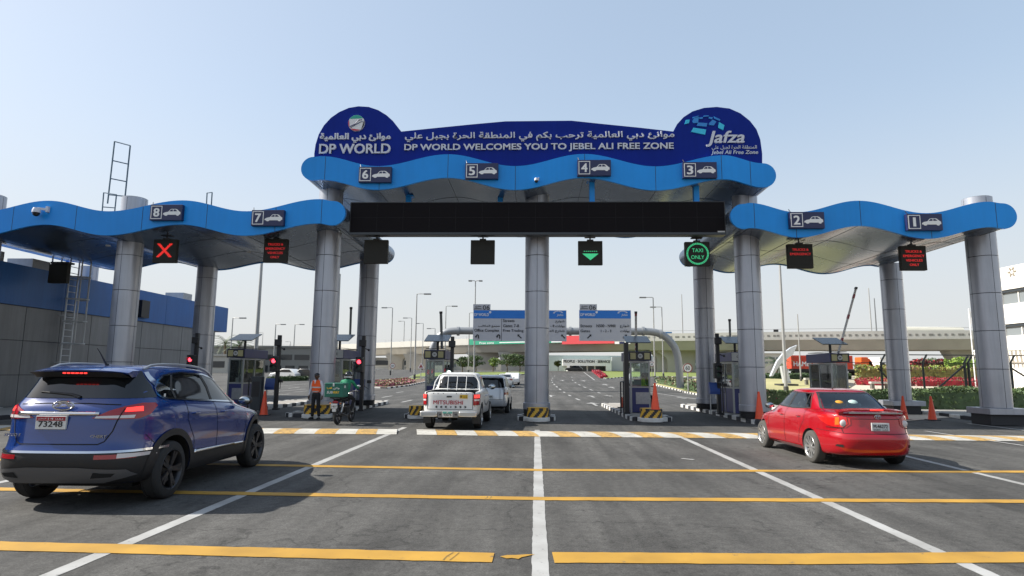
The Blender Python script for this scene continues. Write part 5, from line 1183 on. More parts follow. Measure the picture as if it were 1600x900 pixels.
# flag
FX = at(1516, 500, 80); root = thing('flag_pole', (at(1519, 560, 80).x, 80, TZ(80)), 'white flagpole with a limp white flag left of the rightmost column', 'flag')
m = MB(); xb_ = at(1517, 520, 80).x; m.tube([(xb_, 80, TZ(80)), (xb_, 80, at(1512, 482, 80).z)], .07, 8); m.build('pole', white, root, True)
m = MB(); zt2 = at(1512, 484, 80).z; m.vf([(xb_+.1, 80, zt2), (xb_+.5, 80.1, zt2-.9), (xb_+.9, 79.9, zt2-1.5), (xb_+.6, 80, zt2-2.0), (xb_+.1, 80.1, zt2-1.7), (xb_+.25, 80.15, zt2-1.0)], [(0, 1, 5), (1, 2, 3, 5), (5, 3, 4)]); m.build('cloth', white, root)
# ================================================================== vehicles
def superloop(yr, yf, w, n_r, n_f, N=72, taper_f=.0, taper_r=.0, bow=0.0):
    """rounded plan outline, y from yr (rear) to yf (front), half width w"""
    pts = []; cy, hy = (yr+yf)/2, (yf-yr)/2
    for k in range(N):
        t = 2*math.pi*(k+.5)/N; c, s = math.cos(t), math.sin(t); n = n_f if s > 0 else n_r
        x = math.copysign(abs(c)**(2/n), c); y = math.copysign(abs(s)**(2/n), s)
        f = (y+1)/2
        ww = w*(1 - taper_f*max(0, y)**2 - taper_r*max(0, -y)**2)
        pts.append((x*ww, cy + y*hy - (bow*(x*x) if y > 0 else -bow*x*x)))
    return pts
def loft(levels, N=72):
    """levels: dict(yr, yf, w, zr, zf, nr, nf, tf, tr, bow[, zc crown]) from the bottom up"""
    bm = bmesh.new(); rings = []
    for L in levels:
        yr, yf = L['yr'], L['yf']; rg = []
        for x, y in superloop(yr, yf, L['w'], L.get('nr', 6), L.get('nf', 4), N, L.get('tf', 0), L.get('tr', 0), L.get('bow', 0)):
            f = (y-yr)/(yf-yr); z = L['zr'] + (L['zf']-L['zr'])*f + L.get('zc', 0)*4*f*(1-f)
            rg.append(bm.verts.new((x, y, z)))
        rings.append(rg)
    for a, b in zip(rings, rings[1:]):
        for k in range(N): bm.faces.new((a[k], a[(k+1) % N], b[(k+1) % N], b[k]))
    bm.faces.new(rings[0][::-1]); bm.faces.new(rings[-1])
    return bm
def bm_obj(bm, name, mats, parent=None, smooth=True, ang=None):
    bmesh.ops.recalc_face_normals(bm, faces=bm.faces); me = bpy.data.meshes.new(name); bm.to_mesh(me); bm.free()
    for m in mats: me.materials.append(m)
    o = bpy.data.objects.new(name, me); COL.objects.link(o)
    if parent: o.parent = parent
    if smooth: me.polygons.foreach_set('use_smooth', [True]*len(me.polygons))
    if ang: me.set_sharp_from_angle(angle=R(ang))
    return o
def bake(o):
    me = bpy.data.meshes.new_from_object(o.evaluated_get(bpy.context.evaluated_depsgraph_get())); old = o.data; o.modifiers.clear(); o.data = me; me.name = o.name
def pip(poly, x, y):
    r = False
    for i in range(len(poly)):
        (x1, y1), (x2, y2) = poly[i], poly[i-1]
        if (y1 > y) != (y2 > y) and x < (x2-x1)*(y-y1)/(y2-y1)+x1: r = not r
    return r
class Car:
    def __init__(s, root, bvh): s.root = root; s.bvh = bvh
    def hit(s, view, a, b):
        """view 'R'/'L': side (a=y, b=z); 'B': rear (a=x, b=z); 'F' front; 'T': top (a=x, b=y); or ('A', deg): seen from rear corner at that azimuth"""
        if view == 'R': o, d = Vector((3, a, b)), Vector((-1, 0, 0))
        elif view == 'L': o, d = Vector((-3, a, b)), Vector((1, 0, 0))
        elif view == 'B': o, d = Vector((a, -4, b)), Vector((0, 1, 0))
        elif view == 'F': o, d = Vector((a, 8, b)), Vector((0, -1, 0))
        elif view == 'T': o, d = Vector((a, b, 4)), Vector((0, 0, -1))
        else:
            t = R(view[1]); d = Vector((-math.sin(t), math.cos(t), 0)); side = Vector((math.cos(t), math.sin(t), 0)); o = side*a - d*5 + Vector((0, 0, b))
        h = s.bvh.ray_cast(o, d)
        return h
    def hit_n(s, p): return s.bvh.find_nearest(p)[1]
    def patch(s, name, view, poly, mt, off=.006, res=.03, thick=0, parent=None, smooth=True):
        """lay a shaped panel on the body skin"""
        bm = bmesh.new(); vs = [bm.verts.new((p[0], p[1], 0)) for p in poly]; f = bm.faces.new(vs)
        xs = [p[0] for p in poly]; ys = [p[1] for p in poly]
        def cuts(lo, hi, no, co):
            n = int((hi-lo)/res)
            for i in range(1, n+1):
                c = lo + (hi-lo)*i/(n+1); bmesh.ops.bisect_plane(bm, geom=bm.verts[:]+bm.edges[:]+bm.faces[:], plane_co=co(c), plane_no=no)
        cuts(min(xs), max(xs), (1, 0, 0), lambda c: (c, 0, 0)); cuts(min(ys), max(ys), (0, 1, 0), lambda c: (0, c, 0))
        bad = []
        for v in bm.verts:
            h = s.hit(view, v.co.x, v.co.y)
            if h[0] is None: bad.append(v)
            else: v.co = h[0] + h[1]*off
        if bad: bmesh.ops.delete(bm, geom=bad, context='VERTS')
        if not bm.faces: bm.free(); return None
        n_ = Vector((0, 0, 0))
        for f in bm.faces: f.normal_update()
        ok = sum(1 if f.normal.dot((s.hit_n(f.calc_center_median()))) > 0 else -1 for f in bm.faces)
        me = bpy.data.meshes.new(name)
        if ok < 0:
            for f in bm.faces: f.normal_flip()
        bm.to_mesh(me); bm.free(); me.materials.append(mt); o = bpy.data.objects.new(name, me); COL.objects.link(o)
        if smooth: me.polygons.foreach_set('use_smooth', [True]*len(me.polygons))
        if thick:
            q_ = o.modifiers.new('s', 'SOLIDIFY'); q_.thickness = thick; q_.offset = 1; bake(o)
        o.parent = parent or s.root; return o
    def patch3(s, name, az, pts, mt, off=.01, res=.03, parent=None, sg=1):
        t = R(az)*sg; P_ = [(x*sg*math.cos(t) + y*math.sin(t), z) for x, y, z in pts]
        return s.patch(name, ('A', az*sg), P_[::sg], mt, off, res, parent=parent)
    def stripe(s, name, view, pts, w, mt, off=.005, res=.04, closed=False, parent=None, h=None):
        """thin line lying on the skin (door gaps, trims)"""
        P_ = list(pts) + ([pts[0]] if closed else []); seg = []
        for a, b in zip(P_, P_[1:]):
            L = math.hypot(b[0]-a[0], b[1]-a[1]); n = max(1, int(L/res))
            for i in range(n): seg.append((a[0]+(b[0]-a[0])*i/n, a[1]+(b[1]-a[1])*i/n))
        seg.append(P_[-1]); L3, R3 = [], []
        for i, p in enumerate(seg):
            a, b = seg[max(0, i-1)], seg[min(len(seg)-1, i+1)]; dx, dy = b[0]-a[0], b[1]-a[1]; l = math.hypot(dx, dy) or 1; nx, ny = -dy/l*w/2, dx/l*w/2
            h1, h2 = s.hit(view, p[0]+nx, p[1]+ny), s.hit(view, p[0]-nx, p[1]-ny)
            if h1[0] is None or h2[0] is None: continue
            L3.append(h1[0]+h1[1]*off); R3.append(h2[0]+h2[1]*off)
        if len(L3) < 2: return None
        bm = bmesh.new(); vl = [bm.verts.new(p) for p in L3]; vr = [bm.verts.new(p) for p in R3]
        for i in range(len(vl)-1): bm.faces.new((vl[i], vl[i+1], vr[i+1], vr[i]))
        for f in bm.faces: f.normal_update()
        if sum(1 if f.normal.dot(s.hit_n(f.calc_center_median())) > 0 else -1 for f in bm.faces) < 0:
            for f in bm.faces: f.normal_flip()
        me = bpy.data.meshes.new(name); bm.to_mesh(me); bm.free(); me.materials.append(mt); o = bpy.data.objects.new(name, me); COL.objects.link(o); o.parent = parent or s.root
        me.polygons.foreach_set('use_smooth', [True]*len(me.polygons))
        return o
rubber = mat('tyre_rubber', (.018, .018, .018), .8, 0, .2, 30); rim_silver = mat('rim_silver', (.50, .50, .49), .3, .8); rim_dark = mat('rim_dark', (.05, .05, .055), .35, .7); dust = mat('dusty_rubber', (.065, .062, .056), .9)
well = mat('wheel_well', (.008, .008, .008), .9); chrome = mat('chrome', (.62, .62, .64), .12, 1.0); trim = mat('black_trim', (.018, .018, .019), .5); glasb = mat('dark_window', (.006, .007, .008), .04, spec=.7)
seam_car = mat('panel_gap', (.004, .004, .006), .9); plate_w = mat('plate_white', (.62, .62, .60), .5); red_on = mat('tail_lit', (.55, .02, .02), .3, emit=(1, .04, .03), es=.7); red_l = mat('tail_red', (.30, .008, .012), .12, coat=.5); clear_l = mat('tail_clear', (.60, .56, .55), .12, coat=.5); amber = mat('tail_amber', (.55, .14, .02), .2)
def wheel(root, x, y, r, wdt, rim_mt, side, n=10, tyre_mt=None, double=True, hub=.33, steer=0):
    """tyre with rim, spokes and brake disc; side +1 = right"""
    m = MB(); h = wdt/2; m.lathe([(r*.66, -h*.9), (r*.70, -h), (r*.90, -h*.98), (r*.97, -h*.82), (r, -h*.55), (r*.985, -h*.5), (r*.985, -h*.42), (r, -h*.38), (r, h*.38), (r*.985, h*.42), (r*.985, h*.5), (r, h*.55), (r*.97, h*.82), (r*.90, h*.98), (r*.70, h), (r*.66, h*.9)], (x, y, r), 'X', 40)
    ty = m.build('tyre', tyre_mt or rubber, root, True, local=True)
    m = MB(); s_ = side; o = x + s_*h
    m.lathe([(r*.665, o-x-s_*h*1.8), (r*.665, o-x-s_*.02), (r*.70, o-x-s_*.002), (r*.685, o-x+s_*.002), (r*.64, o-x-s_*.012), (r*.61, o-x-s_*.06), (r*.60, o-x-s_*h*1.7)], (x, y, r), 'X', 40)
    for k in range(n):
        t = 2*math.pi*k/n; dd = (.07, -.07) if double and n <= 6 else (0,)
        for d in dd:
            t2 = t + d; c, sn = math.cos(t2), math.sin(t2); p0 = Vector((o-s_*.035, y+c*r*.12, r+sn*r*.12)); p1 = Vector((o-s_*.015, y+math.cos(t+d*2)*r*.64, r+math.sin(t+d*2)*r*.64)); m.bar(p0, p1, .040 if n > 6 else .040, .028, up=(1, 0, 0))
    m.lathe([(0, o-x-s_*.012), (r*.13, o-x-s_*.016), (r*.18, o-x-s_*.05)], (x, y, r), 'X', 20)
    rim = m.build('rim', rim_mt, ty, True, local=True)
    m = MB(); m.lathe([(0, o-x-s_*.09), (r*.5, o-x-s_*.09)], (x, y, r), 'X', 24); m.build('brake_disc', mat('brake_disc', (.10, .10, .10), .4, .8), ty, local=True)
    return ty
def arches(body, cuts, N=40):
    for (y, z, r, x0, x1, flat) in cuts:
        bm = bmesh.new(); rings = []
        pts = [(y+r*math.cos(t), z+r*math.sin(t)) for t in [2*math.pi*k/N for k in range(N)]]
        a = [bm.verts.new((x0, p[0], p[1])) for p in pts]; b = [bm.verts.new((x1, p[0], p[1])) for p in pts]
        for k in range(N): bm.faces.new((a[k], a[(k+1) % N], b[(k+1) % N], b[k]))
        bm.faces.new(a[::-1]); bm.faces.new(b)
        for f in bm.faces: f.material_index = 1
        c = bm_obj(bm, 'cut', list(body.data.materials), None, False)
        q_ = body.modifiers.new('b', 'BOOLEAN'); q_.operation = 'DIFFERENCE'; q_.object = c; q_.solver = 'EXACT'; bake(body)
        bpy.data.objects.remove(c)
def prismcut(body, poly, view, d0, d1):
    """cut a pocket (cabin) of the side or rear outline"""
    bm = bmesh.new()
    def v(p, t): return (t, p[0], p[1]) if view == 'side' else (p[0], t, p[1])
    a = [bm.verts.new(v(p, d0)) for p in poly]; b = [bm.verts.new(v(p, d1)) for p in poly]; n = len(poly)
    for k in range(n): bm.faces.new((a[k], a[(k+1) % n], b[(k+1) % n], b[k]))
    bm.faces.new(a[::-1]); bm.faces.new(b)
    for f in bm.faces: f.material_index = 1
    c = bm_obj(bm, 'cut', list(body.data.materials), None, False)
    q_ = body.modifiers.new('b', 'BOOLEAN'); q_.operation = 'DIFFERENCE'; q_.object = c; q_.solver = 'EXACT'; bake(body); bpy.data.objects.remove(c)
def car_paint(name, col, metal=.35, rough=.28, coat=.8, flake=.0, dusty=.0):
    return mat(name, col, rough, metal, flake, 2.5, coat=coat)
def make_body(levels, paint, inner, sub=1):
    bm = loft(levels); o = bm_obj(bm, 'body', [paint, inner]); q_ = o.modifiers.new('s', 'SUBSURF'); q_.levels = sub; q_.render_levels = sub; bake(o)
    o.data.polygons.foreach_set('use_smooth', [True]*len(o.data.polygons))
    b2 = bmesh.new(); b2.from_mesh(o.data); bvh = BVHTree.FromBMesh(b2); b2.free()
    return o, bvh
def finish_body(o, root, ang=32):
    o.data.set_sharp_from_angle(angle=R(ang)); o.parent = root
def arch_trim(root, y, z, r, x, w, mt, a0=-12, a1=192, dep=.05):
    m = MB(); n = 26; pts = [(y+r*math.cos(R(a0+(a1-a0)*k/n)), z+r*math.sin(R(a0+(a1-a0)*k/n))) for k in range(n+1)]; po = [(y+(r+w)*math.cos(R(a0+(a1-a0)*k/n)), z+(r+w)*math.sin(R(a0+(a1-a0)*k/n))) for k in range(n+1)]
    s_ = 1 if x > 0 else -1; vs = []
    for (a, b), (c, d) in zip(pts, po): vs += [(x-s_*dep*1.4, a, b), (x, a, b), (x-s_*.006, c, d), (x-s_*dep*1.4, c, d)]
    m.vf(vs, [(i*4+k, i*4+(k+1) % 4, (i+1)*4+(k+1) % 4, (i+1)*4+k) for i in range(n) for k in range(4)] + [(0, 1, 2, 3), (n*4+3, n*4+2, n*4+1, n*4)])
    return m.build('arch_trim', mt, root, True, local=True)
def plate(car, view, x, z, w, h, txt, mt, tmt=black, sub=None, topband=None, y=None):
    hh = car.hit(view, x, z)[0]; yy = (hh.y if y is None else y) - .03; m = MB(); m.box(x-w/2, x+w/2, yy, yy+.03, z-h/2, z+h/2); p = m.build('number_plate', mt, car.root, local=True, bevel=.004)
    if topband: m = MB(); m.box(x-w/2+.008, x+w/2-.008, yy-.003, yy-.001, z+h*.5-topband[1], z+h/2-.008); m.build('plate_band', topband[0], p, local=True)
    m = MB()
    th = h*.44; zc = z - (h*.10 if topband else (-h*.08 if sub else 0)); text(m, txt, x-w*.40, x+w*.40, zc-th/2, zc+th/2, yy-.002, .002, .02)
    m.build('plate_lettering', tmt, p, local=True)
    if topband and len(topband) > 2: m = MB(); text(m, topband[2], x-w*.09, x+w*.09, z+h*.5-topband[1]+.012, z+h/2-.02, yy-.004, .002, .02); text(m, 'أبوظبي', x-w*.42, x-w*.15, z+h*.5-topband[1]+.012, z+h/2-.02, yy-.004, .002, .01, ar=True); text(m, 'U.A.E', x+w*.16, x+w*.42, z+h*.5-topband[1]+.012, z+h/2-.024, yy-.004, .002, .01); m.build('band_lettering', plate_w, p, local=True)
    if sub: m = MB(); text(m, sub, x-w*.40, x+w*.40, z-h*.42, z-h*.26, yy-.002, .002, .01); m.build('plate_small_lettering', tmt, p, local=True)
    return p
def mirror(root, x, y, z, s_, mt, w=.22, h=.15):
    m = MB(); m.sphere((x+s_*w*.55, y, z), .5, (w, .16, h), 16, 10); mo = m.build('side_mirror', mt, root, True, local=True); m = MB(); m.bar((x, y, z-.03), (x+s_*w*.3, y, z-.03), .05, .04); m.build('mirror_arm', trim, mo, local=True)
    m = MB(); m.sphere((x+s_*w*.55, y-.055, z), .5, (w*.82, .06, h*.8), 16, 8); m.build('mirror_glass', mat('mirror_glass', (.5, .55, .58), .03, 1.0), mo, True, local=True)
def door_handle(car, y, z, s_, mt):
    h = car.hit('R' if s_ > 0 else 'L', y, z)[0]; m = MB(); m.tube([(h.x-s_*.01, y-.09, z), (h.x+s_*.03, y-.06, z+.004), (h.x+s_*.03, y+.06, z+.004), (h.x-s_*.01, y+.09, z)], .014, 8); m.build('door_handle', mt, car.root, True, local=True)

# ---------------- blue SUV
def suv():
    root = thing('suv', (-5.955, 7.56, 0), 'dark blue SUV with chrome trim and black roof spoiler, seen from behind at left', 'car', rz=R(2.0))
    paint = car_paint('suv_blue', (.002, .028, .17), .1, .22, .9); L = 4.45
    lv = [dict(yr=.35, yf=4.1, w=.74, zr=.26, zf=.22, nr=6, nf=4),
          dict(yr=.14, yf=4.28, w=.86, zr=.29, zf=.24, nr=6, nf=3.2, bow=.06),
          dict(yr=.06, yf=4.36, w=.905, zr=.38, zf=.30, nr=6, nf=3.8, bow=.08),
          dict(yr=.0, yf=4.42, w=.92, zr=.52, zf=.44, nr=6, nf=3.7, bow=.10),
          dict(yr=.0, yf=4.44, w=.92, zr=.685, zf=.60, nr=6, nf=3.7, bow=.12),
          dict(yr=.045, yf=4.43, w=.918, zr=.73, zf=.66, nr=6, nf=3.7, bow=.13),
          dict(yr=.06, yf=4.42, w=.918, zr=.88, zf=.74, nr=6, nf=3.7, bow=.13, tr=.01),
          dict(yr=.08, yf=4.36, w=.918, zr=1.06, zf=.86, nr=6.5, nf=3.7, bow=.13, tr=.015),
          dict(yr=.10, yf=4.28, w=.915, zr=1.13, zf=.90, nr=7, nf=3.8, bow=.13, tr=.02, zc=.03),
          dict(yr=.13, yf=4.10, w=.895, zr=1.20, zf=.94, nr=7, nf=3.2, bow=.13, tr=.03, zc=.04),
          dict(yr=.17, yf=3.90, w=.875, zr=1.245, zf=.97, nr=7.5, nf=3.2, bow=.13, tr=.03, zc=.05),
          dict(yr=.20, yf=3.45, w=.84, zr=1.285, zf=1.07, nr=8, nf=3.6, bow=.13, tr=.04, zc=.03),
          dict(yr=.30, yf=3.10, w=.775, zr=1.46, zf=1.28, nr=8, nf=3.8, bow=.13, tr=.04, zc=.02),
          dict(yr=.385, yf=2.72, w=.715, zr=1.61, zf=1.52, nr=8, nf=3.8, bow=.12, tr=.04, zc=.02),
          dict(yr=.42, yf=2.55, w=.67, zr=1.655, zf=1.60, nr=8, nf=3.8, bow=.10, tr=.04, zc=.025),
          dict(yr=.50, yf=2.40, w=.60, zr=1.685, zf=1.64, nr=7, nf=3.8, bow=.08, zc=.025),
          dict(yr=.75, yf=2.1, w=.38, zr=1.705, zf=1.665, nr=5, nf=4, zc=.025),
          dict(yr=1.0, yf=1.9, w=.15, zr=1.715, zf=1.68, nr=4, nf=4, zc=.02)]
    body, bvh = make_body(lv, paint, well); car = Car(root, bvh)
    rw, fw, wr = .92, 3.60, .365
    arches(body, [(rw, .375, .435, .55, 1.2, 0), (rw, .375, .435, -1.2, -.55, 0), (fw, .375, .435, .55, 1.2, 0), (fw, .375, .435, -1.2, -.55, 0)])
    finish_body(body, root)
    # lower black bumper cladding and grey skid plate
    cl_ = [(-1, .27), (1, .27), (1, .685), (-1, .685)]
    clad = mat('suv_cladding', (.012, .012, .013), .55)
    car.patch('bumper_cladding', 'B', [(-.925, .27), (.925, .27), (.925, .67), (-.925, .67)], clad, .007, .04)
    for v in 'RL':
        car.patch('bumper_side', v, [(.02, .27), (.46, .27), (.50, .55), (.45, .67), (.02, .67)], clad, .0075, .04)
        car.patch('sill_cladding', v, [(1.36, .24), (3.15, .24), (3.15, .50), (1.36, .53)], clad, .007, .05)
        car.patch('door_trim', v, [(1.42, .515), (3.0, .475), (3.02, .505), (1.42, .56)], chrome, .014, .05, .01)
        s_ = 1 if v == 'R' else -1
        [car.stripe('arch_trim', v, [(wy_+.472*math.cos(R(d_)), .375+.472*math.sin(R(d_))) for d_ in range(-14, 195, 6)], .085, clad, .014, .5) for wy_ in (rw, fw)]
        # windows: dark glass with a chrome line round all of it
        win = [(.74, 1.29), (.66, 1.34), (.66, 1.42), (.74, 1.51), (.90, 1.575), (1.3, 1.61), (1.95, 1.585), (2.45, 1.48), (2.92, 1.27), (3.08, 1.155), (2.9, 1.14), (2.0, 1.20), (1.2, 1.25)]
        if v == 'R': pass
        g = car.patch('side_window', v, win, glasb, .006, .05)
        car.stripe('window_trim', v, win, .022, chrome, .012, .03, True)
        car.stripe('window_pillar', v, [(1.02, 1.26), (.98, 1.42), (1.08, 1.60)], .045, trim, .011); car.stripe('window_pillar', v, [(1.98, 1.20), (1.96, 1.40), (1.84, 1.59)], .06, trim, .011)
        car.stripe('door_gap', v, [(1.22, 1.24), (1.24, .98), (1.42, .72), (1.44, .52)], .010, seam_car, .003); car.stripe('door_gap', v, [(2.02, 1.19), (2.10, .80), (2.08, .50)], .010, seam_car, .003); car.stripe('door_gap', v, [(3.10, 1.10), (3.12, .80), (3.02, .50)], .010, seam_car, .003)
        car.stripe('door_gap', v, [(.60, .70), (.42, .86)], .008, seam_car, .003)
        door_handle(car, 1.42, 1.06, s_, paint); door_handle(car, 2.28, 1.03, s_, paint)
        # roof rail
        pts = []
        for t in range(13):
            y = .62 + t*.155; h = car.hit('T', s_*.60, y)[0]; pts.append((s_*.60, y, h.z + .045*math.sin(math.pi*min(1, max(0, (t/12))) )**.35 - .0))
        m = MB(); m.tube(pts, .018, 8); m.build('roof_rail', mat('rail_silver', (.45, .46, .48), .3, .8), root, True, local=True)
        mirror(root, s_*.86, 2.86, 1.17, s_, trim)
        for wy in (rw, fw): wheel(root, s_*.80, wy, wr, .225, rim_dark, s_, 5)
    # rear window, spoiler, wiper
    car.patch('rear_window', 'B', [(-.79, 1.300), (.79, 1.300), (.715, 1.46), (.61, 1.63), (-.61, 1.63), (-.715, 1.46)], glasb, .006, .05)
    for s_ in (-1, 1): car.stripe('rear_window_trim', 'B', [(s_*.81, 1.295), (s_*.735, 1.46), (s_*.635, 1.62)], .02, chrome, .010)
    m = MB(); top, bot = [], []; n = 14
    for k in range(n+1):
        x = -.60 + 1.20*k/n; t_ = abs(x)/.60; zf = 1.690 - .05*t_**4; zr = 1.645 - .035*t_**3; yr_ = .20 + .13*t_**3
        top += [(x, .62, zf), (x, .40, zf-.006), (x, yr_, zr)]; bot += [(x, .62, zf-.07), (x, .40, zf-.085), (x, yr_+.01, zr-.018)]
    N3 = 3*(n+1); fs = []
    for k in range(n):
        for j in range(2): fs += [(k*3+j, k*3+j+1, k*3+j+4, k*3+j+3), (N3+k*3+j, N3+k*3+j+3, N3+k*3+j+4, N3+k*3+j+1)]
        fs.append((k*3+2, N3+k*3+2, N3+k*3+5, k*3+5))
    fs += [(0, 3*0+1, N3+1, N3), (1, 2, N3+2, N3+1), (n*3, N3+n*3, N3+n*3+1, n*3+1), (n*3+1, N3+n*3+1, N3+n*3+2, n*3+2)]
    m.vf(top+bot, fs); sp = m.build('roof_spoiler', paint, root, True, local=True)
    m = MB()
    m.vf([(-.56, .25, 1.612), (.56, .25, 1.612), (.585, .40, 1.55), (-.585, .40, 1.55)], [(0, 1, 2, 3)]); m.vf([(-.58, .26, 1.606), (-.50, .24, 1.618), (.50, .24, 1.618), (.58, .26, 1.606), (.52, .36, 1.555), (-.52, .36, 1.555)], [(0, 1, 2, 3, 4, 5)]); m.build('spoiler_underside', trim, sp, local=True)
    m = MB()
    for k in range(6): m.box(-.15+k*.052, -.15+k*.052+.036, .232, .240, 1.596, 1.612)
    m.build('brake_light', red_on, sp, local=True)
    m = MB(); h = car.hit('B', -.12, 1.42)[0]; m.tube([(.10, h.y-.075, 1.31), (-.02, h.y-.06, 1.345), (-.42, h.y-.03, 1.375)], [.022, .016, .009], 8); m.build('rear_wiper', trim, root, True, local=True)
    # tail lights
    for s_ in (-1, 1):
        t = car.patch3('tail_light', 42, [(.40, .05, 1.07), (.60, .07, 1.155), (.76, .12, 1.205), (.90, .24, 1.24), (.92, .46, 1.235), (.92, .50, 1.20), (.92, .36, 1.105), (.88, .2, 1.06), (.62, .07, 1.055)], red_l, .012, .03, sg=s_)
        car.patch3('reversing_lamp', 42, [(.44, .05, 1.068), (.84, .17, 1.07), (.86, .17, 1.105), (.46, .05, 1.092)], clear_l, .017, .03, parent=t, sg=s_)
        car.patch3('lit_lamp', 42, [(.76, .11, 1.14), (.91, .24, 1.145), (.91, .24, 1.20), (.78, .12, 1.185)], red_on, .017, .03, parent=t, sg=s_)
        car.stripe('lamp_split', 'B', [(s_*.62, 1.05), (s_*.655, 1.175)], .010, seam_car, .019, parent=t)
        car.patch('bumper_reflector', 'B', ([(s_*.46, .60), (s_*.80, .60), (s_*.80, .65), (s_*.46, .65)])[::s_], red_l, .012, .03)
    car.patch('bumper_lamp', 'B', [(.67, .605), (.88, .612), (.87, .650), (.67, .660)], clear_l, .013, .03)
    # chrome: bar between the lights, line over the cladding
    car.patch('chrome_bar', 'B', [(-.56, 1.10), (.42, 1.10), (.42, 1.14), (-.56, 1.14)], chrome, .016, .05, .01)
    car.stripe('bumper_chrome', 'B', [(-.90, .68), (.90, .68)], .026, chrome, .014)
    for v in 'RL': car.stripe('bumper_chrome', v, [(.05, .68), (.46, .685)], .022, chrome, .012)
    # skid plate
    car.patch('skid_plate', 'B', [(-.78, .40), (-.55, .335), (.55, .335), (.80, .40), (.74, .475), (.30, .515), (-.30, .515), (-.74, .475)], mat('skid_grey', (.13, .13, .135), .4, .5), .020, .04)
    for s_ in (-1, 1): car.patch('exhaust_recess', 'B', ([(s_*.42, .39), (s_*.62, .40), (s_*.66, .44), (s_*.46, .455)])[::s_], well, .024, .03)
    # tailgate gap, badge, plate, lettering
    car.stripe('tailgate_gap', 'B', [(-.62, 1.07), (-.585, .92), (-.52, .80), (-.46, .77), (.46, .77), (.52, .80), (.585, .92), (.62, 1.07)], .012, seam_car, .004)
    car.stripe('tailgate_crease', 'B', [(-.60, 1.225), (-.25, 1.24), (.25, 1.24), (.60, 1.225)], .012, seam_car, .002)
    h = car.hit('B', -.02, 1.175)[0]; m = MB()
    ring = [(-.02+.125*math.cos(t), h.y-.02, 1.215+.05*math.sin(t)) for t in [2*math.pi*k/24 for k in range(25)]]; m.tube(ring, .012, 6, cap=False)
    m.vf([(-.14, h.y-.016, 1.202), (-.075, h.y-.018, 1.202), (-.02, h.y-.02, 1.253), (.035, h.y-.018, 1.202), (.10, h.y-.016, 1.202), (.0, h.y-.02, 1.26), (-.04, h.y-.02, 1.26)], [(0, 1, 2, 6), (2, 3, 4, 5)]); m.box(-.05, .01, h.y-.022, h.y-.014, 1.202, 1.215)
    m.build('badge', chrome, root, True, local=True)
    plate(car, 'B', -.11, 1.02, .36, .155, '73248', plate_w, topband=(mat('plate_red', (.33, .02, .03), .5), .055, '14'))
    h = car.hit('B', .5, .93)[0]; m = MB(); h = car.hit('B', .5, .86)[0]; text(m, 'CHERY', .36, .56, .845, .880, h.y-.014, .008, .01, shear=.2); m.build('lettering', chrome, root, local=True)
    m = MB(); text(m, 'TIGGO 5', -.68, -.48, .855, .888, car.hit('B', -.56, .87)[0].y-.014, .008, .01, shear=.2); m.build('lettering', chrome, root, local=True)
    m = MB(); h = car.hit('T', .02, .78)[0]; m.tube([(.02, .78, h.z), (-.0, .66, h.z+.16), (-.02, .62, h.z+.22)], [.016, .006, .004], 8); m.lathe([(.03, -.005), (.02, .02), (0, .025)], (.02, .79, h.z), n=12); m.build('antenna', trim, root, True, local=True)
    m = MB(); m.lathe([(0.04, 0), (.04, .18)], (-.35, .2, .30), 'Y', 12); m.build('exhaust_pipe', steel, root, True, local=True)
    m = MB(); m.box(-.60, .60, .6, 3.9, .20, .30); m.build('underbody', well, root, local=True)
    root.scale = (1.06, 1.055, 1.055)
    h = car.hit('R', 1.0, 1.30)[0]; m = MB(); m.box(h.x+.004, h.x+.007, .76, .80, 1.305, 1.345); m.build('window_sticker', plate_w, root, local=True)
    return root
suv()

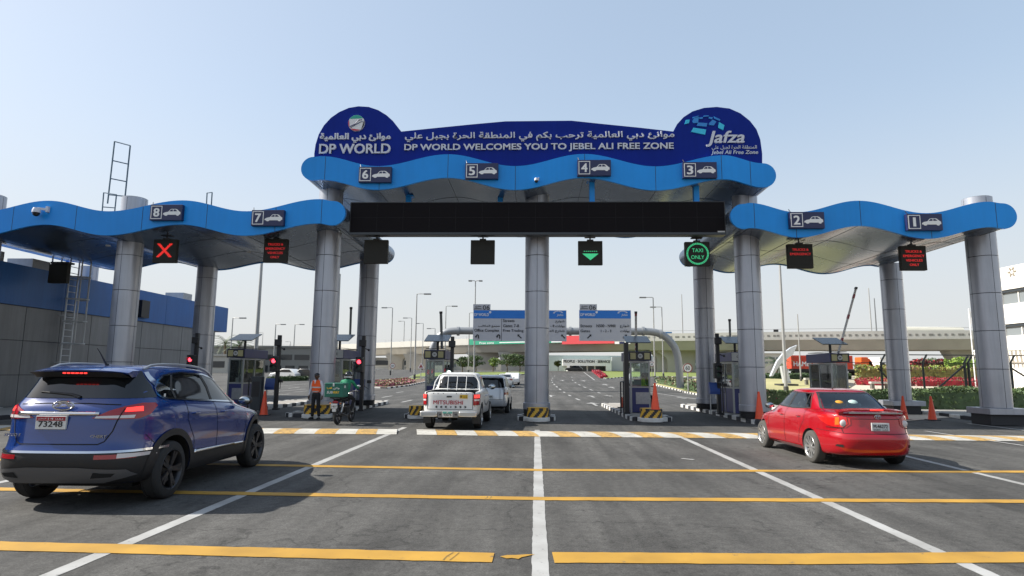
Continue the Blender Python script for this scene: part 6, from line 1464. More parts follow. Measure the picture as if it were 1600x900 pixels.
# ---------------- red sedan
sed_lamp = mat('sedan_tail_lamp', (.50, .012, .010), .10, coat=.8)
def sedan(loc, rz, paint, label, detail=True, name='sedan', group=None):
    root = thing(name, loc, label, 'car', group, rz)
    lv = [dict(yr=.35, yf=4.15, w=.70, zr=.22, zf=.20, nr=6, nf=4),
          dict(yr=.14, yf=4.34, w=.83, zr=.24, zf=.21, nr=5.5, nf=3.8, bow=.08),
          dict(yr=.06, yf=4.44, w=.865, zr=.32, zf=.28, nr=5.2, nf=3.7, bow=.10),
          dict(yr=.0, yf=4.50, w=.88, zr=.50, zf=.42, nr=5.0, nf=3.7, bow=.13),
          dict(yr=.0, yf=4.51, w=.88, zr=.61, zf=.52, nr=5.0, nf=3.7, bow=.14),
          dict(yr=.045, yf=4.49, w=.878, zr=.655, zf=.56, nr=5.0, nf=3.7, bow=.15),
          dict(yr=.065, yf=4.47, w=.875, zr=.74, zf=.62, nr=5.2, nf=3.7, bow=.15, tr=.01),
          dict(yr=.085, yf=4.42, w=.872, zr=.86, zf=.68, nr=5.4, nf=3.7, bow=.15, tr=.02, zc=.02),
          dict(yr=.09, yf=4.30, w=.86, zr=.97, zf=.74, nr=5.8, nf=3.8, bow=.15, tr=.035, zc=.04),
          dict(yr=.11, yf=4.20, w=.84, zr=1.02, zf=.77, nr=6, nf=3.8, bow=.15, tr=.05, zc=.055),
          dict(yr=.17, yf=4.05, w=.81, zr=1.042, zf=.80, nr=6, nf=3.2, bow=.15, tr=.06, zc=.065),
          dict(yr=.45, yf=3.55, w=.785, zr=1.055, zf=.95, nr=6, nf=3.5, bow=.13, tr=.08, zc=.035),
          dict(yr=.62, yf=3.34, w=.765, zr=1.075, zf=1.02, nr=6.5, nf=3.7, bow=.12, tr=.08, zc=.03),
          dict(yr=.93, yf=2.98, w=.695, zr=1.25, zf=1.22, nr=7, nf=3.8, bow=.12, tr=.05, zc=.02),
          dict(yr=1.20, yf=2.66, w=.63, zr=1.385, zf=1.375, nr=7, nf=3.8, bow=.10, tr=.03, zc=.02),
          dict(yr=1.32, yf=2.54, w=.585, zr=1.425, zf=1.42, nr=6, nf=3.8, bow=.08, zc=.02),
          dict(yr=1.48, yf=2.35, w=.44, zr=1.452, zf=1.45, nr=5.0, nf=3.8, bow=.05, zc=.015),
          dict(yr=1.7, yf=2.1, w=.2, zr=1.465, zf=1.465, nr=4, nf=4, zc=.01)]
    inner = mat('cabin_dark', (.05, .05, .052), .8)
    body, bvh = make_body(lv, paint, inner); car = Car(root, bvh); rw, fw, wr = .98, 3.58, .32
    sw = [(1.18, 1.09), (1.36, 1.36), (2.42, 1.375), (3.02, 1.08), (3.0, 1.05), (1.9, 1.055)]
    rwin = [(-.60, 1.075), (.60, 1.075), (.48, 1.36), (-.48, 1.36)]
    if detail:
        prismcut(body, [(.70, 1.085), (.74, 1.12), (1.18, 1.33), (1.44, 1.385), (2.45, 1.385), (3.08, 1.09), (2.6, .80), (1.3, .80), (1.15, 1.04), (.75, 1.04)], 'side', -.545, .545)
        prismcut(body, sw, 'side', -1.2, 1.2)
        prismcut(body, [(-.62, 1.085), (.62, 1.085), (.50, 1.37), (-.50, 1.37)], 'rear', .3, 1.6)
        prismcut(body, [(-.64, 1.06), (.64, 1.06), (.52, 1.36), (-.52, 1.36)], 'rear', 2.2, 3.7)
    arches(body, [(y, wr+.005, .36, a, b, 0) for y in (rw, fw) for a, b in ((.56, 1.2), (-1.2, -.56))])
    finish_body(body, root)
    gl = glassmat('sedan_glass', (.55, .62, .60), .03) if detail else glasb
    for v in 'LR':
        s_ = 1 if v == 'R' else -1
        car.patch('side_window', v, sw, gl, .004, .06)
        car.stripe('window_trim', v, [(3.02, 1.065), (1.9, 1.045), (1.14, 1.075)], .022, trim, .006); car.stripe('window_trim', v, [(1.15, 1.08), (1.34, 1.37), (2.43, 1.388), (3.05, 1.07)], .016, trim, .006)
        car.stripe('window_pillar', v, [(2.14, 1.06), (1.98, 1.375)], .085, trim, .006); car.stripe('window_pillar', v, [(1.36, 1.08), (1.38, 1.355)], .025, trim, .006)
        car.stripe('door_gap', v, [(2.16, 1.05), (2.20, .70), (2.18, .32)], .010, seam_car, .003); car.stripe('door_gap', v, [(1.24, 1.06), (1.22, .84), (1.42, .62), (1.50, .34)], .010, seam_car, .003); car.stripe('door_gap', v, [(3.10, .98), (3.16, .70), (3.08, .32)], .010, seam_car, .003)
        car.stripe('sill_skirt', v, [(1.42, .27), (3.10, .25)], .07, paint, .018)
        if detail:
            door_handle(car, 1.48, .90, s_, paint); door_handle(car, 2.36, .88, s_, paint)
        mirror(root, s_*.80, 2.92, 1.045, s_, paint if not detail else trim, .20, .14)
        for wy in (rw, fw): wheel(root, s_*.77, wy, wr, .205, rim_silver, s_, 10 if detail else 7, dust if detail and s_ < 0 else None)
    g = car.patch('rear_window', 'B', [(-.64, 1.085), (.64, 1.085), (.50, 1.375), (-.50, 1.375)], gl, .004, .05)
    car.stripe('rear_window_trim', 'B', [(-.655, 1.08), (-.515, 1.385), (.515, 1.385), (.655, 1.08)], .026, trim, .006)
    if detail:
        car.patch('windscreen', 'F', [(-.66, 1.04), (.66, 1.04), (.54, 1.37), (-.54, 1.37)], gl, .004, .06)
        # boot spoiler
        m = MB(); pts = []
        for k in range(13):
            x = -.64 + k*1.28/12; t = abs(x)/.64; pts.append((x, .105+.10*t**3, 1.115-.045*t**4))
        for (p, q_) in zip(pts, pts[1:]): m.vf([(p[0], p[1]-.02, p[2]-.01), (q_[0], q_[1]-.02, q_[2]-.01), (q_[0], q_[1]+.14, q_[2]+.012), (p[0], p[1]+.14, p[2]+.012), (p[0], p[1]-.015, p[2]-.035), (q_[0], q_[1]-.015, q_[2]-.035), (q_[0], q_[1]+.14, q_[2]-.012), (p[0], p[1]+.14, p[2]-.012)], [(0, 1, 2, 3), (4, 7, 6, 5), (0, 4, 5, 1), (3, 2, 6, 7)])
        bmesh.ops.remove_doubles(m.bm, verts=m.bm.verts, dist=.0005)
        for x in (-.58, .58): m.box(x-.045, x+.045, .22, .32, 1.0, 1.085)
        sp = m.build('boot_spoiler', paint, root, True, local=True)
        m = MB(); m.box(-.10, .14, .072, .084, 1.095, 1.113); m.build('brake_light', red_on, sp, local=True)
        m = MB(); m.box(-.50, .50, .09, .12, 1.03, 1.06); m.build('chrome_garnish', chrome, root, local=True)
        # tail lights wrapping the corner
        for s_ in (-1, 1):
            v = 'R' if s_ > 0 else 'L'
            t = car.patch3('tail_light', 42, [(.50, .10, .93), (.62, .12, .985), (.80, .18, .985), (.88, .40, .98), (.88, .62, .955), (.88, .50, .87), (.87, .30, .80), (.78, .16, .765), (.58, .11, .765), (.49, .10, .83)], sed_lamp, .010, .03, sg=s_)
            car.patch3('indicator', 42, [(.71, .13, .955), (.76, .18, .95), (.77, .18, .81), (.715, .13, .81)], amber, .014, .02, parent=t, sg=s_)
            car.stripe('lamp_edge', 'B', [(s_*.50, .95), (s_*.49, .83), (s_*.58, .755), (s_*.76, .757)], .010, seam_car, .012, parent=t)
            h = car.hit('B', s_*.565, .845)[0]; m = MB(); m.lathe([(0, -.035), (.035, -.033), (.06, -.024), (.068, -.012)], (s_*.565, h.y, .845), 'Y', 20); m.build('reversing_lamp', clear_l, t, True, local=True)
            car.patch('bumper_recess', 'B', ([(s_*.60, .40), (s_*.70, .42), (s_*.68, .45), (s_*.60, .45)])[::s_], well, .008, .02)
        car.stripe('boot_gap', 'B', [(-.66, 1.0), (-.60, .78), (-.58, .66), (.58, .66), (.60, .78), (.66, 1.0)], .010, seam_car, .004)
        car.stripe('bumper_gap', 'B', [(-.86, .70), (-.58, .66)], .008, seam_car, .003); car.stripe('bumper_gap', 'B', [(.86, .70), (.58, .66)], .008, seam_car, .003)
        car.stripe('boot_crease', 'B', [(-.45, .93), (.45, .93)], .010, seam_car, .0015)
        plate(car, 'B', .06, .79, .33, .15, 'M.46272', plate_w, sub='DUBAI · U.A.E')
        h = car.hit('B', .04, .985)[0]; m = MB()
        for a, b, cz in ((.060, .040, 0), (.022, .038, .0), (.045, .014, .016)): m.tube([(.04+a*math.cos(t), h.y-.018, .975+cz+b*math.sin(t)) for t in [2*math.pi*k/20 for k in range(21)]], .006, 6, cap=False)
        m.build('badge', chrome, root, True, local=True)
        m = MB(); text(m, 'COROLLA', -.52, -.34, .965, .985, h.y-.006, .006, .01); m.build('lettering', chrome, root, local=True); m = MB(); text(m, 'XLi', .44, .50, .955, .98, h.y-.002, .006, .01); m.build('lettering', chrome, root, local=True)
        # cabin: seats, parcel shelf
        m = MB(); m.box(-.52, .52, .82, 1.15, 1.045, 1.075); m.build('parcel_shelf', mat('shelf_grey', (.10, .10, .10), .9), root, local=True)
        for x in (-.35, .35):
            m = MB(); m.box(x-.22, x+.22, 2.0, 2.14, .82, 1.16); m.box(x-.12, x+.12, 2.0, 2.1, 1.18, 1.33); m.build('seat', mat('seat_grey', (.20, .20, .20), .9), root, local=True, bevel=.03)
        m = MB(); m.box(-.50, .50, 1.24, 1.36, .82, 1.10); m.build('rear_seat', mat('seat_grey', (.20, .20, .20), .9), root, local=True, bevel=.03)
        h = car.hit('T', -.10, 1.62)[0]; m = MB(); m.tube([(-.05, 1.62, h.z), (-.05, 1.50, h.z+.05)], [.012, .004], 6); m.build('antenna', trim, root, local=True)
    else:
        for s_ in (-1, 1): car.patch('tail_light', 'B', ([(s_*.52, .95), (s_*.86, .97), (s_*.87, .80), (s_*.60, .80)])[::s_], red_l, .012, .04)
        plate(car, 'B', 0, .79, .33, .13, '46218', plate_w)
    m = MB(); m.box(-.58, .58, .5, 3.9, .17, .26); m.build('underbody', well, root, local=True)
    return root
cred = sedan((6.42, 12.0, 0), R(0.5), car_paint('sedan_red', (.38, .003, .010), .2, .24, .9), 'bright red sedan with boot spoiler and silver wheels, soft toys behind its rear window')
# soft toys on the shelf behind the rear glass
def toy(x, y, z, r, mt, label, ears=True):
    M_ = Matrix.Translation(cred.location) @ Matrix.Rotation(cred.rotation_euler.z, 4, 'Z'); p = M_ @ Vector((x, y, z)); root = thing('soft_toy', (p.x, p.y, p.z-r*.8), label, 'soft toy', 'soft toys in the red sedan')
    m = MB(); m.sphere(p, r, (1.15, .9, .85), 16, 10); m.build('head', mt, root, True)
    m = MB(); m.sphere((p.x+r*1.2, p.y, p.z-r*.2), r*.5, (1, .8, .8), 12, 8); m.build('ear', mt, root, True)
    m = MB(); m.sphere((p.x-r*1.15, p.y, p.z-r*.35), r*.45, (1, .8, .8), 12, 8); m.build('ear', mt, root, True)
toy(-.27, .92, 1.165, .095, mat('toy_yellow', (.55, .27, .03), .9), 'round yellow soft toy behind the rear window of the red sedan'); toy(.00, .92, 1.17, .105, mat('toy_mint', (.38, .50, .47), .9), 'round pale mint soft toy behind the rear window of the red sedan')

# ---------------- white pickup
def pickup():
    root = thing('pickup_truck', (-2.60, 18.65, 0), 'white double cab pickup with red tailgate lettering waiting in the middle lane', 'car', rz=R(-1.0))
    paint = car_paint('pickup_white', (.62, .62, .60), 0, .35, .5, .03)
    lv = [dict(yr=.25, yf=5.0, w=.72, zr=.42, zf=.30, nr=9, nf=4),
          dict(yr=.12, yf=5.1, w=.85, zr=.46, zf=.34, nr=10, nf=3.4),
          dict(yr=.10, yf=5.15, w=.875, zr=.55, zf=.45, nr=10, nf=3.2, bow=.06),
          dict(yr=.10, yf=5.18, w=.885, zr=.75, zf=.65, nr=10, nf=3.2, bow=.07),
          dict(yr=.10, yf=5.15, w=.885, zr=.95, zf=.80, nr=10, nf=3.2, bow=.08),
          dict(yr=.10, yf=5.05, w=.88, zr=1.06, zf=.92, nr=10, nf=3.2, bow=.08, zc=.02),
          dict(yr=.11, yf=4.95, w=.872, zr=1.13, zf=.98, nr=10, nf=3.3, bow=.08, zc=.03),
          dict(yr=.14, yf=4.85, w=.85, zr=1.15, zf=1.00, nr=10, nf=3.4, bow=.08, zc=.04),
          dict(yr=1.62, yf=4.10, w=.83, zr=1.155, zf=1.12, nr=7, nf=3.6, bow=.08, zc=.02),
          dict(yr=1.72, yf=3.85, w=.78, zr=1.22, zf=1.18, nr=6, nf=3.8, bow=.08, zc=.02),
          dict(yr=1.86, yf=3.40, w=.72, zr=1.46, zf=1.45, nr=6, nf=3.8, bow=.08),
          dict(yr=2.0, yf=3.02, w=.665, zr=1.66, zf=1.66, nr=6, nf=3.8, bow=.07, zc=.01),
          dict(yr=2.08, yf=2.90, w=.60, zr=1.71, zf=1.71, nr=6, nf=3.8, bow=.05, zc=.01),
          dict(yr=2.25, yf=2.7, w=.35, zr=1.735, zf=1.735, nr=5, nf=4, zc=.01)]
    inner = mat('bed_dark', (.03, .03, .03), .8)
    body, bvh = make_body(lv, paint, inner); car = Car(root, bvh); rw, fw, wr = 1.05, 4.05, .365
    # load bed
    bm = bmesh.new(); bmesh.ops.create_cube(bm, size=1, matrix=Matrix.Translation((0, .88, 1.15)) @ Matrix.Diagonal((1.52, 1.36, .9, 1)))
    for f in bm.faces: f.material_index = 1
    c = bm_obj(bm, 'cut', [paint, inner], None, False); q_ = body.modifiers.new('b', 'BOOLEAN'); q_.operation = 'DIFFERENCE'; q_.object = c; q_.solver = 'EXACT'; bake(body); bpy.data.objects.remove(c)
    arches(body, [(y, wr+.02, .435, a, b, 0) for y in (rw, fw) for a, b in ((.60, 1.2), (-1.2, -.60))]); finish_body(body, root)
    for v in 'RL':
        s_ = 1 if v == 'R' else -1
        car.patch('side_window', v, [(2.02, 1.22), (2.16, 1.58), (2.76, 1.61), (2.80, 1.20)], glasb, .005, .06); car.patch('side_window', v, [(2.86, 1.20), (2.84, 1.61), (3.05, 1.58), (3.58, 1.22), (3.55, 1.19)], glasb, .005, .06)
        car.stripe('door_gap', v, [(2.82, 1.18), (2.86, .60)], .010, seam_car, .003); car.stripe('door_gap', v, [(1.98, 1.2), (1.96, .9), (2.1, .58)], .010, seam_car, .003); car.stripe('door_gap', v, [(3.68, 1.15), (3.66, .58)], .010, seam_car, .003); car.stripe('bed_gap', v, [(1.62, 1.14), (1.64, .60)], .012, seam_car, .003)
        car.stripe('side_graphic', v, [(1.75, .85), (1.95, .72), (2.5, .66), (3.3, .78)], .07, mat('graphic_grey', (.10, .10, .11), .5), .004)
        door_handle(car, 2.2, .98, s_, chrome); door_handle(car, 3.0, .97, s_, chrome); mirror(root, s_*.82, 3.62, 1.24, s_, chrome, .26, .20)
        for wy in (rw, fw): wheel(root, s_*.76, wy, wr, .24, rim_silver, s_, 6)
        t = car.patch('tail_light', 'B', ([(s_*.70, .755), (s_*.86, .755), (s_*.865, 1.075), (s_*.70, 1.075)])[::s_], red_l, .012, .03, .012)
        car.patch('lit_lamp', 'B', ([(s_*.72, .97), (s_*.845, .97), (s_*.845, 1.06), (s_*.72, 1.06)])[::s_], red_on, .027, .04, parent=t); car.patch('reversing_lamp', 'B', ([(s_*.72, .88), (s_*.845, .88), (s_*.845, .93), (s_*.72, .93)])[::s_], clear_l, .027, .04, parent=t)
        m = MB(); m.box(s_*.50-.06, s_*.50+.06, rw-.3, rw+.3, .34, .40); m.build('leaf_spring', well, root, local=True)
        m = MB(); m.box(s_*.76-.12, s_*.76+.12, rw-.50, rw-.47, .18, .42); m.build('mud_flap', trim, root, local=True)
    car.stripe('tailgate_gap', 'B', [(-.69, 1.12), (-.69, .63), (.69, .63), (.69, 1.12)], .014, seam_car, .004)
    m = MB(); Y = car.hit('B', 0, .9)[0].y - .008
    m.vf([(-.55, Y, .865), (-.55, Y, .865)], []) if False else None
    text(m, 'MITSUBISHI', -.50, .40, .775, .895, Y, .004, .012); m.build('lettering', mat('letter_red', (.38, .012, .03), .5), root, local=True)
    for k in range(7):
        x = -.40 + k*.145; d = -1 if k < 3 else 1; m = MB()
        if k == 3: m.lathe([(0, -.004), (.022, -.004), (.022, 0)], (x, Y, .70), 'Y', 8)
        else: m.prism([(x-d*.04, .67), (x+d*.01, .67), (x+d*.045, .70), (x+d*.01, .73), (x-d*.04, .73), (x-d*.005, .70)], Y-.004, Y)
        m.build('chevron_mark', black, root, local=True)
    m = MB(); m.box(.30, .54, Y-.004, Y, .955, 1.065); st = m.build('yellow_sticker', mat('sticker_yellow', (.60, .38, .02), .6), root, local=True)
    m = MB(); text(m, 'TAXI 800', .40, .53, .97, 1.0, Y-.006, .003); text(m, 'تأجير', .40, .53, 1.01, 1.05, Y-.006, .003, ar=True); m.lathe([(0, -.006), (.035, -.006), (.035, -.0045)], (.345, Y, 1.01), 'Y', 14); m.build('sticker_print', mat('print_brown', (.15, .10, .03), .6), st, local=True)
    m = MB(); m.box(-.10, .06, Y-.012, Y, .985, 1.03); m.build('tailgate_handle', trim, root, True, local=True, bevel=.01)
    for x in (-.50, -.36, -.20, .20, .34, .50): m = MB(); m.sphere((x, Y, 1.10), .014); m.build('rivet', trim, root, True, local=True)
    # rear bumper
    for x0, x1 in ((-.86, -.34), (.30, .84)): m = MB(); m.box(x0, x1, -.10, .12, .42, .58); m.build('bumper', mat('bumper_metal', (.52, .52, .50), .3, .7), root, True, local=True, bevel=.03)
    m = MB(); m.box(-.33, .29, -.06, .12, .40, .58); bm_ = m.build('bumper_step', mat('step_grey', (.20, .20, .20), .6), root, local=True, bevel=.01)
    plate(car, 'B', -.03, .50, .30, .17, '93076', plate_w, topband=(mat('plate_green', (.02, .38, .30), .5), .065, '1'), y=-.062)
    for x in (-.26, .22): m = MB(); m.lathe([(.02, -.03), (.03, 0)], (x, -.06, .49), 'Y', 12); m.build('hook', black, root, local=True)
    # rear cab window with guard bars
    car.patch('rear_window', 'B', [(-.64, 1.215), (.64, 1.215), (.62, 1.50), (.50, 1.60), (-.50, 1.60), (-.62, 1.50)], glasb, .006, .05)
    hb = [(-.73, .0), (-.71, .30), (-.58, .47), (.58, .47), (.71, .30), (.73, .0)]
    def gp(x, dz): return (x, 1.50+.22*dz/.5, 1.17+dz)
    m = MB(); m.tube([gp(x, z) for x, z in [(-.76, -.02), (-.72, .25), (-.60, .46), (-.50, .49), (.50, .49), (.60, .46), (.72, .25), (.76, -.02)]], .023, 10); m.build('sports_bar', mat('bar_white', (.60, .60, .59), .4), root, True, local=True)
    for x in (-.30, .0, .30): m = MB(); m.tube([gp(x, -.02), gp(x, .49)], .012, 8); m.build('guard_bar', mat('bar_white', (.60, .60, .59), .4), root, True, local=True)
    m = MB(); m.box(-.5, .5, 1.42, 1.56, 1.10, 1.16); m.build('bed_rail', trim, root, local=True)
    m = MB(); m.tube([(-.6, rw, wr), (.6, rw, wr)], .05, 8); m.sphere((0, rw, wr), .14); m.build('rear_axle', well, root, True, local=True)
    m = MB(); m.box(-.62, .62, .3, 4.6, .36, .50); m.build('chassis', well, root, local=True)
    return root
pickup()

# ---------------- silver people carrier ahead of the pickup
def mpv():
    root = thing('people_carrier', (-1.98, 26.4, 0), 'pale silver people carrier just ahead of the pickup', 'car', rz=R(0))
    paint = car_paint('mpv_silver', (.62, .64, .67), .3, .3, .6)
    lv = [dict(yr=.3, yf=4.0, w=.68, zr=.26, zf=.24, nr=6, nf=4), dict(yr=.1, yf=4.15, w=.80, zr=.30, zf=.26, nr=6, nf=3.2), dict(yr=.02, yf=4.2, w=.825, zr=.45, zf=.4, nr=5.5, nf=3, bow=.06), dict(yr=.0, yf=4.2, w=.83, zr=.65, zf=.6, nr=5.5, nf=3, bow=.08),
          dict(yr=.05, yf=4.15, w=.83, zr=.85, zf=.75, nr=5.5, nf=3, bow=.08), dict(yr=.07, yf=4.0, w=.82, zr=1.02, zf=.83, nr=5.5, nf=3, bow=.08), dict(yr=.10, yf=3.6, w=.78, zr=1.08, zf=.95, nr=5.5, nf=3.4, bow=.08), dict(yr=.16, yf=3.1, w=.73, zr=1.28, zf=1.22, nr=5.5, nf=3.6, bow=.08),
          dict(yr=.26, yf=2.6, w=.66, zr=1.52, zf=1.52, nr=5.5, nf=3.6, bow=.08), dict(yr=.36, yf=2.4, w=.60, zr=1.60, zf=1.60, nr=5, nf=3.6, zc=.02), dict(yr=.7, yf=2.0, w=.3, zr=1.64, zf=1.64, nr=4, nf=4)]
    body, bvh = make_body(lv, paint, well); car = Car(root, bvh); arches(body, [(y, .32, .37, a, b, 0) for y in (.75, 3.4) for a, b in ((.56, 1.2), (-1.2, -.56))]); finish_body(body, root)
    car.patch('rear_window', 'B', [(-.64, 1.09), (.64, 1.09), (.56, 1.50), (-.56, 1.50)], glasb, .006, .05)
    for v in 'RL':
        s_ = 1 if v == 'R' else -1
        car.patch('side_window', v, [(.35, 1.12), (.45, 1.48), (2.3, 1.50), (2.95, 1.10)], glasb, .006, .06); car.stripe('window_pillar', v, [(1.0, 1.10), (1.0, 1.5)], .05, paint, .01); car.stripe('window_pillar', v, [(1.9, 1.10), (1.85, 1.5)], .05, paint, .01)
        car.patch('tail_light', 'B', ([(s_*.62, .80), (s_*.80, .80), (s_*.78, .90), (s_*.63, .90)])[::s_], red_l, .012, .03); car.patch('indicator', 'B', ([(s_*.63, .905), (s_*.78, .905), (s_*.72, 1.08), (s_*.63, 1.04)])[::s_], clear_l, .012, .03)
        mirror(root, s_*.77, 2.7, 1.10, s_, trim, .24, .16)
        for wy in (.75, 3.4): wheel(root, s_*.73, wy, .31, .2, rim_silver, s_, 7)
    car.stripe('tailgate_gap', 'B', [(-.62, 1.08), (-.60, .60), (.60, .60), (.62, 1.08)], .012, seam_car, .004)
    plate(car, 'B', 0, .72, .33, .13, '51804', plate_w)
    m = MB(); m.box(-.6, .6, .3, 3.9, .2, .27); m.build('underbody', well, root, local=True)
mpv()
wp = car_paint('plain_white', (.62, .62, .61), 0, .35, .5, .02)
sedan((-3.35, 65.5, TZ(65.5)), R(0), wp, 'white car driving away on the road beyond the pickup', False, 'driving_car', 'distant cars'); 
def far_car(px, pyb, label, mt, ang=0, L=4.4, dark=False):
    p = gt(px, pyb); root = thing('distant_car', p, label, 'car', 'distant cars', R(ang)); prof = [(0, .28), (.02, .75), (.25, .86), (.9, 1.38), (2.3, 1.42), (3.1, .92), (4.2, .78), (4.4, .5), (4.38, .28)]
    prof = [(y-2.2, z) for y, z in prof]; m = MB(); m.prism(prof, -.82, .82, axis='X'); m.build('body', mt, root, True, local=True, bevel=.09, bseg=3)
    for x in (-.825, .825): m = MB(); m.prism([(-1.6, .92), (-1.2, 1.30), (.05, 1.34), (.75, .94)], x-.004, x+.004, axis='X'); m.build('window', glasb, root, local=True)
    for x in (-.72, .72):
        for y in (-1.35, 1.3): m = MB(); m.lathe([(0, -.10), (.31, -.10), (.31, .10), (0, .10)], (x, y, .31), 'X', 16); m.build('wheel', rubber, root, True, local=True)
far_car(911, 579.8, 'white car turning in front of the far storefront', wp, 80); far_car(897, 580, 'black car parked beside the white one at the far storefront', mat('far_black', (.02, .02, .02), .3), 80)
far_car(446, 592, 'white parked car in front of the long grey building', wp, 75); far_car(474, 592, 'dark van parked under the small bus shelter at left', mat('far_black', (.02, .02, .02), .3), 75)
# extra saloon ahead of the driving white car
far_car(801, 601, 'dark windowed white car just beside the driving car far ahead', wp, 0)

# ---------------- container truck, tanker and lorry on the flyover
def wheels_row(root, xs, y, z, r, mt=rubber, yy=(0, 2.3)):
    for x in xs:
        for o_ in yy: m = MB(); m.lathe([(0, -.15), (r*.5, -.15), (r, -.13), (r, .13), (0, .13)], (x, y+o_, z+r), 'Y', 18); m.build('wheel', mt, root, True)
TY = 121; zt0 = TZ(TY); zc0 = at(1290, 576, TY).z; x0, x1 = at(1236.5, 570, TY).x, at(1333, 570, TY).x
root = thing('container_truck', (x0, TY, zt0), 'lorry with a red shipping container and orange cab under the flyover', 'truck')
cr = mat('container_red', (.62, .07, .035), .6, 0, .05, 1)
zb_, ztp = at(1290, 576.5, TY).z, at(1290, 555.5, TY).z
m = MB(); m.box(x0, x1, TY+.06, TY+2.4, zb_, ztp); n = 44
for k in range(n): xx = x0+(x1-x0)*k/n; m.box(xx, xx+(x1-x0)/n*.5, TY, TY+.059, zb_+.15, ztp-.12)
m.build('container', cr, root)
m = MB(); S_ = lambda px: at(px, 570, TY).x; text(m, 'HAMBURG SÜD', S_(1240), S_(1240)+ (S_(1274)-S_(1240))*1.95, at(1290, 572.5, TY).z, at(1290, 563.5, TY).z, TY-.01, .02, .02); m.build('lettering', white, root)
m = MB(); m.box(x0+.3, S_(1352), TY+.2, TY+2.2, zb_-.45, zb_-.02); m.build('chassis', trim, root)
wheels_row(root, [x0+1.2, x0+2.5, x0+3.8, S_(1338), S_(1343), S_(1361)], TY+.15, zb_-1.25, .5, yy=(0, 2.0))
m = MB(); cz = at(1290, 557.5, TY).z; m.prism([(S_(1345), zb_-.5), (S_(1367), zb_-.5), (S_(1367), zb_+.35), (S_(1364), zb_+1.0), (S_(1362.5), zb_+1.6), (S_(1356), cz), (S_(1346), cz)], TY, TY+2.4); cab = m.build('cab', mat('cab_orange', (.75, .12, .02), .4), root, bevel=.08)
m = MB(); m.prism([(S_(1358), zb_+.7), (S_(1363.2), zb_+.7), (S_(1362), zb_+1.5), (S_(1358), zb_+1.5)], TY-.03, TY-.003); w_ = m.build('window', glasb, root)
BRZ = 9.75
def onbridge(px):
    c = min(BC, key=lambda p: abs(p.x/p.y - ray(px, 520).x/ray(px, 520).y)); return c.y + 2.5
YT = onbridge(1465); c0, c1 = at(1416, 520, YT), at(1510, 520, YT)
root = thing('tanker_truck', (c0.x, YT, BRZ), 'long cream tanker trailer on the flyover between the right columns', 'truck'); cream = mat('tanker_cream', (.66, .63, .52), .4, 0, .04, .5)
zm, zr = at(1465, 517.5, YT).z, 1.0
m = MB(); m.lathe([(0, c0.x), (.98, c0.x+.15), (1.0, c0.x+.4), (1.0, c1.x-.4), (.98, c1.x-.15), (0, c1.x)], (0, YT+1.2, zm), 'X', 28); m.build('tank', cream, root, True)
m = MB(); m.box(c0.x+.3, c1.x-.3, YT+.1, YT+2.3, zm-1.25, zm-.95); m.build('chassis', cream, root); m = MB(); m.box(c0.x+1, c1.x-1.2, YT+.15, YT+.25, zm-.35, zm-.25); m.build('side_rail', mat('rail_brown', (.3, .26, .2), .6), root)
wheels_row(root, [c1.x-1.6, c1.x-3.0, c1.x-4.4, c0.x+2, c0.x+3.4], YT+.3, BRZ+.0, .5, yy=(0, 1.9))
YT = onbridge(1225); c0, c1 = at(1215, 520, YT), at(1246, 520, YT)
root = thing('lorry', (c0.x, YT, BRZ), 'white lorry on the flyover above the white fin', 'truck')
m = MB(); m.box(c0.x+1.5, c1.x, YT, YT+2.4, BRZ+.9, at(1230, 519.5, YT).z); m.build('cargo_box', wb, root, bevel=.05); m = MB(); m.box(c0.x-1.0, c0.x+1.3, YT, YT+2.3, BRZ+.6, at(1230, 521.5, YT).z); m.build('cab', wb, root, bevel=.15); m = MB(); m.box(c0.x-.9, c0.x+.2, YT-.02, YT-.002, BRZ+1.6, BRZ+2.2); m.build('window', glasb, root)
wheels_row(root, [c0.x, c1.x-1.5], YT+.2, BRZ, .5, yy=(0, 1.9))
# ================================================================== people and the motorbike
def skinmesh(name, joints, bones, mt, parent, sub=2, smooth=True):
    """one continuous body grown over joints {key: ((x,y,z), (rx,ry))}"""
    keys = list(joints); me = bpy.data.meshes.new(name); me.from_pydata([joints[k][0] for k in keys], [(keys.index(a), keys.index(b)) for a, b in bones], [])
    o = bpy.data.objects.new(name, me); COL.objects.link(o); m = o.modifiers.new('skin', 'SKIN'); m.use_smooth_shade = True
    sv = me.skin_vertices[0].data if me.skin_vertices else None
    if sv is None:
        bpy.context.view_layer.objects.active = o; me.attributes  # layer is made with the modifier
    for i, k in enumerate(keys):
        me.skin_vertices[0].data[i].radius = joints[k][1]
        me.skin_vertices[0].data[i].use_root = (i == 0)
    q_ = o.modifiers.new('sub', 'SUBSURF'); q_.levels = sub; q_.render_levels = sub
    bake(o); o.data.materials.clear(); o.data.materials.append(mt); o.data.polygons.foreach_set('use_smooth', [True]*len(o.data.polygons)); o.parent = parent; return o
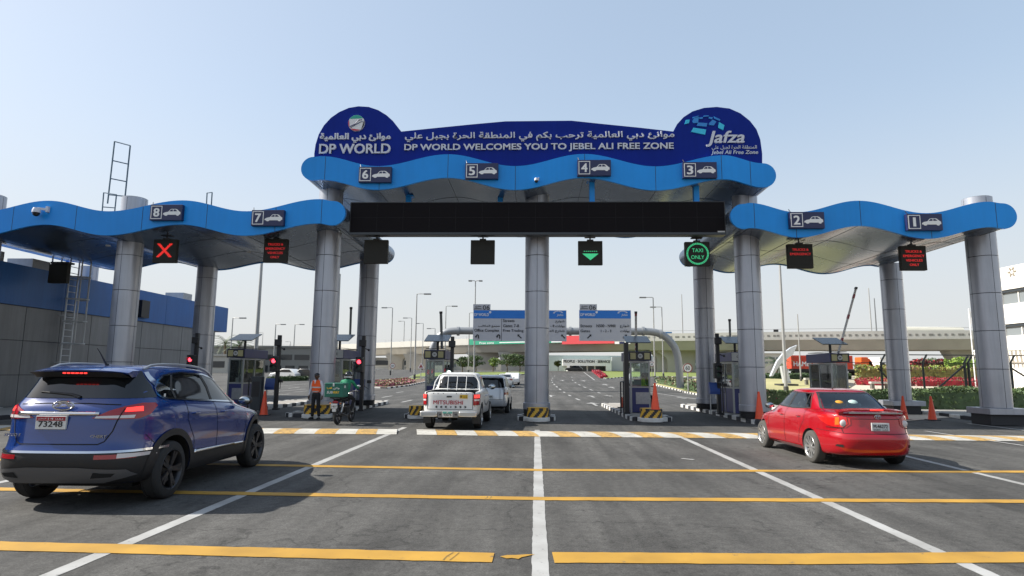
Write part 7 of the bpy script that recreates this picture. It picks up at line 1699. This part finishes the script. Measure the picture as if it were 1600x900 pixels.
def head(root, c, r, yaw, mt, z_tilt=0):
    """small head with face; c centre, facing -y turned by yaw"""
    m = MB(); m.sphere((0, 0, 0), r, (.80, .95, 1.12), 20, 14)
    for v in m.bm.verts:
        if v.co.z < 0: v.co.x *= 1 + .28*v.co.z/r; v.co.y *= 1 + .10*v.co.z/r
    m.sphere((0, -r*.93, -r*.12), r*.13, (.8, 1.2, 1.5), 8, 6)
    for s_ in (-1, 1): m.sphere((s_*r*.80, .01, -r*.05), r*.17, (.4, .8, 1.3), 8, 6)
    m.tube([(0, 0, -r*.6), (0, .01, -r*1.5)], r*.50, 10)
    M_ = Matrix.Translation(c) @ Matrix.Rotation(yaw, 4, 'Z'); bmesh.ops.transform(m.bm, matrix=M_, verts=m.bm.verts); h = m.build('head', mt, root, True, local=True)
    m = MB()
    for s_ in (-1, 1): m.sphere((s_*r*.30, -r*.84, r*.04), r*.085, (1.3, .6, .7), 8, 6)
    bmesh.ops.transform(m.bm, matrix=M_, verts=m.bm.verts); m.build('eyes', mat('eye_dark', (.02, .015, .012), .3), h, True, local=True)
    m = MB(); m.box(-r*.26, r*.26, -r*.90, -r*.80, -r*.46, -r*.40); bmesh.ops.transform(m.bm, matrix=M_, verts=m.bm.verts); m.build('mouth', mat('lips', (.07, .025, .02), .6), h, True, local=True)
    return h, M_
def hand(root, w, d, mt, s_, r=.012):
    """relaxed hand hanging from wrist w along d: palm, four fingers, thumb"""
    w = Vector(w); d = Vector(d).normalized(); side = Vector((0, 1, 0)); inn = Vector((-s_, 0, 0)); m = MB()
    m.obox(w + d*.045, side*.038, d*.048, inn*.014)
    for k, L in enumerate((.060, .072, .068, .052)):
        b = w + d*.088 + side*(.030-.020*k)*-1; m.tube([b, b + d*L*.5 + inn*.008, b + d*L*.9 + inn*.030], [.0095, .0085, .007], 6)
    b = w + d*.03 - side*.038; m.tube([b, b - side*.022 + d*.028, b - side*.024 + d*.055 + inn*.01], [.011, .010, .008], 6)
    return m.build('hand', mt, root, True, local=True, bevel=.004)
skin_d = mat('skin_dark', (.085, .045, .028), .55); trous = mat('trousers_black', (.012, .012, .014), .85); shirt = mat('shirt_white', (.60, .61, .66), .85); vestm = mat('vest_orange', (.85, .11, .015), .7); refl = mat('reflective', (.50, .50, .50), .4); shoe = mat('shoe_black', (.012, .012, .012), .4)
gp_ = at(493, 640, 22.4)
root = thing('person', (gp_.x, 22.4, 0), 'standing person in an orange reflective vest, white shirt, black trousers and cap', 'person', rz=R(-8))
# trousers (one mesh), shoes
J = {'pel': ((0, 0, .90), (.145, .105)), 'w': ((0, 0, .99), (.140, .10)), 'hl': ((-.085, 0, .84), (.088, .095)), 'hr': ((.085, 0, .84), (.088, .095)), 'kl': ((-.105, -.015, .47), (.062, .066)), 'kr': ((.11, -.01, .47), (.062, .066)), 'al': ((-.13, .02, .09), (.055, .062)), 'ar': ((.135, .02, .09), (.055, .062))}
skinmesh('trousers', J, [('pel', 'w'), ('pel', 'hl'), ('pel', 'hr'), ('hl', 'kl'), ('kl', 'al'), ('hr', 'kr'), ('kr', 'ar')], trous, root)
for s_ in (-1, 1):
    m = MB(); x = s_*.133; m.tube([(x-s_*0, .05, .045), (x+s_*.01, -.05, .045), (x+s_*.02, -.15, .035)], [.045, .048, .034], 10); m.box(x-.045+s_*.008, x+.045+s_*.008, -.17, .08, .001, .025); m.build('shoe', shoe, root, True, local=True)
J = {'ch': ((0, 0, 1.24), (.155, .105)), 'w': ((0, 0, .98), (.138, .10)), 'nk': ((0, .01, 1.42), (.065, .06)), 'sl': ((-.165, 0, 1.36), (.062, .062)), 'sr': ((.165, 0, 1.36), (.062, .062)), 'el': ((-.235, .02, 1.10), (.047, .047)), 'er': ((.225, .02, 1.10), (.047, .047)), 'wl': ((-.265, -.03, .86), (.036, .036)), 'wr': ((.245, -.03, .86), (.036, .036)), 'tp': ((0, 0, 1.34), (.12, .085))}
skinmesh('shirt', J, [('ch', 'w'), ('ch', 'tp'), ('tp', 'nk'), ('tp', 'sl'), ('tp', 'sr'), ('sl', 'el'), ('el', 'wl'), ('sr', 'er'), ('er', 'wr')], shirt, root)
J = {'ch': ((0, 0, 1.24), (.190, .124)), 'm': ((0, 0, 1.08), (.182, .120)), 'w': ((0, 0, .93), (.185, .124)), 'tp': ((0, 0, 1.35), (.15, .112)), 'sl': ((-.15, 0, 1.375), (.072, .082)), 'sr': ((.15, 0, 1.375), (.072, .082))}
vest = skinmesh('safety_vest', J, [('ch', 'm'), ('m', 'w'), ('ch', 'tp'), ('tp', 'sl'), ('tp', 'sr')], vestm, root)
b2 = bmesh.new(); b2.from_mesh(vest.data); vb = BVHTree.FromBMesh(b2); b2.free(); vc = Car(root, vb)
class _V(Car): pass
def vstripe(pts, w, mt, name='reflective_band'):
    for sgn in (-1, 1):
        L3, R3 = [], []
        for x, z in pts:
            for lst, dz in ((L3, w/2), (R3, -w/2)):
                h = vb.ray_cast(Vector((x, sgn*2, z+dz)), Vector((0, -sgn, 0)))
                lst.append(h[0] + h[1]*.004 if h[0] else None)
        ok = [i for i in range(len(L3)) if L3[i] and R3[i]]
        m = MB(); m.vf([L3[i] for i in ok] + [R3[i] for i in ok], [(k, k+1, k+1+len(ok), k+len(ok)) for k in range(len(ok)-1)]); o = m.build(name, mt, None, 'all'); o.parent = vest
for z in (1.15, 1.00): vstripe([(x*.01, z) for x in range(-17, 18)], .045, refl)
m = MB(); m.vf([(-.045, -.128, 1.42), (.045, -.128, 1.42), (0, -.145, 1.26)], [(0, 1, 2)])
h_ = vb.ray_cast(Vector((0, -2, 1.3)), Vector((0, 1, 0)))
m.build('shirt_front', shirt, root, local=True)
hd, M_ = head(root, (0, -.01, 1.545), .108, R(12), skin_d)
m = MB(); m.sphere((0, .005, .045), .113, (.86, 1.0, .72), 18, 12)
bmesh.ops.delete(m.bm, geom=[v for v in m.bm.verts if v.co.z < .035], context='VERTS'); m.vf([(-.07, -.09, .045), (.07, -.09, .045), (.05, -.17, .035), (-.05, -.17, .035)], [(0, 1, 2, 3)]); bmesh.ops.transform(m.bm, matrix=M_, verts=m.bm.verts); m.build('cap', black, root, True, local=True)
hand(root, (-.268, -.035, .845), (-.05, -.05, -1), skin_d, -1); hand(root, (.248, -.035, .845), (.05, -.05, -1), skin_d, 1)
m = MB(); m.box(-.20, .06, -.10, .10, .96, .985); m.build('belt', black, root, local=True) if False else m.bm.free()

# ------------------------------------------------------------------ motorbike with delivery box
MO = Vector((-6.50, 20.32, 0))
root = thing('motorbike', MO, 'black delivery motorbike with a large green box, ridden away from the camera', 'motorbike', rz=R(-3))
mb_black = mat('bike_black', (.012, .012, .013), .25, coat=.4); mb_dark = mat('bike_engine', (.05, .05, .052), .4, .6)
for y, nm in ((0, 'rear_wheel'), (1.28, 'front_wheel')):
    m = MB(); n = 14; Rr, rr = .255, .05 if y == 0 else .042
    m.lathe([(Rr+rr*math.cos(t), rr*1.0*math.sin(t)) for t in [2*math.pi*k/12 for k in range(13)]], (0, y, .305), 'X', 36); wl = m.build(nm, rubber, root, True, local=True)
    m = MB(); m.lathe([(.215, -.02), (.225, 0), (.215, .02), (.20, .02), (.20, -.02), (.215, -.02)], (0, y, .305), 'X', 30)
    for k in range(6): t = math.pi*k/3; m.bar((0, y, .305), (0, y+.205*math.cos(t), .305+.205*math.sin(t)), .018, .03, up=(1, 0, 0))
    m.lathe([(0, -.05), (.05, -.05), (.05, .05), (0, .05)], (0, y, .305), 'X', 14); m.build('rim', rim_dark, wl, True, local=True)
m = MB(); m.tube([(0, 1.02, .95), (0, .60, .72), (0, .45, .42), (0, .9, .36), (0, 1.0, .82)], .022, 8); m.tube([(0, .6, .74), (0, .0, .76), (0, -.2, .82)], .02, 8); m.build('frame', mb_black, root, True, local=True)
for s_ in (-1, 1):
    m = MB(); m.tube([(s_*.075, 1.28, .305), (s_*.075, 1.03, .98)], .022, 8); m.build('fork_leg', steel, root, True, local=True)
    m = MB(); m.tube([(s_*.10, 0, .32), (s_*.11, .14, .70)], .026, 8); m.build('shock_absorber', steel, root, True, local=True)
    m = MB(); m.tube([(s_*.08, 0, .305), (s_*.08, .48, .36)], .018, 6); m.build('swing_arm', mb_black, root, True, local=True)
m = MB(); m.obox((0, .68, .45), (.11, 0, 0), (0, .17, .02), (0, -.02, .13)); m.lathe([(.07, -.1), (.07, .1)], (0, .72, .58), 'X', 12); m.build('engine', mb_dark, root, local=True, bevel=.02)
m = MB(); m.tube([(.14, .75, .36), (.15, .4, .28), (.16, .05, .32), (.16, -.22, .40)], [.02, .022, .042, .045], 10); m.build('exhaust', mb_dark, root, True, local=True)
m = MB(); m.sphere((0, .78, .84), .5, (.27, .46, .24), 16, 10); m.build('fuel_tank', mb_black, root, True, local=True)
m = MB(); m.box(-.13, .13, -.12, .60, .76, .83); m.build('saddle', trim, root, local=True, bevel=.03, bseg=3)
m = MB(); m.tube([(-.34, .92, 1.06), (-.20, 1.0, 1.08), (0, 1.03, 1.02), (.20, 1.0, 1.08), (.34, .92, 1.06)], .014, 8)
for s_ in (-1, 1): m.tube([(s_*.24, .95, 1.075), (s_*.35, .915, 1.06)], .02, 8)
m.build('handlebar', trim, root, True, local=True)
for s_ in (-1, 1):
    m = MB(); m.tube([(s_*.22, .98, 1.08), (s_*.30, .98, 1.20)], .007, 6); m.sphere((s_*.33, .98, 1.23), .5, (.13, .03, .09), 12, 8); m.build('mirror', mat('mirror_shell', (.55, .56, .58), .2, .6) if s_ > 0 else trim, root, True, local=True)
    m = MB(); m.sphere((s_*.16, -.25, .70), .5, (.07, .05, .045), 10, 8); m.build('indicator', amber, root, True, local=True)
m = MB(); m.sphere((0, 1.14, .95), .5, (.17, .16, .17), 14, 10); m.build('headlamp', clear_l, root, True, local=True)
m = MB()
for k in range(9):
    t0, t1 = R(60+k*13), R(73+k*13); m.vf([(-.055, .335*math.cos(t0), .305+.335*math.sin(t0)), (.055, .335*math.cos(t0), .305+.335*math.sin(t0)), (.055, .335*math.cos(t1), .305+.335*math.sin(t1)), (-.055, .335*math.cos(t1), .305+.335*math.sin(t1))], [(0, 1, 2, 3)])
m.box(-.05, .05, -.335, -.31, .33, .62); m.build('rear_mudguard', trim, root, True, local=True)
m = MB(); m.box(-.105, .105, -.37, -.355, .545, .70); pl_ = m.build('number_plate', plate_w, root, local=True); m = MB(); text(m, '5 48317', -.09, .09, .575, .64, -.371, .002, .01); m.build('plate_lettering', black, pl_, local=True)
m = MB(); m.box(-.06, .06, -.36, -.345, .44, .535); m.build('plate_tag', plate_w, root, local=True)
m = MB(); m.sphere((0, -.27, .745), .5, (.20, .13, .11), 14, 8); m.build('tail_light', red_l, root, True, local=True)
m = MB(); m.box(-.16, .16, -.34, .20, .86, .90)
for s_ in (-1, 1): m.tube([(s_*.13, .18, .78), (s_*.14, -.30, .88)], .012, 6)
m.build('rack', trim, root, local=True)
boxg = mat('box_green', (.008, .115, .080), .55, 0, .05, 4)
m = MB(); m.box(-.33, .29, -.40, .10, .905, 1.36); bx = m.build('delivery_box', boxg, root, local=True, bevel=.02)
m = MB(); m.box(-.335, .295, -.405, .105, 1.30, 1.312); m.build('lid_seam', mat('box_edge', (.004, .06, .045), .6), bx, local=True); m = MB(); m.box(-.05, .0, -.42, -.401, 1.25, 1.35); m.build('latch', refl, bx, local=True, bevel=.005)
yel = mat('logo_yellow', (.75, .48, .03), .5)
m = MB(); text(m, 'SUB', -.25, -.05, 1.02, 1.10, -.402, .006, .02, shear=.15); m.build('lettering', plate_w, bx, local=True); m = MB(); text(m, 'WAY', -.04, .17, 1.02, 1.10, -.402, .006, .02, shear=.15); m.build('lettering', yel, bx, local=True)
m = MB(); text(m, 'صب', -.25, -.08, 1.14, 1.23, -.402, .006, .02, ar=True); m.build('arabic_lettering', yel, bx, local=True); m = MB(); text(m, 'واي', -.05, .17, 1.14, 1.23, -.402, .006, .02, ar=True); m.build('arabic_lettering', plate_w, bx, local=True)
m = MB(); m.box(.2905, .294, -.30, -.18, 1.20, 1.28); m.build('side_sticker', plate_w, bx, local=True)

ro = thing('person', MO + Vector((.07, 0, .06)), 'motorbike rider in a green shirt and black helmet, seen from behind the box', 'person', rz=R(-3))
greens = mat('shirt_green', (.01, .20, .10), .8)
J = {'ch': ((.02, .42, 1.22), (.16, .11)), 'w': ((.02, .36, .92), (.13, .10)), 'tp': ((.03, .46, 1.34), (.12, .09)), 'nk': ((.03, .48, 1.41), (.05, .05)), 'sl': ((-.15, .48, 1.34), (.06, .06)), 'sr': ((.20, .48, 1.34), (.06, .06)), 'el': ((-.27, .66, 1.15), (.048, .048)), 'er': ((.30, .66, 1.14), (.048, .048)), 'wl': ((-.30, .84, 1.09), (.034, .034)), 'wr': ((.31, .84, 1.09), (.034, .034))}
skinmesh('shirt', J, [('ch', 'w'), ('ch', 'tp'), ('tp', 'nk'), ('tp', 'sl'), ('tp', 'sr'), ('sl', 'el'), ('el', 'wl'), ('sr', 'er'), ('er', 'wr')], greens, ro)
J = {'pel': ((.01, .30, .88), (.14, .11)), 'hl': ((-.10, .36, .87), (.085, .085)), 'hr': ((.12, .36, .87), (.085, .085)), 'kl': ((-.20, .72, .74), (.062, .062)), 'kr': ((.21, .72, .74), (.062, .062)), 'al': ((-.17, .52, .36), (.048, .05)), 'ar': ((.17, .52, .36), (.048, .05))}
skinmesh('trousers', J, [('pel', 'hl'), ('pel', 'hr'), ('hl', 'kl'), ('kl', 'al'), ('hr', 'kr'), ('kr', 'ar')], trous, ro)
for s_ in (-1, 1):
    m = MB(); m.tube([(s_*.18, .47, .32), (s_*.19, .60, .30), (s_*.19, .70, .28)], [.042, .045, .03], 10); m.build('shoe', shoe, ro, True, local=True); w_ = Vector((s_*.305, .85, 1.09))
    m = MB(); m.obox(w_ + Vector((0, .03, 0)), (.04, 0, 0), (0, .035, 0), (0, 0, .016))
    for k in range(4): b = w_ + Vector((-.03+.02*k, .06, .005)); m.tube([b, b+Vector((0, .03, .0)), b+Vector((0, .035, -.028)), b+Vector((0, .012, -.034))], [.010, .0095, .009, .007], 6)
    b = w_ + Vector((-s_*.035, .03, -.01)); m.tube([b, b+Vector((-s_*.01, .03, -.02)), b+Vector((0, .045, -.035))], [.011, .010, .008], 6); m.build('hand', skin_d, ro, True, local=True)
hd, M_ = head(ro, (.05, .52, 1.52), .10, R(180), skin_d)
m = MB(); m.sphere((.05, .51, 1.545), .138, (.95, 1.08, 1.0), 20, 14); hl = m.build('helmet', mat('helmet_black', (.012, .012, .013), .15, coat=.5), ro, True, local=True)
m = MB(); m.lathe([(.139, -.03), (.141, .0), (.139, .02)], (.05, .50, 1.49), 'Z', 24); m.build('helmet_rim', steel, hl, True, local=True)

# attendant inside the booth right of the middle column
bx_, by_ = at(1005, 600, 27.0).x, 27.05
at_ = thing('person', (bx_, by_, .16), 'seated booth attendant in a yellow green vest behind the glass', 'person', rz=R(80))
J = {'ch': ((0, 0, 1.22), (.15, .11)), 'w': ((0, 0, .95), (.14, .10)), 'pel': ((0, .0, .72), (.14, .11)), 'tp': ((0, 0, 1.34), (.12, .09)), 'nk': ((0, .0, 1.42), (.05, .05)), 'sl': ((-.17, 0, 1.34), (.06, .06)), 'sr': ((.17, 0, 1.34), (.06, .06)), 'el': ((-.22, -.08, 1.10), (.045, .045)), 'er': ((.22, -.08, 1.10), (.045, .045)), 'wl': ((-.18, -.28, 1.08), (.034, .034)), 'wr': ((.18, -.28, 1.08), (.034, .034)), 'kl': ((-.12, -.38, .62), (.07, .07)), 'kr': ((.12, -.38, .62), (.07, .07)), 'al': ((-.12, -.34, .14), (.05, .05)), 'ar': ((.12, -.34, .14), (.05, .05))}
o_ = {k: ((v[0][0], v[0][1], v[0][2]-.02), v[1]) for k, v in J.items()}
skinmesh('clothed_body', {k: o_[k] for k in ('pel', 'w', 'ch', 'tp', 'nk', 'sl', 'sr', 'el', 'er', 'wl', 'wr')}, [('pel', 'w'), ('w', 'ch'), ('ch', 'tp'), ('tp', 'nk'), ('tp', 'sl'), ('tp', 'sr'), ('sl', 'el'), ('el', 'wl'), ('sr', 'er'), ('er', 'wr')], mat('vest_lime', (.35, .60, .05), .7), at_)
skinmesh('trousers', {k: o_[k] for k in ('pel', 'kl', 'kr', 'al', 'ar')}, [('pel', 'kl'), ('kl', 'al'), ('pel', 'kr'), ('kr', 'ar')], trous, at_)
head(at_, (0, -.02, 1.52), .105, R(0), skin_d); hand(at_, (-.18, -.29, 1.06), (0, -1, -.2), skin_d, -1); hand(at_, (.18, -.29, 1.06), (0, -1, -.2), skin_d, 1)
m = MB(); m.box(-.22, .22, -.2, .22, .5, .56); m.tube([(0, 0, .0), (0, 0, .5)], .03, 8); ch_ = thing('booth_stool', (bx_, by_, .15), 'stool under the seated booth attendant', 'stool'); 
so_ = m.build('seat', trim, ch_, local=True)
